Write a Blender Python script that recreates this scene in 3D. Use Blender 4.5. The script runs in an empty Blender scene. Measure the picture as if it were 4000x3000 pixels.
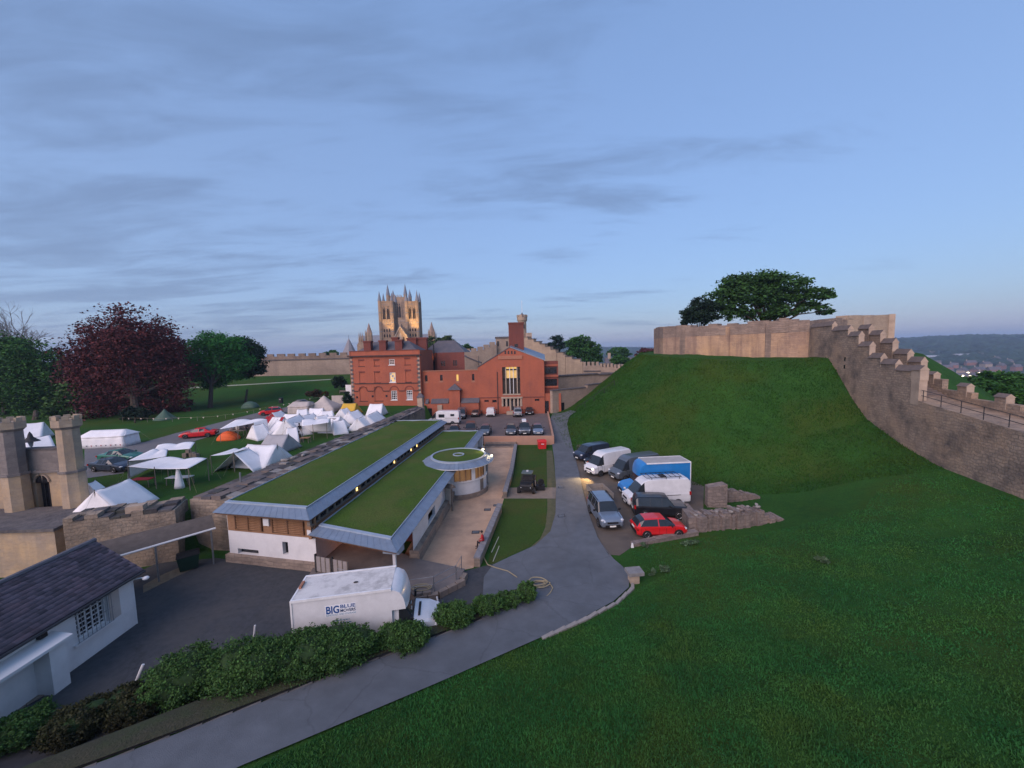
import bpy, bmesh, math, random
import numpy as np
from mathutils import Vector, Matrix
rad = math.radians
scene = bpy.context.scene
COL = scene.collection
random.seed(7)
RNG = np.random.default_rng(11)

# ------------------------------------------------------------------ camera
CAMZ = 15.0
FPX = 1500.0                      # focal length in photo pixels (4000 wide)
PITCH = math.atan(128 / FPX)
ROLL = 0.024
cF = Vector((0, math.cos(PITCH), -math.sin(PITCH)))
cR0 = Vector((1, 0, 0)); cU0 = Vector((0, math.sin(PITCH), math.cos(PITCH)))
cR = math.cos(ROLL) * cR0 - math.sin(ROLL) * cU0
cU = math.sin(ROLL) * cR0 + math.cos(ROLL) * cU0
cam_data = bpy.data.cameras.new('camera'); cam = bpy.data.objects.new('camera', cam_data)
COL.objects.link(cam); scene.camera = cam
cam_data.sensor_width = 36.0; cam_data.lens = 36.0 * FPX / 4000
cam_data.clip_start = 0.3; cam_data.clip_end = 30000
m = Matrix((cR, cU, -cF)).transposed().to_4x4(); m.translation = (0, 0, CAMZ)
cam.matrix_world = m

# ------------------------------------------------------------------ world: dusk sky
SUN_EL = 2.0
SUN_AZ = 214.0        # compass-like angle, 0 = +Y (view direction): the sun sets behind the camera
w = bpy.data.worlds.new('World'); scene.world = w; w.use_nodes = True
nt = w.node_tree; N = nt.nodes; Lk = nt.links; N.clear()
out = N.new('ShaderNodeOutputWorld'); bg = N.new('ShaderNodeBackground')
sky = N.new('ShaderNodeTexSky'); sky.sky_type = 'NISHITA'; sky.sun_disc = False
sky.sun_elevation = rad(SUN_EL); sky.sun_rotation = rad(SUN_AZ); sky.altitude = 70
sky.air_density = 1.0; sky.dust_density = 0.6; sky.ozone_density = 3.0
bg.inputs['Strength'].default_value = 0.085
def wmath(op, a, b=None, c=None, clamp=False):
    n = N.new('ShaderNodeMath'); n.operation = op; n.use_clamp = clamp
    for i, v in enumerate((a, b, c)):
        if v is None: continue
        if isinstance(v, (int, float)): n.inputs[i].default_value = v
        else: Lk.new(v, n.inputs[i])
    return n.outputs[0]
def wmix(fac, a, b, blend='MIX'):
    n = N.new('ShaderNodeMix'); n.data_type = 'RGBA'; n.blend_type = blend
    for sock, v in ((n.inputs[0], fac), (n.inputs[6], a), (n.inputs[7], b)):
        if isinstance(v, (int, float)): sock.default_value = v
        elif isinstance(v, tuple): sock.default_value = (*v, 1)
        else: Lk.new(v, sock)
    return n.outputs[2]
tc = N.new('ShaderNodeTexCoord'); sep = N.new('ShaderNodeSeparateXYZ')
Lk.new(tc.outputs['Generated'], sep.inputs[0])
dx, dy, dz = sep.outputs
up = wmath('MAXIMUM', dz, 0.0)
# cloud layer: noise on a flat plane above the viewer, so streaks flatten towards the horizon
den = wmath('ADD', up, 0.09)
comb = N.new('ShaderNodeCombineXYZ')
Lk.new(wmath('DIVIDE', dx, den), comb.inputs[0]); Lk.new(wmath('DIVIDE', dy, den), comb.inputs[1])
def wnoise(scale, detail, rough, loc, sx=1.0, sy=1.0, dist=0.0):
    mp = N.new('ShaderNodeMapping'); mp.inputs['Location'].default_value = loc
    mp.inputs['Scale'].default_value = (sx, sy, 1); mp.inputs['Rotation'].default_value = (0, 0, rad(20))
    Lk.new(comb.outputs[0], mp.inputs[0])
    n = N.new('ShaderNodeTexNoise'); n.inputs['Scale'].default_value = scale
    n.inputs['Detail'].default_value = detail; n.inputs['Roughness'].default_value = rough
    n.inputs['Distortion'].default_value = dist
    Lk.new(mp.outputs[0], n.inputs['Vector']); return n.outputs[0]
big = wnoise(0.62, 5, 0.55, (3.1, 1.7, 0), 0.7, 1.8, 0.5)
fine = wnoise(2.3, 8, 0.64, (0.3, 5.2, 0), 0.55, 1.7, 0.7)
side = wmath('MULTIPLY_ADD', dx, -0.10, -0.06)          # the cloud bank thickens to the north (left)
dens = wmath('ADD', wmath('ADD', wmath('MULTIPLY', big, 0.62), wmath('MULTIPLY', fine, 0.38)), side)
cloud = N.new('ShaderNodeMapRange'); cloud.interpolation_type = 'SMOOTHSTEP'
cloud.inputs['From Min'].default_value = 0.43; cloud.inputs['From Max'].default_value = 0.60
Lk.new(dens, cloud.inputs['Value'])
cfac = wmath('MULTIPLY', cloud.outputs[0], 0.56)
SKY_MUL = (0.97, 0.96, 1.03)
base = wmix(1.0, sky.outputs[0], SKY_MUL, 'MULTIPLY')
# thin high veil evens the clear sky out towards a plain dusk blue
veil = wmix(0.40, base, (2.25, 3.02, 4.75))
cl = wmix(cfac, veil, (0.60, 0.83, 1.36))
gr = N.new('ShaderNodeCombineColor')
for i_, k_ in enumerate((-0.50, -0.34, -0.20)): Lk.new(wmath('MULTIPLY_ADD', up, k_, 1.05), gr.inputs[i_])   # darkest and bluest overhead
cl = wmix(1.0, cl, gr.outputs[0], 'MULTIPLY')
Lk.new(cl, bg.inputs['Color']); Lk.new(bg.outputs[0], out.inputs[0])

# ------------------------------------------------------------------ sun (afterglow from behind the camera)
sd = bpy.data.lights.new('sun', 'SUN'); so = bpy.data.objects.new('sun', sd); COL.objects.link(so)
sd.energy = 0.95; sd.angle = rad(60); sd.color = (1.0, 0.79, 0.77)
se = rad(32); sa = rad(SUN_AZ)
sdir = Vector((math.sin(sa) * math.cos(se), math.cos(sa) * math.cos(se), math.sin(se)))
so.rotation_euler = (-sdir).to_track_quat('-Z', 'Y').to_euler()
so.location = sdir * 200

vs = scene.view_settings
vs.view_transform = 'Standard'; vs.look = 'None'; vs.gamma = 1; vs.exposure = 1.86; vs.use_curve_mapping = False
scene.cycles.use_denoising = True
scene.cycles.max_bounces = 6; scene.cycles.diffuse_bounces = 3; scene.cycles.glossy_bounces = 3
scene.cycles.transmission_bounces = 4; scene.cycles.transparent_max_bounces = 6; scene.cycles.volume_bounces = 0

# ------------------------------------------------------------------ pixel helpers (photo pixels, 4000 x 3000)
CAMP = Vector((0, 0, CAMZ))
def ray(px, py): return cF + cR * ((px - 2000) / FPX) - cU * ((py - 1500) / FPX)
def P(px, py, z):                       # the point of that pixel's ray at height z
    v = ray(px, py); return CAMP + v * ((z - CAMZ) / v.z)
def PY(px, py, Y):                      # ... at distance Y in front of the camera
    v = ray(px, py); return CAMP + v * (Y / v.y)
def sst(a, b, x):
    t = np.clip((x - a) / (b - a), 0, 1); return t * t * (3 - 2 * t)

# ------------------------------------------------------------------ terrain
MC = (45.0, 70.0)                       # centre of the castle mound
_wy = [-50, 26.3, 26.7, 27.4, 28.4, 29.5, 73, 300]; _wx = [-300, -300, -60, -33, -27, -23.6, -18.2, -18.2]
def wallx(y): return np.interp(y, _wy, _wx)
def Hbase(x, y):
    x = np.asarray(x, float); y = np.asarray(y, float)
    s = (x - 7.2) * 0.56 - (y - 22.7) * 0.828
    t = -(x - 7.2) * 0.828 - (y - 22.7) * 0.56
    road = np.clip(t, 0, 60) * 0.072 * sst(-6.6, -3.1, s)
    bank = np.minimum(0.27 * np.log1p(np.exp(np.clip(s * 1.5 - 0.8, -30, 30))) / 1.5, 6.5) * (1 - sst(39, 50, x))
    r = np.hypot(x - MC[0], y - MC[1])
    k_ = 2.2; mt = np.minimum((36.0 - r) / 15.6, 1.0); mt = np.minimum(np.log1p(np.exp(np.clip(mt * 6 * k_, -30, 30))) / (6 * k_), 1.0)
    mound = 12.9 * mt
    ramp = 1.2 * sst(45, 85, y)
    right = np.where(x > wallx(y), ramp + 6.0 * sst(97, 122, y) * (1 - sst(20, 60, x)), 0)
    lawn = np.where(x <= wallx(y), 3.0 + 0.6 * sst(58, 86, y) + 5.0 * sst(100, 127, y), 0)
    und = 0.08 * np.sin(x * 0.9 + y * 0.37) * np.sin(y * 0.71 - x * 0.23) + 0.05 * np.sin(x * 2.1 - y * .8) * np.sin(y * 1.9 + x * .6) + 0.22 * np.sin(x * 0.31 + 1.3 + .5 * np.sin(y * .2)) * np.sin(y * 0.27 + .6 * np.sin(x * .17))
    und = und * sst(1.2, 3.5, bank + mound)
    out = 26 * sst(62, 170, x)          # the castle hill falls away to the south
    return road + bank + mound + right + lawn + und - out
_ty = [12, 20, 26, 32.7, 36.8, 42, 47, 51, 55]; _tz = [3.6, 3.8, 3.9, 4.1, 4.9, 6.5, 9.1, 11.2, 12.6]
def H(x, y):
    x = np.asarray(x, float); y = np.asarray(y, float)
    xw = 35.4 + (y - 26) * .243; d = (xw - x) * .97
    lift = np.clip(np.interp(y, _ty, _tz) - Hbase(xw, y), 0, 6) * (1 - sst(1, 17, d)) * (1 - sst(3, 9, -d)) * sst(8, 16, y) * (1 - sst(54, 60, y))
    return Hbase(x, y) + lift
def h(x, y): return float(H(x, y))
def G(px, py, dz=0.0, y0=8.0, y1=260.0):  # where that pixel's ray meets the ground
    v = ray(px, py)
    ys = np.concatenate([np.arange(y0, 60, 0.05), np.arange(60, y1, 0.2)])
    k = ys / v.y
    gap = CAMZ + v.z * k - (H(v.x * k, ys) + dz)
    i = np.argmax(gap < 0) if (gap < 0).any() else len(ys) - 1
    return CAMP + v * float(k[i])

# ------------------------------------------------------------------ materials (all procedural)
MAT = {}
def nodes(mat):
    mat.use_nodes = True; t = mat.node_tree; b = t.nodes['Principled BSDF']; return t, t.nodes, t.links, b
def lin(c): return tuple(c)
def surf(name, c1, c2=None, scale=4.0, rough=0.85, bump=0.0, bscale=None, detail=5, metal=0.0, spec=0.3,
         stain=None, stain_scale=0.4, stain_amt=0.5, coat=0.0, stretch=(1, 1, 1), island=0.0, coord='Object', crack=0.0):
    if name in MAT: return MAT[name]
    mat = bpy.data.materials.new(name); MAT[name] = mat
    t, n, l, b = nodes(mat)
    tcn = n.new('ShaderNodeTexCoord'); mp = n.new('ShaderNodeMapping'); mp.inputs['Scale'].default_value = stretch
    l.new(tcn.outputs[coord], mp.inputs[0])
    c2 = c2 or tuple(v * 0.7 for v in c1)
    nz = n.new('ShaderNodeTexNoise'); nz.inputs['Scale'].default_value = scale; nz.inputs['Detail'].default_value = detail
    nz.inputs['Roughness'].default_value = 0.6
    l.new(mp.outputs[0], nz.inputs['Vector'])
    mr = n.new('ShaderNodeMapRange'); mr.inputs['From Min'].default_value = 0.32; mr.inputs['From Max'].default_value = 0.68
    l.new(nz.outputs[0], mr.inputs['Value'])
    mx = n.new('ShaderNodeMix'); mx.data_type = 'RGBA'
    mx.inputs[6].default_value = (*c1, 1); mx.inputs[7].default_value = (*c2, 1); l.new(mr.outputs[0], mx.inputs[0])
    colr = mx.outputs[2]
    if stain:
        n2 = n.new('ShaderNodeTexNoise'); n2.inputs['Scale'].default_value = stain_scale; n2.inputs['Detail'].default_value = 6
        n2.inputs['Roughness'].default_value = 0.65
        l.new(tcn.outputs[coord], n2.inputs['Vector'])
        m2 = n.new('ShaderNodeMapRange'); m2.inputs['From Min'].default_value = 0.46; m2.inputs['From Max'].default_value = 0.66
        m2.inputs['To Max'].default_value = stain_amt
        l.new(n2.outputs[0], m2.inputs['Value'])
        x2 = n.new('ShaderNodeMix'); x2.data_type = 'RGBA'; l.new(m2.outputs[0], x2.inputs[0])
        l.new(colr, x2.inputs[6]); x2.inputs[7].default_value = (*stain, 1); colr = x2.outputs[2]
    if crack:
        vo = n.new('ShaderNodeTexVoronoi'); vo.feature = 'DISTANCE_TO_EDGE'; vo.inputs['Scale'].default_value = crack
        wv = n.new('ShaderNodeMix'); wv.data_type = 'RGBA'; wv.inputs[0].default_value = .35; l.new(tcn.outputs[coord], wv.inputs[6]); l.new(nz.outputs[1], wv.inputs[7]); l.new(wv.outputs[2], vo.inputs['Vector'])
        mc_ = n.new('ShaderNodeMapRange'); mc_.inputs['From Max'].default_value = .012; mc_.inputs['To Min'].default_value = .84; l.new(vo.outputs[0], mc_.inputs['Value'])
        xc = n.new('ShaderNodeMix'); xc.data_type = 'RGBA'; xc.blend_type = 'MULTIPLY'; xc.inputs[0].default_value = 1; l.new(colr, xc.inputs[6]); l.new(mc_.outputs[0], xc.inputs[7]); colr = xc.outputs[2]
    if island:
        gi = n.new('ShaderNodeNewGeometry'); m3 = n.new('ShaderNodeMapRange')
        m3.inputs['To Min'].default_value = 1 - island; m3.inputs['To Max'].default_value = 1 + island
        l.new(gi.outputs['Random Per Island'], m3.inputs['Value'])
        x3 = n.new('ShaderNodeMix'); x3.data_type = 'RGBA'; x3.blend_type = 'MULTIPLY'; x3.inputs[0].default_value = 1
        l.new(colr, x3.inputs[6]); l.new(m3.outputs[0], x3.inputs[7]); colr = x3.outputs[2]
    l.new(colr, b.inputs['Base Color'])
    b.inputs['Roughness'].default_value = rough; b.inputs['Metallic'].default_value = metal
    b.inputs['Specular IOR Level'].default_value = spec; b.inputs['Coat Weight'].default_value = coat
    if bump:
        nb = n.new('ShaderNodeTexNoise'); nb.inputs['Scale'].default_value = bscale or scale * 3
        nb.inputs['Detail'].default_value = 5; l.new(mp.outputs[0], nb.inputs['Vector'])
        bp = n.new('ShaderNodeBump'); bp.inputs['Strength'].default_value = bump; bp.inputs['Distance'].default_value = 0.08
        l.new(nb.outputs[0], bp.inputs['Height']); l.new(bp.outputs[0], b.inputs['Normal'])
    return mat
def masonry(name, c1, c2, mortar, bw, bh, msize=0.012, stain=(0.1, 0.09, 0.08), stain_amt=0.5, stain_scale=0.35, bump=0.5,
            warm=None, warm_scale=0.12, streak=0.0, rough_=1.0):
    """coursed stone or brick on upright walls: courses run along x+y and up z"""
    if name in MAT: return MAT[name]
    mat = bpy.data.materials.new(name); MAT[name] = mat
    t, n, l, b = nodes(mat)
    g = n.new('ShaderNodeNewGeometry'); s = n.new('ShaderNodeSeparateXYZ'); l.new(g.outputs['Position'], s.inputs[0])
    a = n.new('ShaderNodeMath'); a.operation = 'ADD'; l.new(s.outputs[0], a.inputs[0])
    a2 = n.new('ShaderNodeMath'); a2.operation = 'MULTIPLY'; a2.inputs[1].default_value = 0.8; l.new(s.outputs[1], a2.inputs[0])
    l.new(a2.outputs[0], a.inputs[1])
    def warp(src, sc, amt):
        wn = n.new('ShaderNodeTexNoise'); wn.inputs['Scale'].default_value = sc; wn.inputs['Detail'].default_value = 4; l.new(g.outputs['Position'], wn.inputs['Vector'])
        wz = n.new('ShaderNodeMath'); wz.operation = 'MULTIPLY_ADD'; wz.inputs[1].default_value = amt
        l.new(wn.outputs[0], wz.inputs[0]); l.new(src, wz.inputs[2]); return wz.outputs[0]
    cb = n.new('ShaderNodeCombineXYZ'); l.new(warp(a.outputs[0], 1.6, bw * rough_), cb.inputs[0]); l.new(warp(s.outputs[2], 1.1, bh * 2.2 * rough_), cb.inputs[1])
    mortar = tuple(.55 * q + .45 * (u + v) / 2 for q, u, v in zip(mortar, c1, c2))
    br = n.new('ShaderNodeTexBrick'); br.inputs['Scale'].default_value = 1.0
    br.inputs['Brick Width'].default_value = bw; br.inputs['Row Height'].default_value = bh
    br.inputs['Mortar Size'].default_value = msize; br.inputs['Mortar Smooth'].default_value = 0.3; br.inputs['Bias'].default_value = 0
    br.inputs['Color1'].default_value = (*c1, 1); br.inputs['Color2'].default_value = (*c2, 1); br.inputs['Mortar'].default_value = (*mortar, 1)
    l.new(cb.outputs[0], br.inputs['Vector'])
    colr = br.outputs['Color']
    def blot(colr, col, sc, amt, lo, hi, vec=None):
        z = n.new('ShaderNodeTexNoise'); z.inputs['Scale'].default_value = sc; z.inputs['Detail'].default_value = 7
        z.inputs['Roughness'].default_value = 0.68; l.new(vec or g.outputs['Position'], z.inputs['Vector'])
        r_ = n.new('ShaderNodeMapRange'); r_.inputs['From Min'].default_value = lo; r_.inputs['From Max'].default_value = hi
        r_.inputs['To Max'].default_value = amt; l.new(z.outputs[0], r_.inputs['Value'])
        x = n.new('ShaderNodeMix'); x.data_type = 'RGBA'; l.new(r_.outputs[0], x.inputs[0]); l.new(colr, x.inputs[6])
        x.inputs[7].default_value = (*col, 1); return x.outputs[2]
    if warm: colr = blot(colr, warm, warm_scale, 0.7, 0.42, 0.62)
    colr = blot(colr, stain, stain_scale, stain_amt, 0.45, 0.68)
    colr = blot(colr, tuple(v * 0.55 for v in c1), 2.3, 0.5 * stain_amt, 0.5, 0.72)
    if streak:
        mp = n.new('ShaderNodeMapping'); mp.inputs['Scale'].default_value = (1, 1, 0.06); l.new(g.outputs['Position'], mp.inputs[0])
        colr = blot(colr, stain, 0.8, streak, 0.48, 0.64, mp.outputs[0])
    l.new(colr, b.inputs['Base Color']); b.inputs['Roughness'].default_value = 0.9; b.inputs['Specular IOR Level'].default_value = 0.2
    nb = n.new('ShaderNodeTexNoise'); nb.inputs['Scale'].default_value = 5; nb.inputs['Detail'].default_value = 6; l.new(g.outputs['Position'], nb.inputs['Vector'])
    ad = n.new('ShaderNodeMath'); ad.operation = 'MULTIPLY_ADD'; ad.inputs[1].default_value = -0.5
    l.new(br.outputs['Fac'], ad.inputs[0]); l.new(nb.outputs[0], ad.inputs[2])
    bp = n.new('ShaderNodeBump'); bp.inputs['Strength'].default_value = bump; bp.inputs['Distance'].default_value = 0.06
    l.new(ad.outputs[0], bp.inputs['Height']); l.new(bp.outputs[0], b.inputs['Normal'])
    return mat
def glow(name, col, strength):
    if name in MAT: return MAT[name]
    mat = bpy.data.materials.new(name); MAT[name] = mat
    t, n, l, b = nodes(mat)
    nz = n.new('ShaderNodeTexNoise'); nz.inputs['Scale'].default_value = 1.1
    mr = n.new('ShaderNodeMapRange'); mr.inputs['To Min'].default_value = strength * 0.55; mr.inputs['To Max'].default_value = strength * 1.4
    tcn = n.new('ShaderNodeTexCoord'); l.new(tcn.outputs['Object'], nz.inputs['Vector']); l.new(nz.outputs[0], mr.inputs['Value'])
    b.inputs['Base Color'].default_value = (*[q * .35 for q in col], 1); b.inputs['Emission Color'].default_value = (*col, 1)
    l.new(mr.outputs[0], b.inputs['Emission Strength']); return mat
def glass(name, col=(0.02, 0.025, 0.03), rough=0.06):
    if name in MAT: return MAT[name]
    mat = surf(name, col, tuple(v * 1.4 for v in col), scale=1.5, rough=rough, spec=0.6); return mat
def paint(name, col, rough=0.28, metal=0.0):
    if name in MAT: return MAT[name]
    mat = surf(name, col, tuple(v * 0.88 for v in col), scale=2.0, rough=rough, spec=0.5, metal=metal, coat=0.4, stain=tuple(v * 0.75 + 0.012 for v in col), stain_scale=1.4, stain_amt=0.35)
    return mat

def grass_mat(name, a, b_, c, dry, k=1.0):
    mat = bpy.data.materials.new(name); MAT[name] = mat
    t, n, l, b = nodes(mat); g = n.new('ShaderNodeNewGeometry')
    def nz(sc, det, lo, hi, rgh=0.6):
        z = n.new('ShaderNodeTexNoise'); z.inputs['Scale'].default_value = sc; z.inputs['Detail'].default_value = det
        z.inputs['Roughness'].default_value = rgh; l.new(g.outputs['Position'], z.inputs['Vector'])
        r_ = n.new('ShaderNodeMapRange'); r_.inputs['From Min'].default_value = lo; r_.inputs['From Max'].default_value = hi
        l.new(z.outputs[0], r_.inputs['Value']); return r_.outputs[0], z.outputs[0]
    def mix(f, x, y, k=1.0):
        q = n.new('ShaderNodeMix'); q.data_type = 'RGBA'
        if k != 1.0:
            mm = n.new('ShaderNodeMath'); mm.operation = 'MULTIPLY'; mm.inputs[1].default_value = k; l.new(f, mm.inputs[0]); f = mm.outputs[0]
        l.new(f, q.inputs[0])
        for s_, v in ((q.inputs[6], x), (q.inputs[7], y)):
            if isinstance(v, tuple): s_.default_value = (*v, 1)
            else: l.new(v, s_)
        return q.outputs[2]
    f1, _ = nz(0.22 * k, 5, 0.36, 0.64); f2, _ = nz(1.6 * k, 6, 0.35, 0.65, 0.7); f3, r3 = nz(9, 6, 0.3, 0.7, 0.75); f4, _ = nz(0.11 * k, 4, 0.46, 0.62)
    col = mix(f1, a, b_); col = mix(f2, col, c, 0.55); col = mix(f4, col, dry, 0.7)
    dk = n.new('ShaderNodeMix'); dk.data_type = 'RGBA'; dk.blend_type = 'MULTIPLY'; dk.inputs[0].default_value = 1
    mr = n.new('ShaderNodeMapRange'); mr.inputs['To Min'].default_value = 0.62; mr.inputs['To Max'].default_value = 1.35; l.new(f3, mr.inputs['Value'])
    l.new(col, dk.inputs[6]); l.new(mr.outputs[0], dk.inputs[7]); l.new(dk.outputs[2], b.inputs['Base Color'])
    b.inputs['Roughness'].default_value = 0.95; b.inputs['Specular IOR Level'].default_value = 0.08
    bp = n.new('ShaderNodeBump'); bp.inputs['Strength'].default_value = 0.7; bp.inputs['Distance'].default_value = 0.12
    l.new(r3, bp.inputs['Height']); l.new(bp.outputs[0], b.inputs['Normal'])
    return mat
GRASS = grass_mat('grass', (0.027, 0.088, 0.017), (0.016, 0.058, 0.014), (0.040, 0.098, 0.016), (0.050, 0.078, 0.013))
ROOFGRASS = grass_mat('roof_turf', (0.058, 0.108, 0.018), (0.044, 0.086, 0.020), (0.080, 0.128, 0.022), (0.092, 0.110, 0.030), 3.2)
ASPHALT = surf('asphalt', (0.128, 0.140, 0.156), (0.100, 0.110, 0.122), scale=1.1, rough=0.9, bump=0.25, bscale=40, stain=(0.080, 0.088, 0.097), stain_scale=0.22, stain_amt=0.7, crack=.35)
YARD = surf('yard_asphalt', (0.062, 0.066, 0.074), (0.042, 0.046, 0.052), scale=3, rough=0.92, bump=0.3, bscale=40, stain=(0.080, 0.076, 0.074), stain_scale=0.3, stain_amt=0.6, crack=.3)
TAN = surf('tan_paving', (0.54, 0.36, 0.24), (0.47, 0.31, 0.205), scale=1.5, rough=0.9, bump=0.2, bscale=60, stain=(0.20, 0.15, 0.12), stain_scale=0.25, stain_amt=0.6)
GRAVEL = surf('gravel', (0.13, 0.105, 0.085), (0.075, 0.066, 0.060), scale=1.2, rough=0.95, bump=0.5, bscale=18, stain=(0.17, 0.13, 0.095), stain_scale=0.3, stain_amt=0.6)
SETTS = surf('car_park_surface', (0.16, 0.125, 0.115), (0.115, 0.095, 0.092), scale=1.6, rough=0.9, bump=0.2, bscale=30, stain=(0.085, 0.075, 0.078), stain_scale=0.3, stain_amt=0.6)
EARTH = surf('earth', (0.055, 0.050, 0.030), (0.035, 0.038, 0.020), scale=4, rough=1, bump=0.5, bscale=12, stain=(0.04, 0.06, 0.02), stain_scale=0.8, stain_amt=0.6)
RENDER = surf('white_render', (0.72, 0.70, 0.69), (0.66, 0.65, 0.65), scale=1.5, rough=0.9, stain=(0.50, 0.48, 0.47), stain_scale=0.5, stain_amt=0.45, bump=0.06, bscale=30)
LEAD = surf('lead_sheet', (0.225, 0.28, 0.355), (0.18, 0.23, 0.30), scale=1.2, rough=0.5, metal=0.35, stain=(0.17, 0.20, 0.24), stain_scale=1.1, stain_amt=0.55)
LEADLT = surf('pale_lead_kerb', (0.36, 0.43, 0.51), (0.30, 0.365, 0.44), scale=1.2, rough=0.5, metal=0.25, stain=(0.28, 0.31, 0.33), stain_scale=1.0, stain_amt=0.5)
TIMBER = surf('timber', (0.33, 0.185, 0.10), (0.24, 0.125, 0.065), scale=3, rough=0.7, stretch=(1, 1, 8), bump=0.1)
TIMBERD = surf('dark_timber', (0.17, 0.085, 0.045), (0.10, 0.05, 0.028), scale=3, rough=0.7, stretch=(1, 1, 8))
OLDWOOD = surf('weathered_wood', (0.24, 0.20, 0.165), (0.15, 0.125, 0.105), scale=3, rough=0.9, stretch=(1, 1, 6))
STONE = masonry('garden_wall_stone', (0.33, 0.265, 0.205), (0.25, 0.205, 0.165), (0.17, 0.145, 0.12), 0.55, 0.24, 0.02, stain=(0.10, 0.088, 0.078), stain_amt=0.9, stain_scale=0.55, bump=0.9, warm=(.30, .225, .16), warm_scale=.3)
COPE = surf('coping_stone', (0.115, 0.105, 0.108), (0.07, 0.066, 0.070), scale=2.2, rough=0.95, bump=0.6, bscale=7, stain=(0.17, 0.155, 0.14), stain_scale=0.9, stain_amt=0.6)
COPELT = surf('pale_coping_stone', (0.30, 0.275, 0.25), (0.21, 0.195, 0.18), scale=3, rough=0.95, bump=0.5, bscale=9)
KEEP = masonry('keep_stone', (0.41, 0.285, 0.20), (0.34, 0.235, 0.17), (0.24, 0.17, 0.13), 0.7, 0.28, 0.015, stain=(0.16, 0.11, 0.095), stain_amt=0.7, stain_scale=0.28, bump=0.6, warm=(0.54, 0.35, 0.185), warm_scale=0.13, streak=0.55)
KEEPTOP = masonry('keep_upper_stone', (0.31, 0.235, 0.185), (0.24, 0.185, 0.15), (0.16, 0.125, 0.10), 0.6, 0.26, 0.02, stain=(0.13, 0.10, 0.088), stain_amt=0.7, stain_scale=0.35, bump=0.8, streak=0.4)
CURTAIN = masonry('curtain_wall_stone', (0.36, 0.275, 0.205), (0.27, 0.21, 0.165), (0.16, 0.13, 0.105), 0.5, 0.25, 0.03, stain=(0.085, 0.075, 0.072), stain_amt=0.85, stain_scale=0.5, bump=0.9, warm=(0.36, 0.25, 0.165), warm_scale=0.2)
CAPST = surf('merlon_cap_stone', (0.17, 0.135, 0.12), (0.12, 0.10, 0.09), scale=1.6, rough=0.95, bump=0.4)
DRESSED = surf('dressed_stone', (0.42, 0.33, 0.25), (0.34, 0.265, 0.205), scale=1.5, rough=0.9, bump=0.2, stain=(0.22, 0.175, 0.14), stain_scale=0.8, stain_amt=0.5)
LIME = masonry('far_limestone', (0.40, 0.31, 0.24), (0.33, 0.26, 0.205), (0.24, 0.19, 0.15), 0.6, 0.27, 0.02, stain=(0.19, 0.15, 0.125), stain_amt=0.55, stain_scale=0.22, bump=0.6, streak=0.3)
OBSST = masonry('observatory_stone', (0.43, 0.33, 0.235), (0.36, 0.275, 0.20), (0.26, 0.20, 0.15), 0.6, 0.3, 0.02, stain=(0.21, 0.165, 0.13), stain_amt=0.5, stain_scale=0.2, bump=0.5, streak=0.3)
LODGE = masonry('lodge_stone', (0.43, 0.345, 0.26), (0.35, 0.285, 0.225), (0.25, 0.20, 0.165), 0.75, 0.3, 0.012, stain=(0.21, 0.18, 0.155), stain_amt=0.6, stain_scale=0.45, bump=0.4, warm=(0.52, 0.36, 0.19), warm_scale=0.25, streak=0.4)  # warm blotches put the orange light on the plinth into the stone colour
LODGEG = masonry('lodge_parapet_stone', (0.235, 0.21, 0.195), (0.185, 0.168, 0.16), (0.13, 0.12, 0.115), 0.8, 0.32, 0.012, stain=(0.11, 0.10, 0.10), stain_amt=0.6, stain_scale=0.6, bump=0.4)
BRICK = masonry('red_brick', (0.40, 0.118, 0.066), (0.345, 0.10, 0.058), (0.30, 0.13, 0.09), 0.24, 0.08, 0.008, stain=(0.20, 0.075, 0.055), stain_amt=0.5, stain_scale=0.2, bump=0.25, streak=0.25, rough_=0.1)
BRICKD = masonry('dark_red_brick', (0.21, 0.066, 0.050), (0.165, 0.052, 0.042), (0.13, 0.065, 0.055), 0.24, 0.08, 0.008, stain=(0.10, 0.045, 0.04), stain_amt=0.5, stain_scale=0.3, bump=0.25, streak=0.3, rough_=0.1)
BRICKLT = surf('pale_brick_band', (0.36, 0.165, 0.105), (0.31, 0.14, 0.09), scale=2, rough=0.9)
SALMON = surf('salmon_render', (0.44, 0.25, 0.17), (0.39, 0.22, 0.155), scale=0.9, rough=0.9, stain=(0.30, 0.19, 0.15), stain_scale=0.4, stain_amt=0.5)
SLATE = surf('slate', (0.105, 0.10, 0.115), (0.07, 0.068, 0.080), scale=3, rough=0.65, stain=(0.14, 0.125, 0.13), stain_scale=0.7, stain_amt=0.5, bump=0.3, bscale=8)
SLATEC = surf('cottage_slate', (0.088, 0.075, 0.092), (0.055, 0.048, 0.062), scale=4, rough=0.7, stain=(0.10, 0.062, 0.072), stain_scale=0.8, stain_amt=0.5, bump=0.3, bscale=9)
CATH = masonry('cathedral_stone', (0.38, 0.27, 0.175), (0.30, 0.215, 0.145), (0.20, 0.15, 0.105), 1.4, 0.7, 0.03, stain=(0.12, 0.09, 0.075), stain_amt=0.7, stain_scale=0.16, bump=0.5, streak=0.3)
CATHLEAD = surf('cathedral_lead', (0.20, 0.21, 0.24), (0.15, 0.16, 0.185), scale=0.4, rough=0.55)
CANVAS = surf('canvas_white', (0.80, 0.79, 0.80), (0.74, 0.73, 0.74), scale=1.2, rough=0.9, stain=(0.60, 0.58, 0.57), stain_scale=1.0, stain_amt=0.3, bump=0.15, bscale=2.5, coord='Object')
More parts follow.
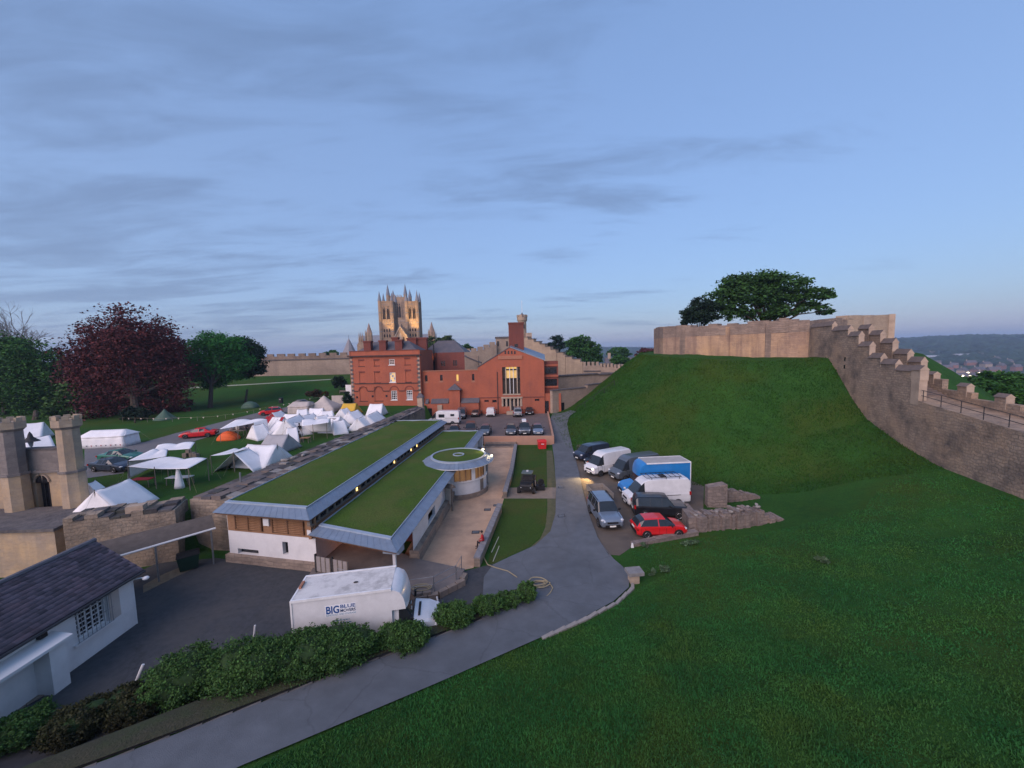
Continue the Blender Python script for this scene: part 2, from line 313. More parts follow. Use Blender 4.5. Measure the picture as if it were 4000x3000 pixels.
CANVASB = surf('canvas_beige', (0.50, 0.44, 0.40), (0.43, 0.38, 0.345), scale=1.2, rough=0.9, stain=(0.34, 0.30, 0.27), stain_scale=1.0, stain_amt=0.4, bump=0.15, bscale=2.5)
CANVASG = surf('canvas_grey', (0.40, 0.385, 0.39), (0.33, 0.32, 0.33), scale=1.2, rough=0.9, bump=0.15, bscale=2.5)
CANVASY = surf('canvas_yellow', (0.62, 0.38, 0.055), (0.55, 0.33, 0.045), scale=1.2, rough=0.9, bump=0.15, bscale=2.5)
CANVASR = surf('canvas_red', (0.36, 0.025, 0.035), (0.28, 0.02, 0.03), scale=1.2, rough=0.9)
ORANGE = surf('orange_nylon', (0.75, 0.13, 0.03), (0.66, 0.11, 0.025), scale=2, rough=0.6)
GREENN = surf('green_nylon', (0.065, 0.12, 0.085), (0.05, 0.095, 0.07), scale=2, rough=0.6)
BLACK = surf('black_plastic', (0.016, 0.016, 0.018), (0.010, 0.010, 0.012), scale=4, rough=0.6)
RUBBER = surf('tyre_rubber', (0.014, 0.014, 0.015), (0.022, 0.021, 0.021), scale=6, rough=0.9)
ALLOY = surf('wheel_alloy', (0.30, 0.30, 0.31), (0.2, 0.2, 0.21), scale=6, rough=0.35, metal=0.8)
STEEL = surf('galvanised_steel', (0.30, 0.31, 0.32), (0.22, 0.23, 0.24), scale=4, rough=0.5, metal=0.7)
DARKIRON = surf('dark_iron', (0.035, 0.035, 0.038), (0.022, 0.022, 0.025), scale=4, rough=0.7)
WHITEP = surf('white_paint', (0.74, 0.74, 0.74), (0.66, 0.66, 0.66), scale=3, rough=0.6, stain=(0.5, 0.49, 0.47), stain_scale=2, stain_amt=0.4)
REDPL = surf('red_plastic', (0.62, 0.022, 0.022), (0.52, 0.02, 0.02), scale=2, rough=0.45, spec=0.4)
VGLASS = glass('vehicle_glass', (0.018, 0.022, 0.026), 0.05)
DKGLASS = glass('dark_window_glass', (0.012, 0.013, 0.017), 0.12)
PALEGL = glass('pale_window_glass', (0.20, 0.22, 0.25), 0.12)
LENS = surf('headlamp_lens', (0.60, 0.62, 0.64), (0.5, 0.52, 0.54), scale=6, rough=0.15, spec=0.6)
TAIL = surf('tail_lamp_lens', (0.35, 0.01, 0.01), (0.28, 0.01, 0.01), scale=6, rough=0.2, spec=0.6)
PLATE = surf('number_plate', (0.78, 0.77, 0.72), (0.70, 0.69, 0.64), scale=20, rough=0.5)
BARK = surf('bark', (0.085, 0.066, 0.052), (0.05, 0.04, 0.033), scale=5, rough=1, stretch=(1, 1, 0.3), bump=0.6)
BARKG = surf('grey_bark', (0.20, 0.18, 0.175), (0.13, 0.12, 0.12), scale=5, rough=1, stretch=(1, 1, 0.3))
ROPE = surf('rope', (0.34, 0.29, 0.19), (0.27, 0.225, 0.14), scale=20, rough=1)
WARMLIT = glow('warm_lit_window', (1.0, 0.60, 0.16), 0.20)
VOID = surf('unlit_opening', (.012, .010, .010), (.008, .007, .007), scale=2, rough=1.0, spec=0.0)
LAMP = glow('lamp_glow', (1.0, 0.66, 0.22), 0.9)
LAMPW = glow('white_lamp_glow', (1.0, 0.82, 0.55), 2.2)
def leafmat(name, a, b_, isl=0.45): return surf(name, a, b_, scale=0.55, rough=0.75, spec=0.15, island=isl, coord='Object')

# ------------------------------------------------------------------ mesh building
OFF = {}
def tag(o, label=None, cat=None, group=None, kind=None):
    if label: o['label'] = label
    if cat: o['category'] = cat
    if group: o['group'] = group
    if kind: o['kind'] = kind
    return o
def thing(name, label, cat, loc=(0, 0, 0), rz=0.0, group=None):
    o = bpy.data.objects.new(name, None); COL.objects.link(o); o.empty_display_size = 0.2
    o.location = loc; o.rotation_euler = (0, 0, rz); OFF[o] = Vector(loc)
    return tag(o, label, cat, group)
class MB:
    def __init__(s): s.v = []; s.f = []; s.m = []; s.mi = 0
    def add(s, vs, fs):
        b = len(s.v); s.v += [tuple(v) for v in vs]; s.f += [tuple(b + i for i in f) for f in fs]; s.m += [s.mi] * len(fs); return s
    def box(s, x0, x1, y0, y1, z0, z1):
        return s.add([(x0, y0, z0), (x1, y0, z0), (x1, y1, z0), (x0, y1, z0), (x0, y0, z1), (x1, y0, z1), (x1, y1, z1), (x0, y1, z1)],
                     [(0, 3, 2, 1), (4, 5, 6, 7), (0, 1, 5, 4), (1, 2, 6, 5), (2, 3, 7, 6), (3, 0, 4, 7)])
    def obox(s, c, ux, hx, hy, z0, z1):          # box turned so that its x axis runs along ux
        u = Vector((ux[0], ux[1], 0)).normalized(); w_ = Vector((-u.y, u.x, 0)); c = Vector((c[0], c[1], 0))
        q = [c - u * hx - w_ * hy, c + u * hx - w_ * hy, c + u * hx + w_ * hy, c - u * hx + w_ * hy]
        return s.prism([(p.x, p.y) for p in q], z0, z1)
    def prism(s, poly, z0, z1):
        n = len(poly); a = sum(poly[i][0] * poly[(i + 1) % n][1] - poly[(i + 1) % n][0] * poly[i][1] for i in range(n))
        if a < 0: poly = poly[::-1]
        zf0 = z0 if callable(z0) else (lambda x, y: z0); zf1 = z1 if callable(z1) else (lambda x, y: z1)
        vs = [(x, y, zf0(x, y)) for x, y in poly] + [(x, y, zf1(x, y)) for x, y in poly]
        return s.add(vs, [tuple(range(n - 1, -1, -1)), tuple(range(n, 2 * n))] + [(i, (i + 1) % n, n + (i + 1) % n, n + i) for i in range(n)])
    def quad(s, a, b, c, d): return s.add([a, b, c, d], [(0, 1, 2, 3)])
    def slab(s, a, b, c, d, th):                 # a sheet with real thickness (extruded along its normal)
        a, b, c, d = map(Vector, (a, b, c, d)); n = (b - a).cross(d - a); n.normalize(); n *= th
        return s.add([a, b, c, d, a + n, b + n, c + n, d + n], [(3, 2, 1, 0), (4, 5, 6, 7), (0, 1, 5, 4), (1, 2, 6, 5), (2, 3, 7, 6), (3, 0, 4, 7)])
    def tube(s, pts, r, n=6, cap=True):
        pts = [Vector(p) for p in pts]; rs = r if isinstance(r, (list, tuple)) else [r] * len(pts)
        rings = []
        for i, p in enumerate(pts):
            d = (pts[min(i + 1, len(pts) - 1)] - pts[max(i - 1, 0)]);
            if d.length < 1e-9: d = Vector((0, 0, 1))
            d.normalize(); a = d.cross(Vector((0, 0, 1)) if abs(d.z) < 0.9 else Vector((1, 0, 0))).normalized(); b_ = d.cross(a)
            rings.append([p + (a * math.cos(2 * math.pi * k / n) + b_ * math.sin(2 * math.pi * k / n)) * rs[i] for k in range(n)])
        vs = [v for R_ in rings for v in R_]; fs = []
        for i in range(len(pts) - 1):
            for k in range(n):
                fs.append((i * n + k, i * n + (k + 1) % n, (i + 1) * n + (k + 1) % n, (i + 1) * n + k))
        if cap: fs += [tuple(range(n - 1, -1, -1)), tuple(range((len(pts) - 1) * n, len(pts) * n))]
        return s.add(vs, fs)
    def cyl(s, c, r0, r1, z0, z1, n=16, rot=0.0):
        vs = [(c[0] + r0 * math.cos(2 * math.pi * k / n + rot), c[1] + r0 * math.sin(2 * math.pi * k / n + rot), z0) for k in range(n)]
        vs += [(c[0] + r1 * math.cos(2 * math.pi * k / n + rot), c[1] + r1 * math.sin(2 * math.pi * k / n + rot), z1) for k in range(n)]
        return s.add(vs, [tuple(range(n - 1, -1, -1)), tuple(range(n, 2 * n))] + [(k, (k + 1) % n, n + (k + 1) % n, n + k) for k in range(n)])
    def lathe(s, c, prof, n=24, a0=0.0, a1=2 * math.pi):   # prof: (r, z) from outside in
        full = abs(a1 - a0 - 2 * math.pi) < 1e-6; m_ = n if full else n + 1; vs = []; fs = []
        for i, (r, z) in enumerate(prof):
            for k in range(m_):
                an = a0 + (a1 - a0) * k / n; vs.append((c[0] + r * math.cos(an), c[1] + r * math.sin(an), z))
        for i in range(len(prof) - 1):
            for k in range(n if full else n):
                k2 = (k + 1) % m_; fs.append((i * m_ + k, i * m_ + k2, (i + 1) * m_ + k2, (i + 1) * m_ + k))
        return s.add(vs, fs)
    def ell(s, c, rx, ry, rz, nu=10, nv=6, jit=0.0):
        vs = []; fs = []
        for j in range(nv + 1):
            th = math.pi * j / nv
            for i in range(nu):
                ph = 2 * math.pi * i / nu; k = 1 + jit * random.uniform(-1, 1)
                vs.append((c[0] + rx * k * math.sin(th) * math.cos(ph), c[1] + ry * k * math.sin(th) * math.sin(ph), c[2] + rz * k * math.cos(th)))
        for j in range(nv):
            for i in range(nu): fs.append((j * nu + i, (j + 1) * nu + i, (j + 1) * nu + (i + 1) % nu, j * nu + (i + 1) % nu))
        return s.add(vs, fs)
    def mesh(s, name, mats, off=Vector((0, 0, 0)), smooth=None):
        me = bpy.data.meshes.new(name)
        me.from_pydata([(x - off.x, y - off.y, z - off.z) for x, y, z in s.v], [], s.f)
        mats = mats if isinstance(mats, (list, tuple)) else [mats]
        for m_ in mats: me.materials.append(m_)
        if len(mats) > 1: me.polygons.foreach_set('material_index', s.m)
        if smooth is not None:
            me.polygons.foreach_set('use_smooth', [True] * len(me.polygons)); me.set_sharp_from_angle(angle=rad(smooth))
        me.update(); return me
    def build(s, name, mats, parent=None, world=True, smooth=None, **kw):
        off = OFF.get(parent, Vector((0, 0, 0))) if (parent and world) else Vector((0, 0, 0))
        o = bpy.data.objects.new(name, s.mesh(name, mats, off, smooth)); COL.objects.link(o)
        if parent: o.parent = parent; OFF[o] = off
        else: OFF[o] = Vector((0, 0, 0))
        return tag(o, **kw) if kw else o
def inst(name, me, parent, loc=(0, 0, 0), rot=(0, 0, 0), world=True, scale=None):
    o = bpy.data.objects.new(name, me); COL.objects.link(o)
    off = OFF.get(parent, Vector((0, 0, 0))) if (parent and world) else Vector((0, 0, 0))
    o.location = Vector(loc) - off; o.rotation_euler = rot
    if scale: o.scale = scale
    if parent: o.parent = parent
    OFF[o] = Vector(loc); return o
def npmesh(name, V, F, mat, parent=None, off=Vector((0, 0, 0)), smooth=False):
    me = bpy.data.meshes.new(name); k = F.shape[1]
    me.vertices.add(len(V)); me.vertices.foreach_set('co', (V - np.array(off)).astype(np.float32).ravel())
    me.loops.add(F.size); me.loops.foreach_set('vertex_index', F.astype(np.int32).ravel())
    me.polygons.add(len(F)); me.polygons.foreach_set('loop_start', np.arange(0, F.size, k, dtype=np.int32))
    me.polygons.foreach_set('loop_total', np.full(len(F), k, dtype=np.int32))
    me.materials.append(mat); me.update(calc_edges=True)
    if smooth: me.polygons.foreach_set('use_smooth', [True] * len(F))
    o = bpy.data.objects.new(name, me); COL.objects.link(o)
    if parent: o.parent = parent
    return o
def drape(name, poly, mat, dz, hf=H, cell=1.0, **kw):
    """a ground sheet cut along the terrain's own grid lines and laid dz above it"""
    bm = bmesh.new(); bm.faces.new([bm.verts.new((x, y, 0)) for x, y in poly])
    xs = [p[0] for p in poly]; ys = [p[1] for p in poly]
    for ax, lo, hi in ((0, min(xs), max(xs)), (1, min(ys), max(ys))):
        for k in range(math.ceil(lo / cell), math.floor(hi / cell) + 1):
            co = [0, 0, 0]; no = [0, 0, 0]; co[ax] = k * cell; no[ax] = 1
            bmesh.ops.bisect_plane(bm, geom=bm.verts[:] + bm.edges[:] + bm.faces[:], plane_co=co, plane_no=no, dist=1e-5)
    bmesh.ops.triangulate(bm, faces=bm.faces[:])
    for v in bm.verts: v.co.z = float(hf(v.co.x, v.co.y)) + dz
    for f_ in bm.faces:
        if f_.normal.z < 0: f_.normal_flip()
    bm.normal_update()
    for f_ in bm.faces:
        if f_.normal.z < 0: f_.normal_flip()
    me = bpy.data.meshes.new(name); bm.to_mesh(me); bm.free(); me.materials.append(mat)
    me.polygons.foreach_set('use_smooth', [True] * len(me.polygons))
    o = bpy.data.objects.new(name, me); COL.objects.link(o); return tag(o, kind='structure', **kw)
def gpoly(pxs): return [(q.x, q.y) for q in (G(*a) for a in pxs)]

# ================================================================== THE SETTING
gx = np.arange(-172, 121, 1.0); gy = np.arange(-4, 168, 1.0)
XX, YY = np.meshgrid(gx, gy); V = np.stack([XX, YY, H(XX, YY)], -1).reshape(-1, 3); nx = len(gx); ny = len(gy)
I, J = np.meshgrid(np.arange(nx - 1), np.arange(ny - 1)); a = (J * nx + I).ravel()
npmesh('ground', V, np.stack([a, a + 1, a + nx + 1, a + nx], -1), GRASS, smooth=True)['kind'] = 'structure'

# land beyond the castle: the hilltop, the valley to the south, the far ridge
def HO(x, y):
    R_ = np.hypot(x, y); az = np.arctan2(x, y)
    fall = 26 * sst(66, 190, x) + 26 * sst(190, 620, x) + 50 * sst(700, 1400, y) * (1 - sst(60, 400, x))
    ridge = (66 + 13 * az + 7 * np.sin(az * 9 + 1) + 3 * np.sin(az * 31)) * sst(1350, 3000, R_)
    return -3.5 - np.minimum(fall, 52) + ridge + 3 * np.sin(x * .004) * np.sin(y * .005) * sst(600, 1500, R_)
Rr = np.concatenate([np.linspace(60, 400, 40), np.geomspace(430, 6200, 56)]); Th = np.radians(np.linspace(-75, 75, 181))
RR, TT = np.meshgrid(Rr, Th); Xo = RR * np.sin(TT); Yo = RR * np.cos(TT)
V = np.stack([Xo, Yo, HO(Xo, Yo)], -1).reshape(-1, 3); nr = len(Rr); nth = len(Th)
I, J = np.meshgrid(np.arange(nr - 1), np.arange(nth - 1)); a = (J * nr + I).ravel()
LAND = surf('far_land', (0.030, 0.055, 0.028), (0.020, 0.040, 0.024), scale=0.012, rough=1, stain=(0.05, 0.065, 0.03), stain_scale=0.004, stain_amt=0.7, spec=0.05)
npmesh('hills', V, np.stack([a, a + 1, a + nr + 1, a + nr], -1), LAND, smooth=True)['kind'] = 'structure'

# roads, yards and paths
road_px = [(1560, 2999), (1700, 2700)]
road = [(-30, -2.4), (-9.2, 11.6), (-3.5, 15.05), (1.0, 17.9), (3.4, 19.5), (5.6, 21.2), (7.0, 22.8), (7.45, 24.2), (7.3, 25.2)]
road += gpoly([(2375, 2170), (2335, 2105), (2300, 2010), (2280, 1930), (2262, 1850), (2245, 1780), (2228, 1715), (2215, 1660), (2225, 1628), (2250, 1610), (2230, 1604), (2160, 1612), (2150, 1640), (2155, 1720), (2165, 1800), (2172, 1900), (2170, 2010), (2150, 2080), (2090, 2135), (1990, 2180), (1925, 2212), (1890, 2260), (1880, 2420)])
road += [(-1.8, 19.4), (-6.2, 16.5), (-12.5, 12.5), (-32, 0.2)]
drape('road', road, ASPHALT, 0.10)
yard = [(-21.75, 20.6), (-21.75, 14), (-32, 5.5), (-32, 0.4), (-12.6, 12.6), (-6.3, 16.6), (-1.9, 19.5)] + gpoly([(1880, 2410), (1890, 2260), (1925, 2205)]) + [(-3.5, 25.2), (-7, 23.4), (-14, 25.6), (-22.5, 27.7), (-26.5, 27.2), (-27.5, 23.5)]
drape('yard', yard, YARD, 0.045)
drape('hedge_bed', [(-30, 1.4), (-12.4, 12.62), (-6.2, 16.65), (-1.9, 19.45), (.9, 21.4), (.2, 22.3), (-3.5, 20.2), (-8.2, 17.6), (-14.2, 14.0), (-30, 4.2)], EARTH, 0.2)
court = [(-8.5, 23.8), (-3.0, 25.6), (-2.6, 28), (-1.3, 36), (-0.4, 46), (0.3, 59.0), (-8, 59.4), (-8, 40)]
drape('courtyard', court, TAN, 0.012)
MOWN = grass_mat('mown_grass', (0.040, 0.082, 0.016), (0.030, 0.062, 0.015), (0.055, 0.092, 0.018), (0.070, 0.080, 0.022), 1.6)
drape('mown_strip', gpoly([(2022, 1752), (2133, 1752), (2136, 1898), (1992, 1898)]), MOWN, 0.012)
drape('mown_strip', gpoly([(1972, 1950), (2136, 1950), (2134, 2040), (2112, 2098), (2068, 2138), (1990, 2172), (1926, 2206), (1906, 2200), (1924, 2120)]), MOWN, 0.012)
drape('dry_ground', gpoly([(560, 2290), (640, 2245), (740, 2205), (760, 2225), (690, 2255), (560, 2320)]), surf('dry_soil', (.20, .165, .115), (.13, .11, .08), scale=3, rough=1, bump=.4), 0.06)
park = gpoly([(2243, 1768), (2262, 1850), (2282, 1930), (2300, 2010), (2337, 2105), (2378, 2168), (2420, 2172), (2480, 2130), (2690, 2085), (2745, 2060), (2750, 1900), (2640, 1850), (2520, 1800), (2400, 1768), (2300, 1742), (2255, 1735)])
drape('parking_gravel', park, GRAVEL, 0.015)
drape('path', gpoly([(1958, 1948), (1975, 1905), (2172, 1905), (2170, 1948)]), surf('path_gravel', (0.23, 0.185, 0.15), (0.17, 0.14, 0.115), scale=2, rough=1, bump=0.2), 0.018)
drape('verge', gpoly([(2135, 1760), (2157, 1760), (2174, 1900), (2172, 2010), (2152, 2082), (2095, 2138), (2070, 2140), (2110, 2105), (2130, 2060), (2138, 1990)]), surf('worn_verge', (0.11, 0.10, 0.055), (0.075, 0.08, 0.04), scale=2, rough=1, bump=0.3), 0.008)
drape('camp_track', gpoly([(330, 1800), (330, 1750), (560, 1728), (690, 1692), (860, 1650), (1010, 1612), (1180, 1580), (1310, 1568), (1316, 1578), (1190, 1596), (1030, 1635), (900, 1680), (700, 1742), (560, 1790), (480, 1850), (330, 1870)]), surf('track', (0.16, 0.155, 0.16), (0.12, 0.118, 0.125), scale=2, rough=1, bump=0.2), 0.02)
# the raised car park with its own paved top
cpz = 1.30
cp = MB().prism([(-15, 84.5), (-15, 61.2), (-4.3, 60.0), (6.1, 59.2), (7.6, 84.0)], 0.0, cpz).build('car_park', SETTS, kind='structure')
# pale line of a footpath on the far bank
drape('bank_path', gpoly([(690, 1521), (700, 1515), (1000, 1499), (1325, 1479), (1327, 1482), (1000, 1503)]), surf('pale_path', (0.30, 0.32, 0.24), (0.25, 0.27, 0.2), scale=2, rough=1), 0.03)

# kerb of single stones round the bend of the drive
def stones_along(name, pts, size, mat, parent, zf, seed=0, gap=0.02, drop=0.12):
    rr = random.Random(seed); pts = [Vector((p[0], p[1], 0)) for p in pts]
    meshes = []
    for k in range(4):
        mb = MB(); L, W, T = size[0], size[1], size[2]
        j = lambda s_: rr.uniform(-s_, s_)
        mb.add([(-L / 2, -W / 2, -drop), (L / 2, -W / 2, -drop), (L / 2, W / 2, -drop), (-L / 2, W / 2, -drop)] +
               [(-L / 2 + j(.02) + .015, -W / 2 + .015 + j(.02), T + j(.02)), (L / 2 - .015, -W / 2 + .015 + j(.02), T + j(.02)), (L / 2 - .015, W / 2 - .015, T + j(.02)), (-L / 2 + .015, W / 2 - .015, T + j(.02))],
               [(0, 3, 2, 1), (4, 5, 6, 7), (0, 1, 5, 4), (1, 2, 6, 5), (2, 3, 7, 6), (3, 0, 4, 7)])
        meshes.append(mb.mesh(name, mat))
    acc = 0; i = 0
    while i < len(pts) - 1:
        d = pts[i + 1] - pts[i]; L = d.length
        if acc + size[0] / 2 > L: acc -= L; i += 1; continue
        p = pts[i] + d * ((acc + size[0] / 2) / L)
        inst(name, rr.choice(meshes), parent, (p.x, p.y, zf(p.x, p.y)), (0, 0, math.atan2(d.y, d.x)))
        acc += size[0] + gap
kb = thing('kerb', 'pale stone kerb curving round the bend of the drive beside the grass', 'kerb', (7.2, 23, h(7.2, 23)))
stones_along('kerb_stone', [(1.2, 17.95), (3.5, 19.4), (5.75, 21.05), (7.2, 22.7), (7.65, 24.2)], (0.75, 0.22, 0.12), COPELT, kb, h, 3)
kb2 = thing('kerb', 'thin stone edging between the drive and the hedge', 'kerb', (-12, 12.6, h(-12, 12.6)))
stones_along('kerb_stone', [(-20, 7.6), (-12.45, 12.55), (-6.2, 16.6), (-2.0, 19.3)], (0.9, 0.12, 0.09), surf('grey_kerb', (0.15, 0.145, 0.14), (0.10, 0.098, 0.098), scale=3, rough=0.95), kb2, h, 4, .004)
kb3 = thing('kerb', 'thin stone edging where the drive meets the parking gravel', 'kerb', (7.4, 25.3, h(7.4, 25.3)))
e_ = gpoly([(2468, 2262), (2400, 2192), (2350, 2130)])
stones_along('kerb_stone', e_, (0.8, 0.12, 0.08), MAT['grey_kerb'], kb3, h, 5)

# ------------------------------------------------------------------ facade helper
def facade(O, u, wd, z0, z1, holes, depth=0.25, mb=None):
    """wall sheet with real recesses; holes = (u0,u1,z0,z1[,depth]); normal points to the right of u"""
    mb = mb or MB(); O = Vector(O); u = Vector((u[0], u[1], 0)).normalized(); n = Vector((u.y, -u.x, 0))
    us = sorted({0.0, wd} | {x for q in holes for x in q[:2]}); zs = sorted({z0, z1} | {x for q in holes for x in q[2:4]})
    us = [x for x in us if 0 <= x <= wd]; zs = [z for z in zs if z0 <= z <= z1]
    pt = lambda a_, z, d=0.0: (O.x + u.x * a_ - n.x * d, O.y + u.y * a_ - n.y * d, z)
    for i in range(len(us) - 1):
        for j in range(len(zs) - 1):
            cu = (us[i] + us[i + 1]) / 2; cz = (zs[j] + zs[j + 1]) / 2
            if any(q[0] < cu < q[1] and q[2] < cz < q[3] for q in holes): continue
            mb.quad(pt(us[i], zs[j]), pt(us[i + 1], zs[j]), pt(us[i + 1], zs[j + 1]), pt(us[i], zs[j + 1]))
    for q in holes:
        d = q[4] if len(q) > 4 else depth; a0, a1, b0, b1 = q[:4]
        mb.quad(pt(a0, b0), pt(a0, b1), pt(a0, b1, d), pt(a0, b0, d)); mb.quad(pt(a1, b0, d), pt(a1, b1, d), pt(a1, b1), pt(a1, b0))
        mb.quad(pt(a0, b1), pt(a1, b1), pt(a1, b1, d), pt(a0, b1, d)); mb.quad(pt(a0, b0, d), pt(a1, b0, d), pt(a1, b0), pt(a0, b0))
    return mb
class Plane:                                   # an upright plane: pixel -> (u, z), and boxes set on it
    def __init__(s, A, B):
        s.A = Vector((A[0], A[1], 0)); d = Vector((B[0] - A[0], B[1] - A[1], 0)); s.w = d.length; s.u = d.normalized(); s.n = Vector((s.u.y, -s.u.x, 0))
    def uz(s, px, py):
        v = ray(px, py); k = s.A.dot(s.n) / (v.dot(s.n)); q = CAMP + v * k; return (q - s.A).dot(s.u), q.z
    def rect(s, px0, py0, px1, py1):
        a_ = s.uz(px0, (py0 + py1) / 2)[0]; b_ = s.uz(px1, (py0 + py1) / 2)[0]; c_ = s.uz((px0 + px1) / 2, py1)[1]; d_ = s.uz((px0 + px1) / 2, py0)[1]
        return (a_, b_, c_, d_)
    def pt(s, a_, z, d=0.0): q = s.A + s.u * a_ - s.n * d; return Vector((q.x, q.y, z))      # d > 0 goes into the wall
    def box(s, mb, a0, a1, z0, z1, d0, d1):
        c = s.A + s.u * ((a0 + a1) / 2) - s.n * ((d0 + d1) / 2)
        return mb.obox((c.x, c.y), s.u, abs(a1 - a0) / 2, abs(d1 - d0) / 2, z0, z1)
def window(pl, parent, r, d, frame, pane, cols, rows, fw=0.09, bw=0.045, name='window'):
    a0, a1, z0, z1 = r; mb = MB()
    for q in ((a0, a0 + fw, z0, z1), (a1 - fw, a1, z0, z1), (a0 + fw, a1 - fw, z0, z0 + fw), (a0 + fw, a1 - fw, z1 - fw, z1)): pl.box(mb, *q, d - 0.06, d + 0.02)
    w_ = mb.build(name, frame, parent)
    mb = MB()
    for k in range(1, cols): x = a0 + (a1 - a0) * k / cols; pl.box(mb, x - bw / 2, x + bw / 2, z0 + fw, z1 - fw, d - 0.03, d + 0.015)
    for k in range(1, rows): z = z0 + (z1 - z0) * k / rows; pl.box(mb, a0 + fw, a1 - fw, z - bw / 2, z + bw / 2, d - 0.027, d + 0.012)
    if mb.v: mb.build('glazing_bars', frame, w_)
    for i in range(cols):
        for j in range(rows):
            xa = a0 + (a1 - a0) * i / cols; xb = a0 + (a1 - a0) * (i + 1) / cols; za = z0 + (z1 - z0) * j / rows; zb = z0 + (z1 - z0) * (j + 1) / rows
            MB().add([pl.pt(xa, za, d + .018), pl.pt(xb, za, d + .018), pl.pt(xb, zb, d + .018), pl.pt(xa, zb, d + .018)], [(0, 1, 2, 3)]).build('pane', pane(i, j) if callable(pane) else pane, w_)
    return w_

# ------------------------------------------------------------------ shell keep on the mound
KP = [(27.6, 70.0), (29.2, 66.0), (34.3, 61.4), (38.6, 57.8), (42.5, 55.0), (50.4, 58.0), (59.3, 60.0), (64, 70), (60, 82), (48, 88), (35, 85), (28.5, 77)]
kc = Vector((45, 71, 0))
keep = thing('castle_keep', 'roofless many-sided stone keep crowning the grassy mound', 'keep', (45, 71, 12.5))
def inset(p, d):
    v = Vector((p[0], p[1], 0)) - kc; L = v.length; q = kc + v * ((L - d) / L); return (q.x, q.y)
rk = random.Random(4)
for i in range(len(KP)):
    A, B = KP[i], KP[(i + 1) % len(KP)]
    lit = i == 5  # sunlight on this face is put into a paler stone colour
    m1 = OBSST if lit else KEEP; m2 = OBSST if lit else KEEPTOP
    MB().prism([A, B, inset(B, 1.9), inset(A, 1.9)], 9.0, 16.75 if not lit else 16.4).build('wall', m1, keep)
    L = math.dist(A, B); n_ = max(2, round(L / 1.3)); top0 = [18.75, 18.5, 18.55, 18.75, 18.6, 19.15, 19.2, 18.8, 18.8, 18.8, 18.8, 18.9][i]
    a_ = Vector((A[0], A[1], 0)); b_ = Vector((B[0], B[1], 0)); ov = Vector(((b_ - a_).y, -(b_ - a_).x, 0)).normalized()
    mb = MB()
    for k in range(n_):
        p = a_.lerp(b_, k / n_); q = a_.lerp(b_, (k + 1) / n_); e = 0.0 if lit else rk.uniform(-.03, .05)
        pp = [(p + ov * e), (q + ov * e)]
        mb.prism([(pp[0].x, pp[0].y), (pp[1].x, pp[1].y), inset((q.x, q.y), 1.5), inset((p.x, p.y), 1.5)], 16.75 if not lit else 16.4, top0 + (rk.choice([0, 0, .15, -.3, -.1, .28, -.2]) if not lit else 0.02 * (k % 2)))
    mb.build('upper_wall', m2, keep)
    mb = MB()
    p0 = a_ + ov * 0.22; p1 = b_ + ov * 0.22
    mb.prism([(p0.x, p0.y), (p1.x, p1.y), (b_.x, b_.y), (a_.x, a_.y)], 9.0, 13.1 + rk.uniform(-.1, .15)); mb.build('plinth', KEEPTOP, keep)
for i in (1, 2, 3, 6):
    A = KP[i]; v = (Vector((A[0], A[1], 0)) - kc).normalized()
    if i == 6: MB().obox((A[0] - .35, A[1] - .1), (v.y, -v.x), .45, .35, 10, 19.3).build('corner_buttress', DRESSED, keep)
    else: MB().prism([(A[0] - v.x * .3 + v.y * .5, A[1] - v.y * .3 - v.x * .5), (A[0] + v.x * .05 + v.y * .4, A[1] + v.y * .05 - v.x * .4), (A[0] + v.x * .05 - v.y * .4, A[1] + v.y * .05 + v.x * .4), (A[0] - v.x * .3 - v.y * .5, A[1] - v.y * .3 + v.x * .5)], 10, 18.2 + rk.uniform(-.3, .3)).build('buttress', KEEP if i == 2 else KEEPTOP, keep)
kpl = Plane(KP[5], KP[6])
a0, a1, z0, z1 = kpl.rect(3287, 1288, 3325, 1316)
kpl.box(MB(), a0, a1, z0, z1, -0.03, 0.1).build('doorway', surf('dark_red_door', (0.07, 0.025, 0.022), (0.04, 0.016, 0.015), scale=3), keep)
for q in ((3372, 1240, 3398, 1282), (3365, 1315, 3388, 1345)): kpl.box(MB(), *kpl.rect(*q), -0.05, 0.1).build('pale_patch', DRESSED, keep)
for k in range(4):
    a_, z = kpl.uz(3292 + (k % 2) * 32, 1243 + (k // 2) * 26); kpl.box(MB(), a_ - .45, a_ + .45, z - .1, z + .1, -0.06, 0.1).build('string_stone', DRESSED, keep)
# grass inside the keep
MB().prism([inset(p, 1.6) for p in KP], 9.5, 13.3).build('keep_court', GRASS, kind='structure')

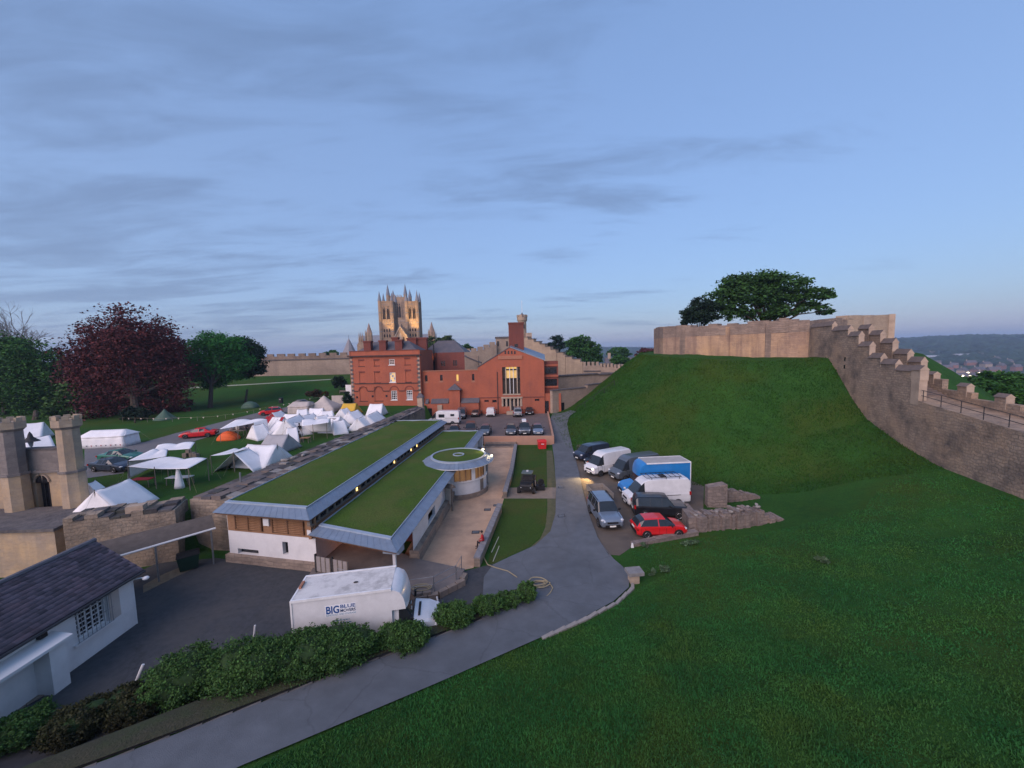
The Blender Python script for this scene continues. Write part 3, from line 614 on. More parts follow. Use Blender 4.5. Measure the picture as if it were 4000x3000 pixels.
# ------------------------------------------------------------------ curtain wall climbing the mound on the right
cw = thing('curtain_wall', 'long mottled stone castle wall climbing the mound to the keep on the right', 'wall', (38, 38, h(38, 38)))
cA = Vector((35.4, 26, 0)); cB = Vector((42.45, 55.0, 0)); cu_ = (cB - cA).normalized(); co_ = Vector((cu_.y, -cu_.x, 0))
def cpt(Y, off=0.0): k = (Y - 26) / (cu_.y); q = cA + cu_ * k + co_ * off; return q
wkY = [14, 26, 34, 35.8, 39, 43, 47, 50, 55]; wkZ = [7.6, 8.5, 9.35, 9.6, 10.6, 12.2, 14.0, 15.2, 15.6]
wk = lambda Y: float(np.interp(Y, wkY, wkZ))
mb = MB(); Ys = np.arange(14, 55.01, 0.5)
for i in range(len(Ys) - 1):
    p, q = cpt(Ys[i]), cpt(Ys[i + 1]); p2, q2 = cpt(Ys[i], 3.4), cpt(Ys[i + 1], 3.4); za = wk(Ys[i + 1])
    j0 = 0.06 * math.sin(i * 1.7) ; j1 = 0.06 * math.sin((i + 1) * 1.7)
    b0 = -3.0
    mb.quad((p.x, p.y, b0), (p.x + j0 * 0, p.y, wk(Ys[i])), (q.x, q.y, wk(Ys[i + 1])), (q.x, q.y, b0))
    mb.quad((p.x, p.y, wk(Ys[i])), (p2.x, p2.y, wk(Ys[i])), (q2.x, q2.y, wk(Ys[i + 1])), (q.x, q.y, wk(Ys[i + 1])))
    mb.quad((p2.x, p2.y, wk(Ys[i])), (p2.x, p2.y, -8), (q2.x, q2.y, -8), (q2.x, q2.y, wk(Ys[i + 1])))
mb.build('wall', CURTAIN, cw)
def step_block(Y0, Y1, off, z1, th, name='merlon', zlow=None, cap=0.55, bmat=CURTAIN):
    p, q = cpt(Y0, off), cpt(Y1, off); c = (p + q) / 2; hl = (q - p).length / 2
    z0 = min(wk(Y0), wk(Y1)) - 0.4 if zlow is None else zlow
    o = MB().obox((c.x, c.y), cu_, hl - 0.005, th / 2, z0, z1).build(name, bmat, cw)
    mb = MB(); e = 0.1
    A0 = cpt(Y0 - .05, off - th / 2 - e); A1 = cpt(Y0 - .05, off + th / 2 + e); Am = cpt(Y0 - .05, off); B0 = cpt(Y1 + .03, off - th / 2 - e); B1 = cpt(Y1 + .03, off + th / 2 + e); Bm = cpt(Y1 + .03, off)
    vs = [(A0.x, A0.y, z1), (A1.x, A1.y, z1), (Am.x, Am.y, z1 + cap), (B0.x, B0.y, z1), (B1.x, B1.y, z1), (Bm.x, Bm.y, z1 + cap)]
    mb.add(vs, [(0, 2, 1), (3, 4, 5), (0, 3, 5, 2), (1, 2, 5, 4), (0, 1, 4, 3)]); mb.build('cap', CAPST, o)
    MB().obox((cpt(Y0 - .02, off).x, cpt(Y0 - .02, off).y), cu_, .04, th / 2 + .02, max(z0 + .3, z1 - .95), z1 - .004).build('quoin', DRESSED, o)
    MB().add([(A0.x, A0.y - .02, z1 + .01), (A1.x, A1.y - .02, z1 + .01), (Am.x, Am.y - .02, z1 + cap)], [(0, 1, 2)]).build('gable_end', DRESSED, o)
for Y0, Y1, z in ((36.3, 38.4, 12.2), (38.4, 40.5, 12.75), (40.5, 42.3, 13.35), (42.3, 44.2, 14.6), (44.2, 46.2, 15.8), (46.2, 49.5, 16.6), (49.5, 54.6, 17.3)):
    step_block(Y0, Y1, 0.26, z, 0.5)
step_block(35.3, 36.25, 0.30, 12.35, 0.62, name='end_pier', cap=0.45, bmat=DRESSED)
for Y0, Y1, z in ((45.6, 47.4, 15.9), (43.6, 45.4, 14.9), (41.4, 43.3, 13.7), (47.6, 49.6, 16.7)): step_block(Y0, Y1, 3.15, z, 0.5)
mb = MB()
for Y0, Y1 in ((14, 20), (20, 26), (26, 30), (30, 34), (34, 37), (37, 40.6)):
    p, q = cpt(Y0, 3.15), cpt(Y1, 3.15); c = (p + q) / 2
    z = (wk(Y0) + wk(Y1)) / 2 + 0.75; mb.obox((c.x, c.y), cu_, (q - p).length / 2 - .004, .24, z - 1.6, z)
mb.build('parapet', CURTAIN, cw)
for Y0, Y1, z in ((38.0, 38.9, 11.75), (34.5, 35.4, 10.9), (31.1, 32.0, 10.35), (27.5, 28.4, 9.95), (24, 25, 9.6)): step_block(Y0, Y1, 3.15, z, 0.5, cap=0.3)
for Y0, Y1, z in ((39.6, 41.2, 12.9),): step_block(Y0, Y1, 3.15, z, 0.5)
mb = MB()                                             # iron handrail on the walkway
for k in np.arange(16, 35.2, 1.9): p = cpt(k, 0.15); mb.tube([(p.x, p.y, wk(k) - .05), (p.x, p.y, wk(k) + 1.0)], 0.03, 5)
for hz in (0.5, 1.0):
    mb.tube([(cpt(k, .15).x, cpt(k, .15).y, wk(k) + hz) for k in (16, 20, 26, 30, 35.2)], 0.028, 5)
mb.build('handrail', DARKIRON, cw)
mb = MB()
for i in range(24):
    Y = 36.4 + i * 0.52; p = cpt(Y + .26, 1.7); mb.obox((p.x, p.y), cu_, .26, 1.25, wk(Y) - .5, wk(Y + .52) + 0.02 + .004 * (i % 2))
mb.build('stair_flight', CAPST, cw)
mb = MB()                                             # narrow slits in the wall face
for px, py in ((3233, 1400), (3233, 1430)):
    Yq = 46.5; q = PY(px, py, Yq); p = cpt(Yq, -0.01); mb.obox((p.x, p.y), cu_, .12, .03, q.z - .35, q.z + .1)
mb.build('arrow_slit', DKGLASS, cw)

# ------------------------------------------------------------------ long garden wall
gw = thing('garden_wall', 'long thick rubble wall with dark coping between the camp and the turf roof', 'wall', (-21, 50, h(-19, 50)))
gA = Vector((-23.7, 29.0, 0)); gB = Vector((-18.0, 73.2, 0)); gu = (gB - gA).normalized(); gn = Vector((gu.y, -gu.x, 0)); gL = (gB - gA).length
GZ = lambda a_: 4.15 + 0.55 * a_ / gL
def gpt(a_, off): q = gA + gu * a_ + gn * off; return q
hw = lambda a_: 1.75 - 0.55 * a_ / gL
rg = random.Random(9); mb = MB(); mc = MB(); n_ = 60
for i in range(n_):
    a0, a1 = gL * i / n_, gL * (i + 1) / n_
    def sec(a_):
        z = GZ(a_); w_ = hw(a_); return [gpt(a_, w_), gpt(a_, -w_)], z
    (p, p2), za = sec(a0); (q, q2), zb = sec(a1)
    mb.quad((p.x, p.y, -1), (q.x, q.y, -1), (q.x, q.y, zb - .1), (p.x, p.y, za - .1))
    mb.quad((q2.x, q2.y, 0), (p2.x, p2.y, 0), (p2.x, p2.y, za - .1), (q2.x, q2.y, zb - .1))
    mb.quad((p.x, p.y, za - .1), (q.x, q.y, zb - .1), (q2.x, q2.y, zb - .1), (p2.x, p2.y, za - .1))
for e, s_ in ((0, 1), (gL, -1)):
    p, p2 = gpt(e, hw(e)), gpt(e, -hw(e)); z = GZ(e) - .1; mb.quad((p2.x, p2.y, -1), (p.x, p.y, -1), (p.x, p.y, z), (p2.x, p2.y, z))
mb.build('wall', STONE, gw)
# coping: three rows of separate flat stones, uneven, some pale ones patched in
rows = ((-0.98, -0.46), (-0.45, 0.02), (0.03, 0.50), (0.51, 1.05)); a_ = 0.0
COPED = surf('dark_coping_stone', (.065, .06, .064), (.04, .038, .042), scale=2.2, rough=.95, bump=.6, bscale=7, stain=(.09, .095, .06), stain_scale=.9, stain_amt=.5)
for rr_, (o0, o1) in enumerate(rows):
    a_ = rg.uniform(0, .5)
    while a_ < gL - 1.0:
        ln = rg.uniform(0.5, 1.2); b_ = min(a_ + ln, gL); w_ = hw((a_ + b_) / 2)
        z = GZ((a_ + b_) / 2) - .1; lift = 0.10 + (0.10 if rr_ in (1, 2) else 0) + rg.uniform(0, .11); pale = rg.random() < (0.22 if rr_ == 3 else 0.05)
        c = [gpt(a_ + .02, o0 * w_), gpt(b_ - .02, o0 * w_), gpt(b_ - .02, o1 * w_), gpt(a_ + .02, o1 * w_)]
        tl = (rg.uniform(-.05, .1), 0)
        vs = [(k.x, k.y, z - .05) for k in c] + [(c[0].x, c[0].y, z + lift), (c[1].x, c[1].y, z + lift), (c[2].x, c[2].y, z + lift - tl[0]), (c[3].x, c[3].y, z + lift - tl[0])]
        MB().add(vs, [(0, 1, 2, 3), (4, 7, 6, 5), (0, 4, 5, 1), (1, 5, 6, 2), (2, 6, 7, 3), (3, 7, 4, 0)]).build('coping_stone', COPELT if pale else rg.choice([COPE, COPE, COPED, MAT['merlon_cap_stone']]), gw)
        a_ = b_
p = gpt(gL + .55, 0.2); MB().obox((p.x, p.y), gu, .5, .5, 1.0, 6.6).build('end_pier', DRESSED, gw)
mb = MB(); q = gpt(gL + .55, .2)
mb.add([(q.x - .7, q.y - .7, 6.6), (q.x + .7, q.y - .7, 6.6), (q.x + .7, q.y + .7, 6.6), (q.x - .7, q.y + .7, 6.6), (q.x - .2, q.y, 7.3), (q.x + .2, q.y, 7.3)], [(0, 1, 5, 4), (1, 2, 5), (2, 3, 4, 5), (3, 0, 4), (3, 2, 1, 0)]); mb.build('pier_cap', SLATE, gw)
for k in range(3): inst('loose_stone', MB().ell((0, 0, 0), .42, .2, .16, 8, 5, .12).mesh('loose_stone', COPELT), gw, (gpt(9.5 + k * .9, -.9 + k * .35).x, gpt(9.5 + k * .9, 0).y, GZ(10) + .22), (0, 0, k))
MB().tube([gpt(3.4, -.4) + Vector((0, 0, GZ(3) - .2)), gpt(3.4, -.4) + Vector((0, 0, GZ(3) + .95))], .07, 6).build('vent_pipe', STEEL, gw)
# patch of ground lit by a lamp tucked under the coping
ld = bpy.data.lights.new('wall_lamp', 'POINT'); ld.energy = 14; ld.color = (1, .58, .18); ld.shadow_soft_size = .08
wl = thing('wall_lamp', 'small lit lamp fixed low on the garden wall above the turf roof', 'lamp', (*gpt(13.2, 1.45).to_2d(), GZ(13) - .45))
MB().ell((0, 0, 0), .1, .07, .07, 8, 5).build('lamp_glass', LAMP, wl, world=False)
mb = MB(); mb.box(-.12, .02, -.09, .09, -.1, -.05).build('bracket', DARKIRON, wl, world=False)
lo = bpy.data.objects.new('lamp_light', ld); COL.objects.link(lo); lo.parent = wl; lo.location = (.3, 0, .05)

# wall running on from it towards the lodge
sw = thing('side_wall', 'low crumbling stone wall between the lodge and the small yard', 'wall', (-31, 26, 0))
W2 = [(-31.2, 26.3), (-29.0, 27.2), (-25.6, 28.6)]
for i in range(2):
    A = Vector((*W2[i], 0)); B = Vector((*W2[i + 1], 0)); u = (B - A).normalized(); n2 = Vector((u.y, -u.x, 0))
    zz = (4.1, 3.9)[i]
    q = [A + n2 * 1.1, B + n2 * 1.1, B - n2 * 1.3, A - n2 * 1.3]
    MB().prism([(k.x, k.y) for k in q], -1, zz).build('wall', STONE, sw)
    L = (B - A).length; a_ = 0
    while a_ < L - .4:
        ln = rg.uniform(.45, .95)
        for o0, o1 in ((-1.3, -.5), (-.48, .3), (.32, 1.12)):
            b_ = min(a_ + ln, L); c = [A + u * (a_ + .02) + n2 * o0, A + u * (b_ - .02) + n2 * o0, A + u * (b_ - .02) + n2 * o1, A + u * (a_ + .02) + n2 * o1]
            MB().prism([(k.x, k.y) for k in c], zz - .03, zz + rg.uniform(.04, .3)).build('coping_stone', rg.choice([COPE, COPED, STONE]), sw)
        a_ += ln
MB().obox((-27.6, 27.2), (1, .4), .5, .35, -1, 4.5).build('stub_pier', DRESSED, sw)

# ------------------------------------------------------------------ workshop with turf roofs
ws = thing('workshop_building', 'long low workshop with two stepped turf roofs edged in blue-grey lead', 'building', (-13, 40, 0))
def UQ(A, B, C_, D):                     # a four-cornered roof: points by (s, t)
    A, B, C_, D = (Vector(q) for q in (A, B, C_, D))
    return lambda s, t: (A * (1 - s) + B * s) * (1 - t) + (D * (1 - s) + C_ * s) * t
LPANEL = {}
def lead_edge(name_p, e0, e1, i0, i1, step, parent, z_in):
    """lead margin between the eave line e0-e1 (low) and the inner line i0-i1 (high): single sheets with rolled seams"""
    e0, e1, i0, i1 = map(Vector, (e0, e1, i0, i1)); n_ = max(2, round((e1 - e0).length / step))
    for k in range(n_):
        s0, s1 = k / n_, (k + 1) / n_
        a_, b_, c_, d_ = e0.lerp(e1, s0), e0.lerp(e1, s1), i0.lerp(i1, s1), i0.lerp(i1, s0)
        mb = MB(); nrm = (b_ - a_).cross(d_ - a_).normalized(); nrm = nrm if nrm.z > 0 else -nrm
        t_ = nrm * 0.05
        mb.add([a_, b_, c_, d_, a_ + t_, b_ + t_, c_ + t_, d_ + t_], [(0, 3, 2, 1), (4, 5, 6, 7), (0, 1, 5, 4), (1, 2, 6, 5), (2, 3, 7, 6), (3, 0, 4, 7)])
        g0, g1 = a_ + t_, d_ + t_
        mb.tube([g0, g1], 0.018, 5)
        mb.build(name_p, LEAD, parent)
def turf_roof(nm, corners, zz, inner_w, sides, parent, kerb=0.2, step=0.55, rise=.5):
    """corners: near-left, near-right, far-right, far-left of the eaves; sides: which edges carry lead"""
    c = [Vector((*q, zz)) for q in corners]
    ctr = sum(c, Vector()) / 4
    def off(i, j, w_):                    # inward unit normal of edge i-j
        d = (c[j] - c[i]).normalized(); n2 = Vector((-d.y, d.x, 0)); return n2 if n2.dot(ctr - c[i]) > 0 else -n2
    W_ = [inner_w if k in sides else 0.25 for k in range(4)]      # edges: 0 near, 1 right, 2 far, 3 left
    def ring(k2):
        ln = [(c[i] + off(i, (i + 1) % 4, 1) * (W_[i] * k2), c[(i + 1) % 4] - c[i]) for i in range(4)]
        res = []
        for i in range(4):
            p, d = ln[(i - 1) % 4]; q, e = ln[i]
            den = d.x * e.y - d.y * e.x; t = ((q.x - p.x) * e.y - (q.y - p.y) * e.x) / den; res.append(p + d * t)
        return res
    inn = ring(1.0)
    inn = [Vector((p.x, p.y, zz + rise)) for p in inn]
    for i in range(4):
        j = (i + 1) % 4
        if i in sides: lead_edge('lead_sheet', c[i], c[j], inn[i], inn[j], step, parent, zz)
    # pale kerb round the turf
    c2 = [Vector((p.x, p.y, 0)) for p in inn]; ctr2 = sum(c2, Vector()) / 4
    k2 = [p + (ctr2 - p).normalized() * (kerb * 1.5) for p in c2]
    for i in range(4):
        j = (i + 1) % 4
        MB().prism([(c2[i].x, c2[i].y), (c2[j].x, c2[j].y), (k2[j].x, k2[j].y), (k2[i].x, k2[i].y)], zz + .2, zz + rise + .14).build('kerb', LEADLT, parent)
    # turf, gently domed
    mb = MB(); nu, nv = 14, 50; f_ = UQ(*k2)
    for i in range(nv + 1):
        for k in range(nu + 1):
            p = f_(k / nu, i / nv); b_ = math.sin(math.pi * k / nu) * min(1, 6 * min(i, nv - i) / nv)
            mb.v.append((p.x, p.y, zz + rise + .06 + .14 * b_ + .03 * math.sin(p.x * 2.1) * math.sin(p.y * 1.7)))
    for i in range(nv):
        for k in range(nu): mb.f.append((i * (nu + 1) + k, i * (nu + 1) + k + 1, (i + 1) * (nu + 1) + k + 1, (i + 1) * (nu + 1) + k)); mb.m.append(0)
    mb.build('turf', ROOFGRASS, parent, smooth=60)
    MB().prism([(p.x, p.y) for p in ring(.12)], zz - .12, zz + .02).build('soffit', TIMBERD, parent)
    MB().prism([(p.x, p.y) for p in k2], zz + .03, zz + rise).build('roof_deck', DARKIRON, parent)
upper = [(-21.6, 26.6), (-13.8, 24.9), (-10.4, 60.2), (-18.6, 60.6)]
lower = [(-13.9, 24.85), (-7.2, 22.25), (-4.3, 56.6), (-10.75, 57.2)]
turf_roof('upper', upper, 4.0, .82, (0, 1), ws, rise=.38)
turf_roof('lower', lower, 3.0, .82, (0, 1), ws, rise=.24)
# walls under the upper roof (front)
fa, fb = (-21.2, 27.35), (-13.95, 25.75); wp = Plane(fa, fb)
holes = [wp.rect(930, 2146, 1010, 2166), wp.rect(1104, 2117, 1126, 2166)]
facade((*fa, 0), wp.u, wp.w, 0.6, 2.35, holes, 0.3).build('front_wall', RENDER, ws)
for q in holes:
    wp.box(MB(), q[0], q[1], q[2], q[3], .28, .34).build('window', DKGLASS, ws)
wp.box(MB(), -.12, wp.w + .12, -.3, .62, -.28, .4).build('stone_plinth', masonry('plinth_stone', (0.34, 0.265, 0.21), (0.27, 0.21, 0.17), (0.17, 0.14, 0.12), .6, .26, .025, stain=(.14, .11, .095), stain_amt=.6, stain_scale=.9, bump=.8), ws)
wp.box(MB(), 0, wp.w, 2.35, 3.86, .02, .2).build('timber_band', TIMBER, ws)
for a0, a1 in ((.75, 3.1), (3.95, 6.6)):
    f_ = wp.box(MB(), a0, a1, 2.5, 3.72, .0, .06).build('louvre_frame', TIMBERD, ws)
    sl = MB().box(-(a1 - a0 - .2) / 2, (a1 - a0 - .2) / 2, -.05, .03, -.03, .03).mesh('slat', TIMBER)
    for k in range(9):
        p = wp.pt((a0 + a1) / 2, 2.6 + k * .128, -.03); inst('slat', sl, f_, p, (rad(25), 0, math.atan2(wp.u.y, wp.u.x)))
    for x in (a0 + .05, (a0 + a1) / 2, a1 - .05): wp.box(MB(), x - .04, x + .04, 2.52, 3.7, -.1, -.001).build('mullion', TIMBERD, f_)
wp.box(MB(), 3.28, 3.75, 3.0, 3.5, -.12, .0).build('vent_box', WHITEP, ws)
wp.box(MB(), 7.05, 7.35, 2.7, 3.05, -.3, .0).build('alarm_box', WHITEP, ws)
# side walls
def vwall(A, B, z0, z1, th, mat, name, par): u = Vector((B[0] - A[0], B[1] - A[1], 0)); c = ((A[0] + B[0]) / 2, (A[1] + B[1]) / 2); return MB().obox(c, u, u.length / 2, th / 2, z0, z1).build(name, mat, par)
vwall((-21.1, 27.4), (-18.2, 60.2), 0, 3.9, .3, RENDER, 'left_wall', ws)
vwall((-18.3, 60.1), (-4.6, 56.4), 0, 2.95, .3, RENDER, 'end_wall', ws)
# clerestory between the two roofs: sill band, posts and single dark windows
cA_ = Vector((-14.02, 25.5, 0)); cB_ = Vector((-10.75, 59.7, 0)); clp = Plane((cA_.x, cA_.y), (cB_.x, cB_.y))
clp.box(MB(), 0, clp.w, 2.4, 3.38, .05, .25).build('clerestory_wall', TIMBER, ws)
nW = 34
pm = None
for k in range(nW):
    a0 = clp.w * k / nW + .12; a1 = clp.w * (k + 1) / nW - .12
    lit = k in (6, 14, 19, 21)
    if k in (5, 6): 
        if not lit: continue
    o = clp.box(MB(), a0 if not lit else a0 + .3, a1 if not lit else a0 + .5, 3.42, 3.84, .1, .14).build('clerestory_window' if not lit else 'clerestory_lamp', DKGLASS if not lit else LAMP, ws)
    clp.box(MB(), clp.w * k / nW - .1, clp.w * k / nW + .1, 3.39, 3.88, .02, .24).build('post', OLDWOOD, ws)
clp.box(MB(), 0, clp.w, 3.33, 3.40, -.05, .3).build('sill', OLDWOOD, ws)
clp.box(MB(), 0, clp.w, 3.84, 3.878, .03, .22).build('head_beam', TIMBERD, ws)
# lower block: open porch at the front, rendered side wall on the right
rA, rB = (-7.35, 26.4), (-5.25, 56.2); rp = Plane(rA, rB)
facade((*rA, 0), rp.u, rp.w, 0.55, 2.95, [rp.rect(1672, 1990, 1700, 2030), (24, 25, .6, 2.5)], .25).build('side_wall', RENDER, ws)
rp.box(MB(), 0, rp.w, -.2, .95, -.42, .3).build('stone_plinth', MAT['plinth_stone'], ws)
rp.box(MB(), 0, rp.w, 2.3, 2.94, .05, .25).build('side_band', OLDWOOD, ws)
vwall((-13.6, 30.6), (-7.4, 29.6), 0, 2.9, .25, BRICKD, 'porch_back_wall', ws)
vwall((-14.15, 25.9), (-13.5, 30.6), 0, 2.95, .3, RENDER, 'porch_side_wall', ws)
MB().obox((-7.7, 23.3), (1, 0), .09, .09, .35, 2.9).build('porch_post', WHITEP, ws)
MB().obox((-7.75, 23.35), (1, -.2), .55, .35, 2.55, 2.88).build('post_head', LEADLT, ws)
MB().obox((-9.0, 26.5), (1, -.2), .6, .3, 1.3, 2.7).build('pale_screen', SALMON, ws)
pl_ = bpy.data.lights.new('porch_lamp', 'POINT'); pl_.energy = 10; pl_.color = (1, .36, .14); pl_.shadow_soft_size = .1
po = thing('porch_lamp', 'orange-glowing lamp on the back wall of the open porch', 'lamp', (-11.9, 29.9, 1.95))
MB().ell((0, 0, 0), .14, .1, .1, 8, 5).build('lamp_glass', glow('orange_lamp', (1, .3, .08), 2.5), po, world=False)
MB().box(-.1, .1, .05, .22, -.12, -.07).build('bracket', DARKIRON, po, world=False)
lo = bpy.data.objects.new('lamp_light', pl_); COL.objects.link(lo); lo.parent = po; lo.location = (0, -.5, .1)
# apron in front of the porch, curved stone edge of separate stones
ap = [(-14.1, 25.45), (-13.9, 24.5), (-11.5, 23.5), (-9, 22.45), (-7, 21.95), (-5, 22.4), (-3.75, 23.6), (-3.5, 24.9), (-7.0, 26.3), (-13.7, 30.4)]
MB().prism(ap, -.1, .38).build('porch_apron', surf('concrete', (0.20, 0.17, 0.155), (0.145, 0.128, 0.12), scale=1.5, rough=.95, stain=(.11, .1, .1), stain_scale=.6), kind='structure')
et = thing('apron_wall', 'low curved wall of rough stones edging the porch apron', 'wall', (-8, 22.2, 0))
stones_along('stone', [(-14.0, 24.35), (-11.55, 23.35), (-9, 22.3), (-6.95, 21.8), (-4.9, 22.28), (-3.6, 23.5), (-3.35, 24.6)], (.62, .34, .40), masonry('apron_stone', (.27, .215, .175), (.21, .17, .145), (.14, .12, .1), 3, 3, .01, stain=(.12, .1, .09), stain_amt=.7, stain_scale=.9, bump=.6), et, lambda x, y: 0.02, 8, .03, .1)
stones_along('stone', [(-13.0, 24.0), (-11.55, 23.42), (-9, 22.37), (-6.95, 21.87), (-4.95, 22.33)], (.5, .26, .14), MAT['apron_stone'], et, lambda x, y: 0.44, 12, .05, .03)
gt = thing('yard_gate', 'pair of pale boarded gates closing the left side of the porch', 'gate', (-12.3, 24.6, .4))
for k in range(2):
    c = (-13.0 + k * 1.35, 24.75 - k * .45); u = Vector((1.35, -.45, 0))
    lf = MB().obox(c, u, .65, .02, .45, 1.5).build('leaf', surf('grey_board', (.30, .27, .26), (.24, .215, .21), scale=3, rough=.9), gt)
    for s_ in (-.6, -.2, .2, .6): MB().obox((c[0] + u.normalized().x * s_, c[1] + u.normalized().y * s_ - .03), u, .03, .025, .45, 1.52).build('batten', OLDWOOD, lf)
    MB().obox((c[0] - .62 * u.normalized().x, c[1] - .62 * u.normalized().y), u, .05, .06, .3, 1.65).build('gate_post', DARKIRON, gt)
rl = thing('rope_rail', 'thin steel rail on posts along the edge of the porch apron', 'railing', (-7, 22.1, .4))
rpts = [(-11.5, 23.65), (-9, 22.6), (-7, 22.1), (-5.1, 22.5), (-3.9, 23.65), (-3.7, 24.8)]
for p in rpts: MB().tube([(p[0], p[1], .35), (p[0], p[1], 1.35)], .03, 6).build('post', STEEL, rl)
for z in (.85, 1.33): MB().tube([(p[0], p[1], z) for p in rpts], .018, 5).build('rail', STEEL, rl)

# ------------------------------------------------------------------ round pavilion
PC = (-6.0, 41.0)
pv = thing('round_pavilion', 'round white pavilion with a turf disc roof ringed in lead', 'pavilion', (*PC, h(*PC)))
MB().lathe(PC, [(2.95, .4), (2.95, 1.75)], 48, -2.6, 1.4).build('lower_wall', RENDER, pv, smooth=40)
MB().lathe(PC, [(3.1, -.2), (3.1, .5), (2.95, .5)], 48, -2.6, 1.4).build('plinth', MAT['plinth_stone'], pv, smooth=40)
MB().lathe(PC, [(3.05, 1.75), (3.05, 1.86), (2.7, 1.86)], 48, -2.6, 1.4).build('sill_ring', RENDER, pv, smooth=40)
for a0, a1 in ((-2.6, -1.62), (-.98, -.82), (-.25, 1.4)): MB().lathe(PC, [(2.88, 1.86), (2.88, 3.3)], 20, a0, a1).build('upper_wall', RENDER, pv, smooth=40)
for a0, a1 in ((-1.62, -.98), (-.82, -.25)):
    MB().lathe(PC, [(2.72, 1.86), (2.72, 3.2)], 12, a0, a1).build('timber_glazing', glow('warm_timber_glass', (.42, .22, .09), .09), pv, smooth=40)
    for k in range(4):
        an = a0 + (a1 - a0) * k / 3; MB().obox((PC[0] + 2.76 * math.cos(an), PC[1] + 2.76 * math.sin(an)), (-math.sin(an), math.cos(an)), .05, .06, 1.86, 3.2).build('mullion', TIMBER, pv)
MB().lathe(PC, [(2.97, .5), (2.97, 1.7)], 4, -.62, -.42).build('door', OLDWOOD, pv)
MB().lathe(PC, [(2.6, 3.25), (3.78, 3.34), (3.80, 3.42)], 64).build('soffit', WHITEP, pv, smooth=30)
for k in range(48):
    a0, a1 = 2 * math.pi * k / 48, 2 * math.pi * (k + 1) / 48; mb = MB().lathe(PC, [(3.80, 3.42), (2.95, 3.80)], 2, a0, a1)
    mb.tube([(PC[0] + 3.8 * math.cos(a0), PC[1] + 3.8 * math.sin(a0), 3.44), (PC[0] + 2.95 * math.cos(a0), PC[1] + 2.95 * math.sin(a0), 3.82)], .022, 4); mb.build('lead_sheet', LEAD, pv)
MB().lathe(PC, [(2.98, 3.7), (2.98, 3.95), (2.78, 3.95), (2.78, 3.7)], 64).build('kerb', LEADLT, pv, smooth=30)
MB().lathe(PC, [(2.8, 3.86), (1.6, 3.9), (.01, 3.93)], 48).build('turf', ROOFGRASS, pv, smooth=60)
MB().lathe(PC, [(.62, 3.92), (.62, 4.0), (.5, 4.0), (.5, 3.92)], 32).build('rooflight_ring', LEADLT, pv, smooth=30)
MB().obox((PC[0] - 3.75, PC[1] - .4), (0, 1), .22, .1, 2.7, 3.45).build('rain_head', LEADLT, pv)
MB().obox((PC[0] + 3.0, PC[1] + .6), (0, 1), .12, .12, .3, 3.3).build('downpipe', STEEL, pv)
for k, (an, r_) in enumerate(((.55, 3.0), (.12, 3.6))):
    L_ = thing('roof_floodlight', ('lit warm floodlight on the far rim of the round roof', 'lit warm lamp on the right eave of the round roof')[k], 'floodlight', (PC[0] + r_ * math.cos(an), PC[1] + r_ * math.sin(an), 3.96 if k == 0 else 3.52))
    MB().ell((0, -.05, .12), .13, .07, .09, 10, 6).build('lens', LAMPW, L_, world=False); MB().box(-.12, .12, -.02, .12, -.05, .2).build('housing', DARKIRON, L_, world=False)
    ld = bpy.data.lights.new('flood', 'POINT'); ld.energy = 8; ld.color = (1, .7, .35); ld.shadow_soft_size = .1
    lo = bpy.data.objects.new('lamp_light', ld); COL.objects.link(lo); lo.parent = L_; lo.location = (-.15, -.4, .4)

# easel-like sign boards leaning on the side wall
sg = thing('notice_board', 'tall wooden framed notice board leaning by the workshop side wall', 'notice board', (*G(1745, 1990).to_2d(), .02), rad(-35))
for x in (-.75, .75): MB().box(x - .06, x + .06, -.06, .06, 0, 2.3).build('post', OLDWOOD, sg, world=False)
MB().box(-.68, .68, -.04, .04, .6, 2.15).build('panel', surf('pale_poster', (.58, .54, .47), (.50, .47, .41), scale=2, rough=.8), sg, world=False)
MB().add([(-1.0, -.35, 2.25), (1.0, -.35, 2.25), (1.0, .35, 2.25), (-1.0, .35, 2.25), (-1, 0, 2.6), (1, 0, 2.6)], [(0, 1, 5, 4), (2, 3, 4, 5), (0, 4, 3), (1, 2, 5), (3, 2, 1, 0)]).build('little_roof', OLDWOOD, sg, world=False)

# ------------------------------------------------------------------ low wall along the courtyard, retaining wall, steps
lw = thing('court_wall', 'low stone-capped wall between the tan courtyard and the grass strip', 'wall', (-1.6, 34, h(-1.6, 34)))
for pts in ([(-2.75, 25.7), (-2.2, 29.5), (-1.45, 34.9)], [(-1.0, 38.3), (-.3, 46), (.35, 58.5)]):
    for i in range(len(pts) - 1): vwall(pts[i], pts[i + 1], -.3, .62, .42, STONE, 'wall', lw)
    stones_along('coping_stone', pts, (.95, .52, .09), surf('grey_cap', (.23, .22, .225), (.165, .16, .165), scale=2, rough=.95), lw, lambda x, y: .63, 5, .01, .0)
rt = thing('retaining_wall', 'salmon rendered retaining wall holding up the car park', 'wall', (.5, 59.6, .3))
vwall((-4.6, 59.75), (6.2, 58.95), -.5, 1.72, .35, SALMON, 'wall', rt)
vwall((6.2, 58.8), (7.75, 84), -.5, 1.70, .3, SALMON, 'side_wall', rt)
st = thing('stone_steps', 'two shallow stone steps below the salmon retaining wall', 'steps', (-2, 58, .3))
for k in range(3): vwall((-4.4, 59.3 - k * .5), (.4, 58.95 - k * .5), -.2, .86 - k * .2, .5, COPE if k % 2 else MAT['plinth_stone'], 'step', st)

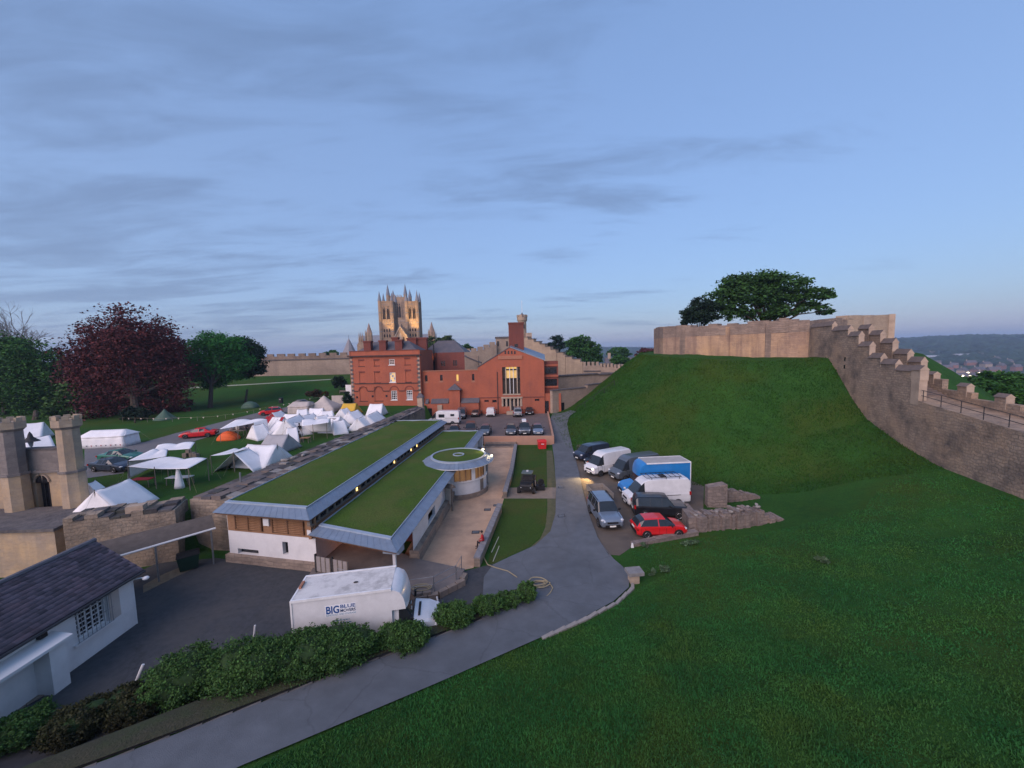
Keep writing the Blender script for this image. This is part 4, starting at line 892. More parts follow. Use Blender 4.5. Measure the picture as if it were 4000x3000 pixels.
# ------------------------------------------------------------------ white cottage, bottom left
ct = thing('white_cottage', 'white rendered cottage with a dark slate roof and barred window', 'cottage', (-24, 16, 0))
cpl = Plane((-21.7, 6.5), (-21.7, 20.6))       # its wall faces the yard (normal +x)
wr = (cpl.uz(292, 2480)[0] + .1, cpl.uz(420, 2400)[0] + .1, 1.2, 2.66)
facade((-21.7, 6.5, 0), (0, 1), 14.1, 0, 3.12, [(wr[0], wr[1], wr[2], wr[3], .3), (6.2, 7.9, 0, 2.1, .5)], .3).build('wall', RENDER, ct)
window(cpl, ct, wr, .26, WHITEP, DKGLASS, 5, 6, fw=.1, bw=.05)
mb = MB()
for k in range(9): a_ = wr[0] - .05 + (wr[1] - wr[0] + .1) * k / 8; mb.tube([cpl.pt(a_, wr[2] - .05, -.12), cpl.pt(a_, wr[3] + .05, -.12)], .014, 5)
for z in (wr[2], (wr[2] + wr[3]) / 2, wr[3]): mb.tube([cpl.pt(wr[0] - .12, z, -.12), cpl.pt(wr[1] + .12, z, -.12)], .014, 5)
mb.build('window_grille', surf('pale_iron', (.30, .30, .31), (.22, .22, .23), scale=4, rough=.7), ct)
cpl.box(MB(), wr[0] - .2, wr[1] + .2, wr[2] - .12, wr[2] - .02, -.14, .2).build('window_sill', RENDER, ct)
cpl.box(MB(), wr[1] + .02, wr[1] + .55, wr[2] - .02, wr[3] + .02, -.03, .0).build('shutter', CANVASB, ct)
cpl.box(MB(), 6.2, 7.9, 0.02, 2.1, .44, .5).build('blue_door', surf('blue_paint', (.16, .30, .46), (.12, .24, .38), scale=2, rough=.6), ct)
MB().prism([(-21.7, 20.6), (-27.5, 23.1), (-27.5, 6.5), (-21.72, 6.5)], -.2, 2.74).build('core', RENDER, ct) if False else None
vwall((-21.72, 20.58), (-27.6, 22.6), -.2, 3.05, .3, RENDER, 'gable_wall', ct)
MB().add([(-21.75, 20.7, 3.05), (-27.4, 22.6, 3.05), (-24.9, 21.7, 4.25)], [(0, 1, 2)]).build('gable', RENDER, ct)
# porch hood and pier
hd = MB(); hd.add([cpl.pt(5.3, 2.55, .05), cpl.pt(10.4, 2.55, .05), cpl.pt(10.4, 2.38, -.95), cpl.pt(5.3, 2.38, -.95), cpl.pt(5.3, 2.42, .05), cpl.pt(10.4, 2.42, .05), cpl.pt(10.4, 2.25, -.95), cpl.pt(5.3, 2.25, -.95)], [(0, 1, 2, 3), (7, 6, 5, 4), (0, 4, 5, 1), (1, 5, 6, 2), (2, 6, 7, 3), (3, 7, 4, 0)])
hd.build('porch_hood', RENDER, ct)
cpl.box(MB(), 9.6, 10.25, -.1, 2.26, -.75, .0).build('porch_pier', RENDER, ct)
# slate roof: real courses of slates near the eave, uneven
eA, eB = Vector((-21.35, 5.5, 2.98)), Vector((-21.35, 21.05, 2.98)); rA_, rB_ = Vector((-24.9, 5.5, 4.36)), Vector((-24.9, 21.9, 4.36))
MB().slab(eA, eB, rB_, rA_, .08).build('roof_deck', SLATEC, ct)
MB().slab(rA_, rB_, Vector((-28.2, 22.9, 3.0)), Vector((-28.2, 5.5, 3.0)), .08).build('rear_roof_slope', SLATEC, ct)
up_ = (rA_ - eA); ncs = 14; rs = random.Random(2); V_ = []; F_ = []
nn = (eB - eA).cross(up_).normalized(); nn = nn if nn.z > 0 else -nn
for c in range(ncs):
    t0 = c / ncs; t1 = min(1.0, (c + 1.35) / ncs); n_s = 52
    for k in range(n_s):
        s0 = (k + (.5 if c % 2 else 0)) / n_s; s1 = s0 + .96 / n_s
        if s1 > 1: continue
        lf = .10 + rs.uniform(0, .018)
        pts = []
        for s_, t_ in ((s0, t0), (s1, t0), (s1, t1), (s0, t1)):
            p = (eA.lerp(eB, s_)).lerp(rA_.lerp(rB_, s_), t_); pts.append(p)
        b0 = len(V_); V_ += [tuple(pts[0] + nn * lf), tuple(pts[1] + nn * (lf + rs.uniform(0, .01))), tuple(pts[2] + nn * .085), tuple(pts[3] + nn * .085), tuple(pts[0] + nn * (lf - .03)), tuple(pts[1] + nn * (lf - .03))]
        F_ += [(b0, b0 + 1, b0 + 2, b0 + 3), (b0 + 4, b0 + 5, b0 + 1, b0)]
npmesh('slates', np.array(V_), np.array(F_), surf('slate_pieces', (.098, .080, .098), (.062, .052, .066), scale=4, rough=.65, island=.35, stain=(.11, .066, .075), stain_scale=.9, stain_amt=.5), ct, OFF[ct])['kind'] = 'stuff'
MB().tube([rA_ + Vector((0, 0, .12)), rB_ + Vector((0, 0, .12))], .14, 8).build('ridge_tile', surf('ridge', (.15, .145, .16), (.11, .105, .12), scale=3), ct)
MB().tube([eA + Vector((.06, .2, -.02)), eB + Vector((.06, 0, -.02))], .07, 8).build('gutter', surf('dark_gutter', (.04, .04, .045), (.03, .03, .035), scale=4, rough=.5), ct)
MB().tube([(-24.4, 12, 4.3), (-24.4, 12, 4.9)], .12, 8).build('flue', BLACK, ct)
lp = thing('wall_light', 'white bracket lamp on the corner of the white cottage', 'wall lamp', (-21.6, 20.55, 2.7))
MB().tube([(0, 0, 0), (.25, .1, .06), (.5, .2, .04)], .03, 6).build('arm', WHITEP, lp, world=False); MB().ell((.6, .23, 0), .16, .16, .1, 10, 6).build('lamp_head', WHITEP, lp, world=False)
cc = thing('security_camera', 'small dark box camera high on the white cottage wall', 'camera', (-21.66, 16.4, 2.6))
MB().box(0, .2, -.14, .14, -.02, .16).build('housing', BLACK, cc, world=False); MB().box(-.03, .04, -.05, .05, -.1, -.02).build('bracket', DARKIRON, cc, world=False)
pbn = thing('path_edging', 'pale stone edging strip along the foot of the white cottage', 'edging', (-20.8, 14.5, 0))
stones_along('edging_stone', [(-21.4, 16.6), (-22.6, 13.4), (-26, 8)], (1.0, .35, .05), surf('buff_edging', (.26, .215, .17), (.20, .165, .135), scale=3, rough=.95), pbn, lambda x, y: .03, 3, .01, .04)

# lean-to canopy on the side wall
lt = thing('lean_to', 'lean-to shed roof on thin posts against the side wall', 'shed', (-25.5, 24.5, 0))
MB().slab((-26.6, 22.4, 2.45), (-21.9, 27.1, 2.6), (-22.9, 28.1, 3.2), (-27.9, 23.8, 3.1), .07).build('roof', surf('felt', (.12, .10, .088), (.08, .068, .06), scale=2, rough=.95), lt)
MB().tube([(-26.6, 22.4, 2.5), (-21.9, 27.1, 2.65)], .07, 6).build('gutter', WHITEP, lt)
for x, y in ((-24.2, 24.8), (-22.1, 26.9)): MB().tube([(x, y, -.05), (x, y, 2.55)], .06, 6).build('post', STEEL, lt)
bn = thing('green_bin', 'dark green wheeled bin under the lean-to roof', 'bin', (-23.4, 26.3, .02), rad(40))
MB().add([(-.5, -.35, .12), (.5, -.35, .12), (.5, .35, .12), (-.5, .35, .12), (-.62, -.42, 1.1), (.62, -.42, 1.1), (.62, .42, 1.1), (-.62, .42, 1.1)], [(0, 3, 2, 1), (4, 5, 6, 7), (0, 1, 5, 4), (1, 2, 6, 5), (2, 3, 7, 6), (3, 0, 4, 7)]).build('body', surf('bin_green', (.012, .035, .025), (.01, .028, .02), scale=3, rough=.5), bn, world=False)
MB().add([(-.66, -.46, 1.1), (.66, -.46, 1.1), (.66, .46, 1.1), (-.66, .46, 1.1), (-.6, -.2, 1.28), (.6, -.2, 1.28), (.6, .46, 1.22), (-.6, .46, 1.22)], [(0, 1, 5, 4), (1, 2, 6, 5), (2, 3, 7, 6), (3, 0, 4, 7), (4, 5, 6, 7)]).build('lid', BLACK, bn, world=False)
for x in (-.42, .42): MB().tube([(x - .04, .3, .1), (x + .04, .3, .1)], .1, 10).build('wheel', RUBBER, bn, world=False)

# ------------------------------------------------------------------ castellated lodge, left edge
ld_ = thing('castellated_lodge', 'small castellated stone lodge with octagonal corner turrets at the left edge', 'lodge', (-39, 30, 2.9))
tR = (-35.2, 30.0); tL = (-39.1, 29.5)
for nm, (tx, ty) in (('R', tR), ('L', tL)):
    t_ = MB().cyl((tx, ty), 0.80, .76, 1.5, 6.3, 8, rad(22.5)).build('turret', LODGE, ld_)
    MB().cyl((tx, ty), 0.70, .68, 6.45, 9.75, 8, rad(22.5)).build('shaft', LODGEG if nm == 'L' else LODGE, t_)
    MB().cyl((tx, ty), 0.84, 0.84, 6.28, 6.46, 8, rad(22.5)).build('string_course', DARKIRON if False else LODGEG, t_)
    MB().cyl((tx, ty), 0.70, .88, 9.75, 9.95, 8, rad(22.5)).build('corbel', LODGEG, t_)
    MB().cyl((tx, ty), 0.88, 0.88, 9.95, 10.5, 8, rad(22.5)).build('parapet', LODGE, t_)
    for k in range(8):
        an = 2 * math.pi * k / 8; MB().obox((tx + .74 * math.cos(an), ty + .74 * math.sin(an)), (-math.sin(an), math.cos(an)), .19, .1, 10.49, 10.8).build('merlon', LODGE, t_)
lpn = Plane((-47, 29.2), (-36.0, 30.35))
wz = lpn.rect(148, 1885, 200, 2005)
facade((*(-47, 29.2), 0), lpn.u, lpn.w, 1.5, 6.2, [(wz[0], wz[1], wz[2], wz[3], .4)], .4).build('front_wall', LODGE, ld_)
# pointed window head
mb = MB(); cxm = (wz[0] + wz[1]) / 2; hwid = (wz[1] - wz[0]) / 2
lpn.box(MB(), wz[0], wz[1], wz[2], wz[3], .34, .4).build('window', DKGLASS, ld_)
for s_ in (-1, 1):
    mb = MB(); a_ = [lpn.pt(cxm + s_ * hwid, wz[3] - .02, -.03)]
    pts = [(cxm + s_ * hwid * math.cos(t), wz[3] + 1.25 * hwid * math.sin(t)) for t in np.linspace(0, math.pi / 2 * .93, 6)]
    mb.add([lpn.pt(cxm, wz[3] - .02, -.02)] + [lpn.pt(a_, z, -.02) for a_, z in pts], [tuple(range(7)) if s_ > 0 else tuple(range(6, -1, -1))]); mb.build('window_head', DKGLASS, ld_)
    mb = MB(); mb.tube([lpn.pt(a_ + s_ * .07, z + .07, -.06) for a_, z in pts], .07, 5); mb.build('hood_mould', DRESSED, ld_)
for k in (1, 2): a_ = wz[0] + (wz[1] - wz[0]) * k / 3; lpn.box(MB(), a_ - .025, a_ + .025, wz[2], wz[3] + .5, .25, .3).build('window_bar', DARKIRON, ld_)
lpn.box(MB(), 0, lpn.w - .1, 6.2, 6.42, -.16, .3).build('string_course', LODGEG, ld_)
lpn.box(MB(), 0, lpn.w - .15, 6.42, 8.05, -.02, .55).build('parapet_wall', LODGEG, ld_)
lpn.box(MB(), 0, lpn.w - .2, 8.05, 8.2, -.1, .6).build('parapet_coping', COPE, ld_)
for x in (1.2, 3.8, 6.4): lpn.box(MB(), x, x + 1.2, 2.4, 5.2, -.12, .02).build('pale_panel', DRESSED, ld_)
MB().prism([(-47, 29.85), (-35.9, 31.0), (-39.5, 33.2), (-47.4, 33)], 1.5, 6.9).build('block', LODGE, ld_)
MB().prism([(-46.8, 29.9), (-36.2, 30.95), (-39.6, 33.0), (-47.2, 32.8)], 6.9, 7.2).build('flat_roof', LEAD, ld_)
mb = MB(); mb.prism([(-49, 25.6), (-32.2, 25.9), (-32.6, 28.2), (-35.0, 29.9), (-49, 29.0)], -.3, 3.3); mb.build('plinth', LODGE, ld_)
MB().prism([(-49.1, 25.4), (-32.0, 25.7), (-32.4, 28.3), (-34.9, 30.0), (-49.1, 29.1)], 3.3, 3.5).build('plinth_coping', COPE, ld_)
MB().prism([(-42.6, 26.6), (-40.4, 26.7), (-40.3, 28.2), (-42.4, 28.0)], 3.5, 3.62).build('rainwater_sheet', surf('wet_lead', (.30, .36, .44), (.25, .3, .38), scale=2, rough=.12), ld_)
MB().tube([(-39.8, 26.2, 1.5), (-39.8, 26.1, 3.0)], .22, 8).build('chimney_pot', COPE, ld_)
ln_ = thing('lamp_post', 'black iron lantern standing up behind the lodge parapet', 'street lamp', (*PY(117, 1700, 34).to_2d(), h(*PY(117, 1700, 34).to_2d())))
lz = PY(117, 1740, 34).z - OFF[ln_].z
MB().tube([(0, 0, 0), (0, 0, lz - .1)], [.1, .05], 8).build('post', DARKIRON, ln_, world=False)
MB().lathe((0, 0), [(.12, lz - .1), (.25, lz + .35)], 4).build('lantern_glass', PALEGL, ln_, world=False)
MB().lathe((0, 0), [(.62, lz + .36), (.45, lz + .5), (.2, lz + .75), (.14, lz + 1.0), (.03, lz + 1.25)], 10).build('lantern_cap', DARKIRON, ln_, world=False, smooth=40)

# ------------------------------------------------------------------ Georgian brick house
gh = thing('brick_gaol_house', 'three-storey red brick Georgian house with stone quoins and many chimneys', 'house', (-28, 88, 3.3))
DARKSC = surf('dark_brown_stone', (.075, .045, .042), (.05, .032, .03), scale=2, rough=.9)  # even dark brown for the sills, bands and cornice
pp = Plane((-36.0, 86.0), (-20.0, 83.6)); PW = pp.w
zc = 14.6
blind = [pp.rect(*q) for q in ((1401, 1409, 1422, 1430), (1461, 1408, 1481, 1428), (1581, 1402, 1602, 1424), (1404, 1456, 1425, 1495), (1463, 1455, 1484, 1494), (1584, 1449, 1605, 1491), (1405, 1512, 1434, 1566), (1463, 1511, 1494, 1565))]
real = [pp.rect(1519, 1403, 1541, 1425), pp.rect(1522, 1455, 1545, 1493), pp.rect(1528, 1526, 1551, 1562), pp.rect(1588, 1524, 1611, 1561)]
facade((pp.A.x, pp.A.y, 0), pp.u, PW, 2.5, zc + 1.15, [(*q, .12) for q in blind] + [(*q, .2) for q in real], .15).build('front_wall', BRICK, gh)
for q in blind: MB().add([pp.pt(q[0], q[2], .12), pp.pt(q[1], q[2], .12), pp.pt(q[1], q[3], .12), pp.pt(q[0], q[3], .12)], [(0, 1, 2, 3)]).build('blind_window', BRICK, gh)
for i, q in enumerate(blind):
    pp.box(MB(), q[0] - .15, q[1] + .15, q[2] - .16, q[2] - .02, -.07, .1).build('sill', DARKSC, gh)
    if i < 6: pp.box(MB(), q[0] - .12, q[1] + .12, q[3] + .0, q[3] + .32, -.035, .05).build('brick_lintel', BRICKD, gh)
YW = surf('yellow_pane', (.55, .40, .15), (.4, .3, .12), scale=2, rough=.3)
window(pp, gh, real[0], .15, WHITEP, DKGLASS, 3, 2, .12, .06)
window(pp, gh, real[1], .15, WHITEP, lambda i, j: WARMLIT if (i + j) % 3 else PALEGL, 3, 4, .14, .06)
window(pp, gh, real[2], .15, WHITEP, DKGLASS, 3, 4, .14, .07)
window(pp, gh, real[3], .15, WHITEP, lambda i, j: PALEGL if j < 2 else DKGLASS, 3, 4, .14, .07)
for q in real: pp.box(MB(), q[0] - .12, q[1] + .12, q[2] - .14, q[2] + .0, -.12, .15).build('sill', WHITEP, gh)
pp.box(MB(), -.5, PW + .5, zc - .05, zc + .22, -.45, .1).build('cornice', DARKSC, gh)
for px0, px1, py in ((1385, 1520, 1500), (1550, 1645, 1494)):
    a0, a1, z = pp.uz(px0, py)[0], pp.uz(px1, py)[0], pp.uz(1500, 1498)[1]; pp.box(MB(), max(0, a0), min(PW, a1), z - .1, z + .12, -.1, .05).build('string_course', DARKSC, gh)
zi = pp.uz(1500, 1527)[1]
arch = [(pp.uz(px, 1520)[0]) for px in (1418, 1478, 1540, 1599)]
for k, ac in enumerate(arch):
    mb = MB(); R_ = 1.12; n_ = 14; vs = []
    for d in (-.06, .06):
        for rr_ in (R_, R_ - .2):
            vs += [pp.pt(ac + rr_ * math.cos(math.pi * t / n_), zi + rr_ * math.sin(math.pi * t / n_), d) for t in range(n_ + 1)]
    m_ = n_ + 1; fs = []
    for t in range(n_): fs += [(t, t + 1, m_ + t + 1, m_ + t), (t + 1, t, 2 * m_ + t, 2 * m_ + t + 1), (m_ + t, m_ + t + 1, 3 * m_ + t + 1, 3 * m_ + t)]
    mb.add(vs, fs); mb.build('arch_ring', BRICKD, gh)
bnd = [0] + [x for ac in arch for x in (ac - 1.12, ac + 1.12)] + [PW]
for k in range(0, len(bnd), 2):
    if bnd[k + 1] - bnd[k] > .2: pp.box(MB(), bnd[k] + (.5 if k == 0 else 0), bnd[k + 1], zi - .12, zi + .06, -.1, .05).build('impost_band', DARKSC, gh)
for k in range(24):                                      # alternating quoins
    z = 3.6 + k * .46; w_ = .62 if k % 2 else .38
    for a0, a1 in ((-.05, w_), (PW - w_, PW + .05)): pp.box(MB(), a0, a1, z, z + .42, -.06, .2).build('quoin', (COPE if k % 2 else DRESSED), gh)
for px, py in ((1395, 1552), (1456, 1548), (1510, 1547)): a_, z = pp.uz(px, py); pp.box(MB(), a_ - .22, a_ + .22, z - .22, z + .22, -.03, .04).build('air_vent', DKGLASS, gh)
bk = [pp.pt(0, 0), pp.pt(PW, 0), pp.pt(PW, 0, 8), pp.pt(0, 0, 8)]
for i, j in ((1, 2), (2, 3), (3, 0)): vwall((bk[i].x, bk[i].y), (bk[j].x, bk[j].y), 2.5, zc + 1.15, .3, BRICK, 'wall', gh)
def hip(mbq, pts, z0, z1, ins):
    c = sum(pts, Vector()) / 4; u = (pts[1] - pts[0]).normalized(); r0 = (pts[0] + pts[3]) / 2 + u * ins; r1 = (pts[1] + pts[2]) / 2 - u * ins
    vs = [(q.x, q.y, z0) for q in pts] + [(r0.x, r0.y, z1), (r1.x, r1.y, z1)]
    mbq.add(vs, [(0, 1, 5, 4), (1, 2, 5), (2, 3, 4, 5), (3, 0, 4)]); return mbq
hip(MB(), [pp.pt(.4, 0, .5), pp.pt(PW - .4, 0, .5), pp.pt(PW - .4, 0, 7.6), pp.pt(.4, 0, 7.6)], zc + .7, zc + 3.3, 3.5).build('slate_roof', SLATE, gh)
pp.box(MB(), -.08, PW + .08, zc + 1.15, zc + 1.3, -.1, .3).build('parapet_coping', BRICKD, gh)
for px0, px1, py, Yd in ((1424, 1451, 1332, 1.4), (1484, 1510, 1330, 1.4), (1545, 1573, 1327, 1.4), (1533, 1556, 1318, 6.5), (1592, 1628, 1320, 6.5), (1630, 1668, 1319, 7)):
    A = PY(px0, py, 85 + Yd); B = PY(px1, py, 85 + Yd); c = ((A.x + B.x) / 2, A.y); w_ = (B.x - A.x) / 2
    ch = MB().obox(c, (1, 0), w_, .75, zc + .6, A.z - .35).build('chimney_stack', BRICKD, gh)
    MB().obox(c, (1, 0), w_ + .12, .87, A.z - .35, A.z).build('chimney_cap', BRICKD, ch)

# ------------------------------------------------------------------ brick prison range and chapel gable
ch = thing('brick_prison_chapel', 'red brick prison range and chapel gable with tall glazed window and brick tower', 'prison', (-4, 86, 1))
mp = Plane((-20.0, 84.6), (-8.0, 84.2)); q0 = pp
zmid = mp.uz(1720, 1450)[1]
slits = [mp.rect(*q) for q in ((1660, 1466, 1670, 1490), (1719, 1464, 1729, 1487), (1782, 1463, 1791, 1488), (1844, 1461, 1853, 1486))]
aW = mp.uz(1869, 1500)[0]
facade((mp.A.x, mp.A.y, 0), mp.u, aW, 0.5, zmid, [(*q, .3) for q in slits], .3).build('middle_wall', BRICK, ch)
for k, q in enumerate(slits): mp.box(MB(), q[0], q[1], q[2], q[3], .26, .3).build('slit_window', WARMLIT if k == 2 else DKGLASS, ch); mp.box(MB(), q[0] - .15, q[1] + .15, q[2] - .4, q[2], -.04, .2).build('window_sill', BRICKLT, ch)
mp.box(MB(), 0, aW, zmid, zmid + .18, -.1, .5).build('coping', BRICKLT, ch)
MB().prism([(mp.A.x, mp.A.y + .4), (mp.A.x + aW, mp.A.y + .2), (mp.A.x + aW, mp.A.y + 6), (mp.A.x, mp.A.y + 6)], 0, zmid - .1).build('flat_roof', LEAD, ch)
za, zb = mp.uz(1760, 1572)[1], mp.uz(1760, 1556)[1]
for px0, px1 in ((1664, 1676), (1686, 1754), (1757, 1799), (1803, 1873)):
    a0, a1 = mp.uz(px0, 1560)[0], mp.uz(px1, 1560)[0]
    MB().add([mp.pt(a0, za, -.9), mp.pt(a1, za, -.9), mp.pt(a1, zb, 0), mp.pt(a0, zb, 0), mp.pt(a0, za - .1, -.9), mp.pt(a1, za - .1, -.9), mp.pt(a1, za - .1, 0), mp.pt(a0, za - .1, 0)], [(0, 1, 2, 3), (4, 7, 6, 5), (0, 4, 5, 1), (0, 3, 7, 4), (1, 5, 6, 2)]).build('slate_canopy', SLATE, ch)
mp.box(MB(), 0, aW, 0.4, za - .1, -.78, .0).build('lower_wall', BRICK, ch)
a0, a1 = mp.uz(1757, 1540)[0], mp.uz(1799, 1540)[0]; z1_, z2_ = mp.uz(1778, 1521)[1], mp.uz(1778, 1498)[1]
mp.box(MB(), a0, a1, .5, z1_, -1.05, .0).build('stair_bay', BRICK, ch)
MB().add([mp.pt(a0 - .3, z1_, -1.35), mp.pt(a1 + .3, z1_, -1.35), mp.pt(a1 + .3, z1_, .02), mp.pt(a0 - .3, z1_, .02), mp.pt((a0 + a1) / 2, z2_, -.1), mp.pt((a0 + a1) / 2, z2_, .02)], [(0, 1, 4), (1, 2, 5, 4), (3, 0, 4, 5), (3, 2, 1, 0)]).build('bay_roof', SLATE, ch)
for px in (1658, 1683):
    a_ = mp.uz(px, 1590)[0]; z = mp.uz(px, 1598)[1]; mp.box(MB(), a_ - .42, a_ + .42, .8, z + .3, -.82, -.7).build('doorway', DKGLASS, ch)
mp.box(MB(), mp.uz(1712, 1580)[0], mp.uz(1730, 1580)[0], .5, za - .4, -1.0, -.5).build('stone_remnant', DRESSED, ch)
# upper set-back range
up1 = Plane((-21, 92.5), (-9.8, 92)); zt = up1.uz(1740, 1377)[1]
wn = [up1.rect(*q) for q in ((1723, 1410, 1730, 1430), (1732, 1410, 1739, 1430), (1770, 1407, 1776, 1429), (1778, 1407, 1785, 1429))]
ua = up1.uz(1709, 1420)[0]
facade((up1.A.x + up1.u.x * ua, up1.A.y + up1.u.y * ua, 0), up1.u, up1.uz(1815, 1420)[0] - ua, zmid - 2, zt, [(q[0] - ua, q[1] - ua, q[2], q[3], .25) for q in wn], .25).build('upper_range', BRICKD, ch)
for q in wn: up1.box(MB(), q[0], q[1], q[2], q[3], .2, .25).build('window', DKGLASS, ch)
up1.box(MB(), up1.uz(1640, 1420)[0], ua, zmid - 2, zt, 1.8, 2.2).build('recessed_range', BRICKD, ch)
up1.box(MB(), up1.uz(1690, 1420)[0], up1.uz(1694, 1420)[0], zmid - 1, zt + 2, .9, 1.2).build('rain_pipe', DARKIRON, ch)
hip(MB(), [Vector(up1.pt(up1.uz(1640, 1400)[0], 0, 2.0)), Vector(up1.pt(up1.uz(1818, 1400)[0], 0, -.2)), Vector(up1.pt(up1.uz(1818, 1400)[0], 0, 9)), Vector(up1.pt(up1.uz(1640, 1400)[0], 0, 9))], zt, zt + 3.0, 3.5).build('slate_roof', SLATE, ch)
# lamp that lights the return of the set-back wall
ul = thing('wall_uplighter', 'lit uplighter washing the set-back brick wall orange', 'lamp', tuple(up1.pt(up1.uz(1677, 1420)[0], zmid + .3, 1.2)))
MB().box(-.12, .12, -.1, .1, -.3, .0).build('housing', DARKIRON, ul, world=False); MB().box(-.1, .1, -.08, .08, .004, .04).build('lens', LAMPW, ul, world=False)
ld = bpy.data.lights.new('uplight', 'SPOT'); ld.energy = 420; ld.color = (1, .5, .12); ld.spot_size = rad(46); ld.spot_blend = .5; ld.shadow_soft_size = .1
lo = bpy.data.objects.new('lamp_light', ld); COL.objects.link(lo); lo.parent = ul; lo.location = (0, -.25, .1); lo.rotation_euler = (rad(180 - 8), 0, 0)
# chapel gable
cg = Plane((mp.pt(aW, 0).x, mp.pt(aW, 0).y - .02), (7.4, 83.0)); cwid = cg.uz(2124, 1500)[0]
zl, zr_, zap = cg.uz(1869, 1436)[1], cg.uz(2124, 1407)[1], cg.uz(1992, 1358)[1]; aap = cg.uz(1992, 1400)[0]
zs_ = min(zl, zr_)
big_w = cg.rect(1962, 1414, 2032, 1538); door = cg.rect(1962, 1556, 2038, 1603)
small = [cg.rect(1892, 1563, 1909, 1570), cg.rect(1923, 1562, 1940, 1572), cg.rect(2089, 1558, 2107, 1566)]
facade((cg.A.x, cg.A.y, 0), cg.u, cwid, .5, zs_, [(*big_w, .5), (*door, .5)] + [(*q, .2) for q in small], .3).build('chapel_wall', BRICK, ch)
MB().add([cg.pt(0, zs_), cg.pt(cwid, zs_), cg.pt(cwid, zr_), cg.pt(aap, zap), cg.pt(0, zl), cg.pt(0, zs_, .5), cg.pt(cwid, zs_, .5), cg.pt(cwid, zr_, .5), cg.pt(aap, zap, .5), cg.pt(0, zl, .5)], [(0, 1, 2, 3, 4), (9, 8, 7, 6, 5), (4, 3, 8, 9), (3, 2, 7, 8)]).build('gable', BRICK, ch)
for q in small: cg.box(MB(), *q, .16, .2).build('air_grille', DKGLASS, ch)
for k, px in enumerate((1974, 1986, 1999, 2011)): cg.box(MB(), *cg.rect(px - 3, 1371, px + 3, 1383), -.03, .1).build('gable_slot', DKGLASS, ch)
cg.box(MB(), *cg.rect(1945, 1389, 2040, 1403), -.16, .1).build('pale_band', BRICKLT, ch)
MB().add([cg.pt(-.1, zl + .02, -.1), cg.pt(aap, zap + .05, -.1), cg.pt(aap, zap + .05, 14), cg.pt(-.1, zl + .02, 14), cg.pt(-.1, zl + .2, -.1), cg.pt(aap, zap + .25, -.1), cg.pt(aap, zap + .25, 14), cg.pt(-.1, zl + .2, 14)], [(3, 2, 1, 0), (4, 5, 6, 7), (0, 1, 5, 4), (2, 3, 7, 6), (3, 0, 4, 7)]).build('left_roof_slope', SLATE, ch)
MB().add([cg.pt(aap, zap + .05, -.1), cg.pt(cwid + .4, zr_ - .1, -.1), cg.pt(cwid + .4, zr_ + .9, 14), cg.pt(aap, zap + 1.0, 14), cg.pt(aap, zap + .25, -.1), cg.pt(cwid + .4, zr_ + .1, -.1), cg.pt(cwid + .4, zr_ + 1.1, 14), cg.pt(aap, zap + 1.2, 14)], [(3, 2, 1, 0), (4, 5, 6, 7), (0, 1, 5, 4), (1, 2, 6, 5)]).build('right_roof_slope', LEAD, ch)
# tall window: stone mullions, transoms, single lights (three upper ones lit)
wz_ = big_w; fr = MB()
w_o = cg.box(MB(), wz_[0], wz_[1], wz_[2] - .3, wz_[2] - .0, -.1, .45).build('window_cill', DRESSED, ch)
xs = [wz_[0] + (wz_[1] - wz_[0]) * t for t in (0, .17, .22, .40, .43, .60, .63, .80, .85, 1.0)]
zs2 = [wz_[2], wz_[2] + (wz_[3] - wz_[2]) * .47, wz_[2] + (wz_[3] - wz_[2]) * .76, wz_[3]]
for k in range(0, 10, 2):
    if k in (0,): pass
for k in (1, 3, 5, 7): cg.box(MB(), xs[k], xs[k + 1], wz_[2], wz_[3], .12, .42).build('mullion', DRESSED if k in (1, 7) else WHITEP, w_o)
for k in (1, 2): cg.box(MB(), wz_[0], wz_[1], zs2[k] - .16, zs2[k] + .16, .22, .44).build('transom', DKGLASS, w_o)
for k, (a0, a1) in enumerate(((xs[0], xs[1]), (xs[2], xs[3]), (xs[4], xs[5]), (xs[6], xs[7]), (xs[8], xs[9]))):
    for j in range(3):
        lit = j > 0 and k in (1, 2, 3)
        cg.box(MB(), a0, a1, zs2[j], zs2[j + 1], .46, .5).build('pane', (WARMLIT if j == 2 else glow('dim_lit_window', (.75, .47, .16), .22)) if lit else surf('brownish_glass', (.06, .048, .04), (.04, .032, .028), scale=2, rough=.2), w_o)
# entrance colonnade below
d_o = cg.box(MB(), door[0] - .2, door[1] + .2, door[3], door[3] + .35, -.25, .4).build('door_lintel', DRESSED, ch)
for t in (.02, .22, .42, .62, .82, .98):
    a_ = door[0] + (door[1] - door[0]) * t; q = cg.pt(a_, 0, .1); MB().cyl((q.x, q.y), .26, .22, door[2] + (.9 if abs(t - .5) > .1 else 0), door[3], 10).build('column', DRESSED, d_o)
cg.box(MB(), door[0], door[1], door[2], door[3], .46, .5).build('glazing', DKGLASS, d_o)
cg.box(MB(), door[0], door[0] + (door[1] - door[0]) * .38, door[2] - .6, door[2] + .85, -.12, .4).build('dwarf_wall', BRICK, d_o); cg.box(MB(), door[0] + (door[1] - door[0]) * .64, door[1], door[2] - .6, door[2] + .85, -.12, .4).build('dwarf_wall', BRICK, d_o)
cg.box(MB(), door[0] + (door[1] - door[0]) * .4, door[0] + (door[1] - door[0]) * .62, door[2] - .5, door[2] + 2.0, .3, .44).build('door', surf('dark_door', (.035, .035, .05), (.025, .025, .035), scale=2, rough=.5), d_o)
cg.box(MB(), door[0] + 1.0, door[1] - 1.2, .9, door[2] - .1, -1.2, .3).build('doorstep', DRESSED, d_o)
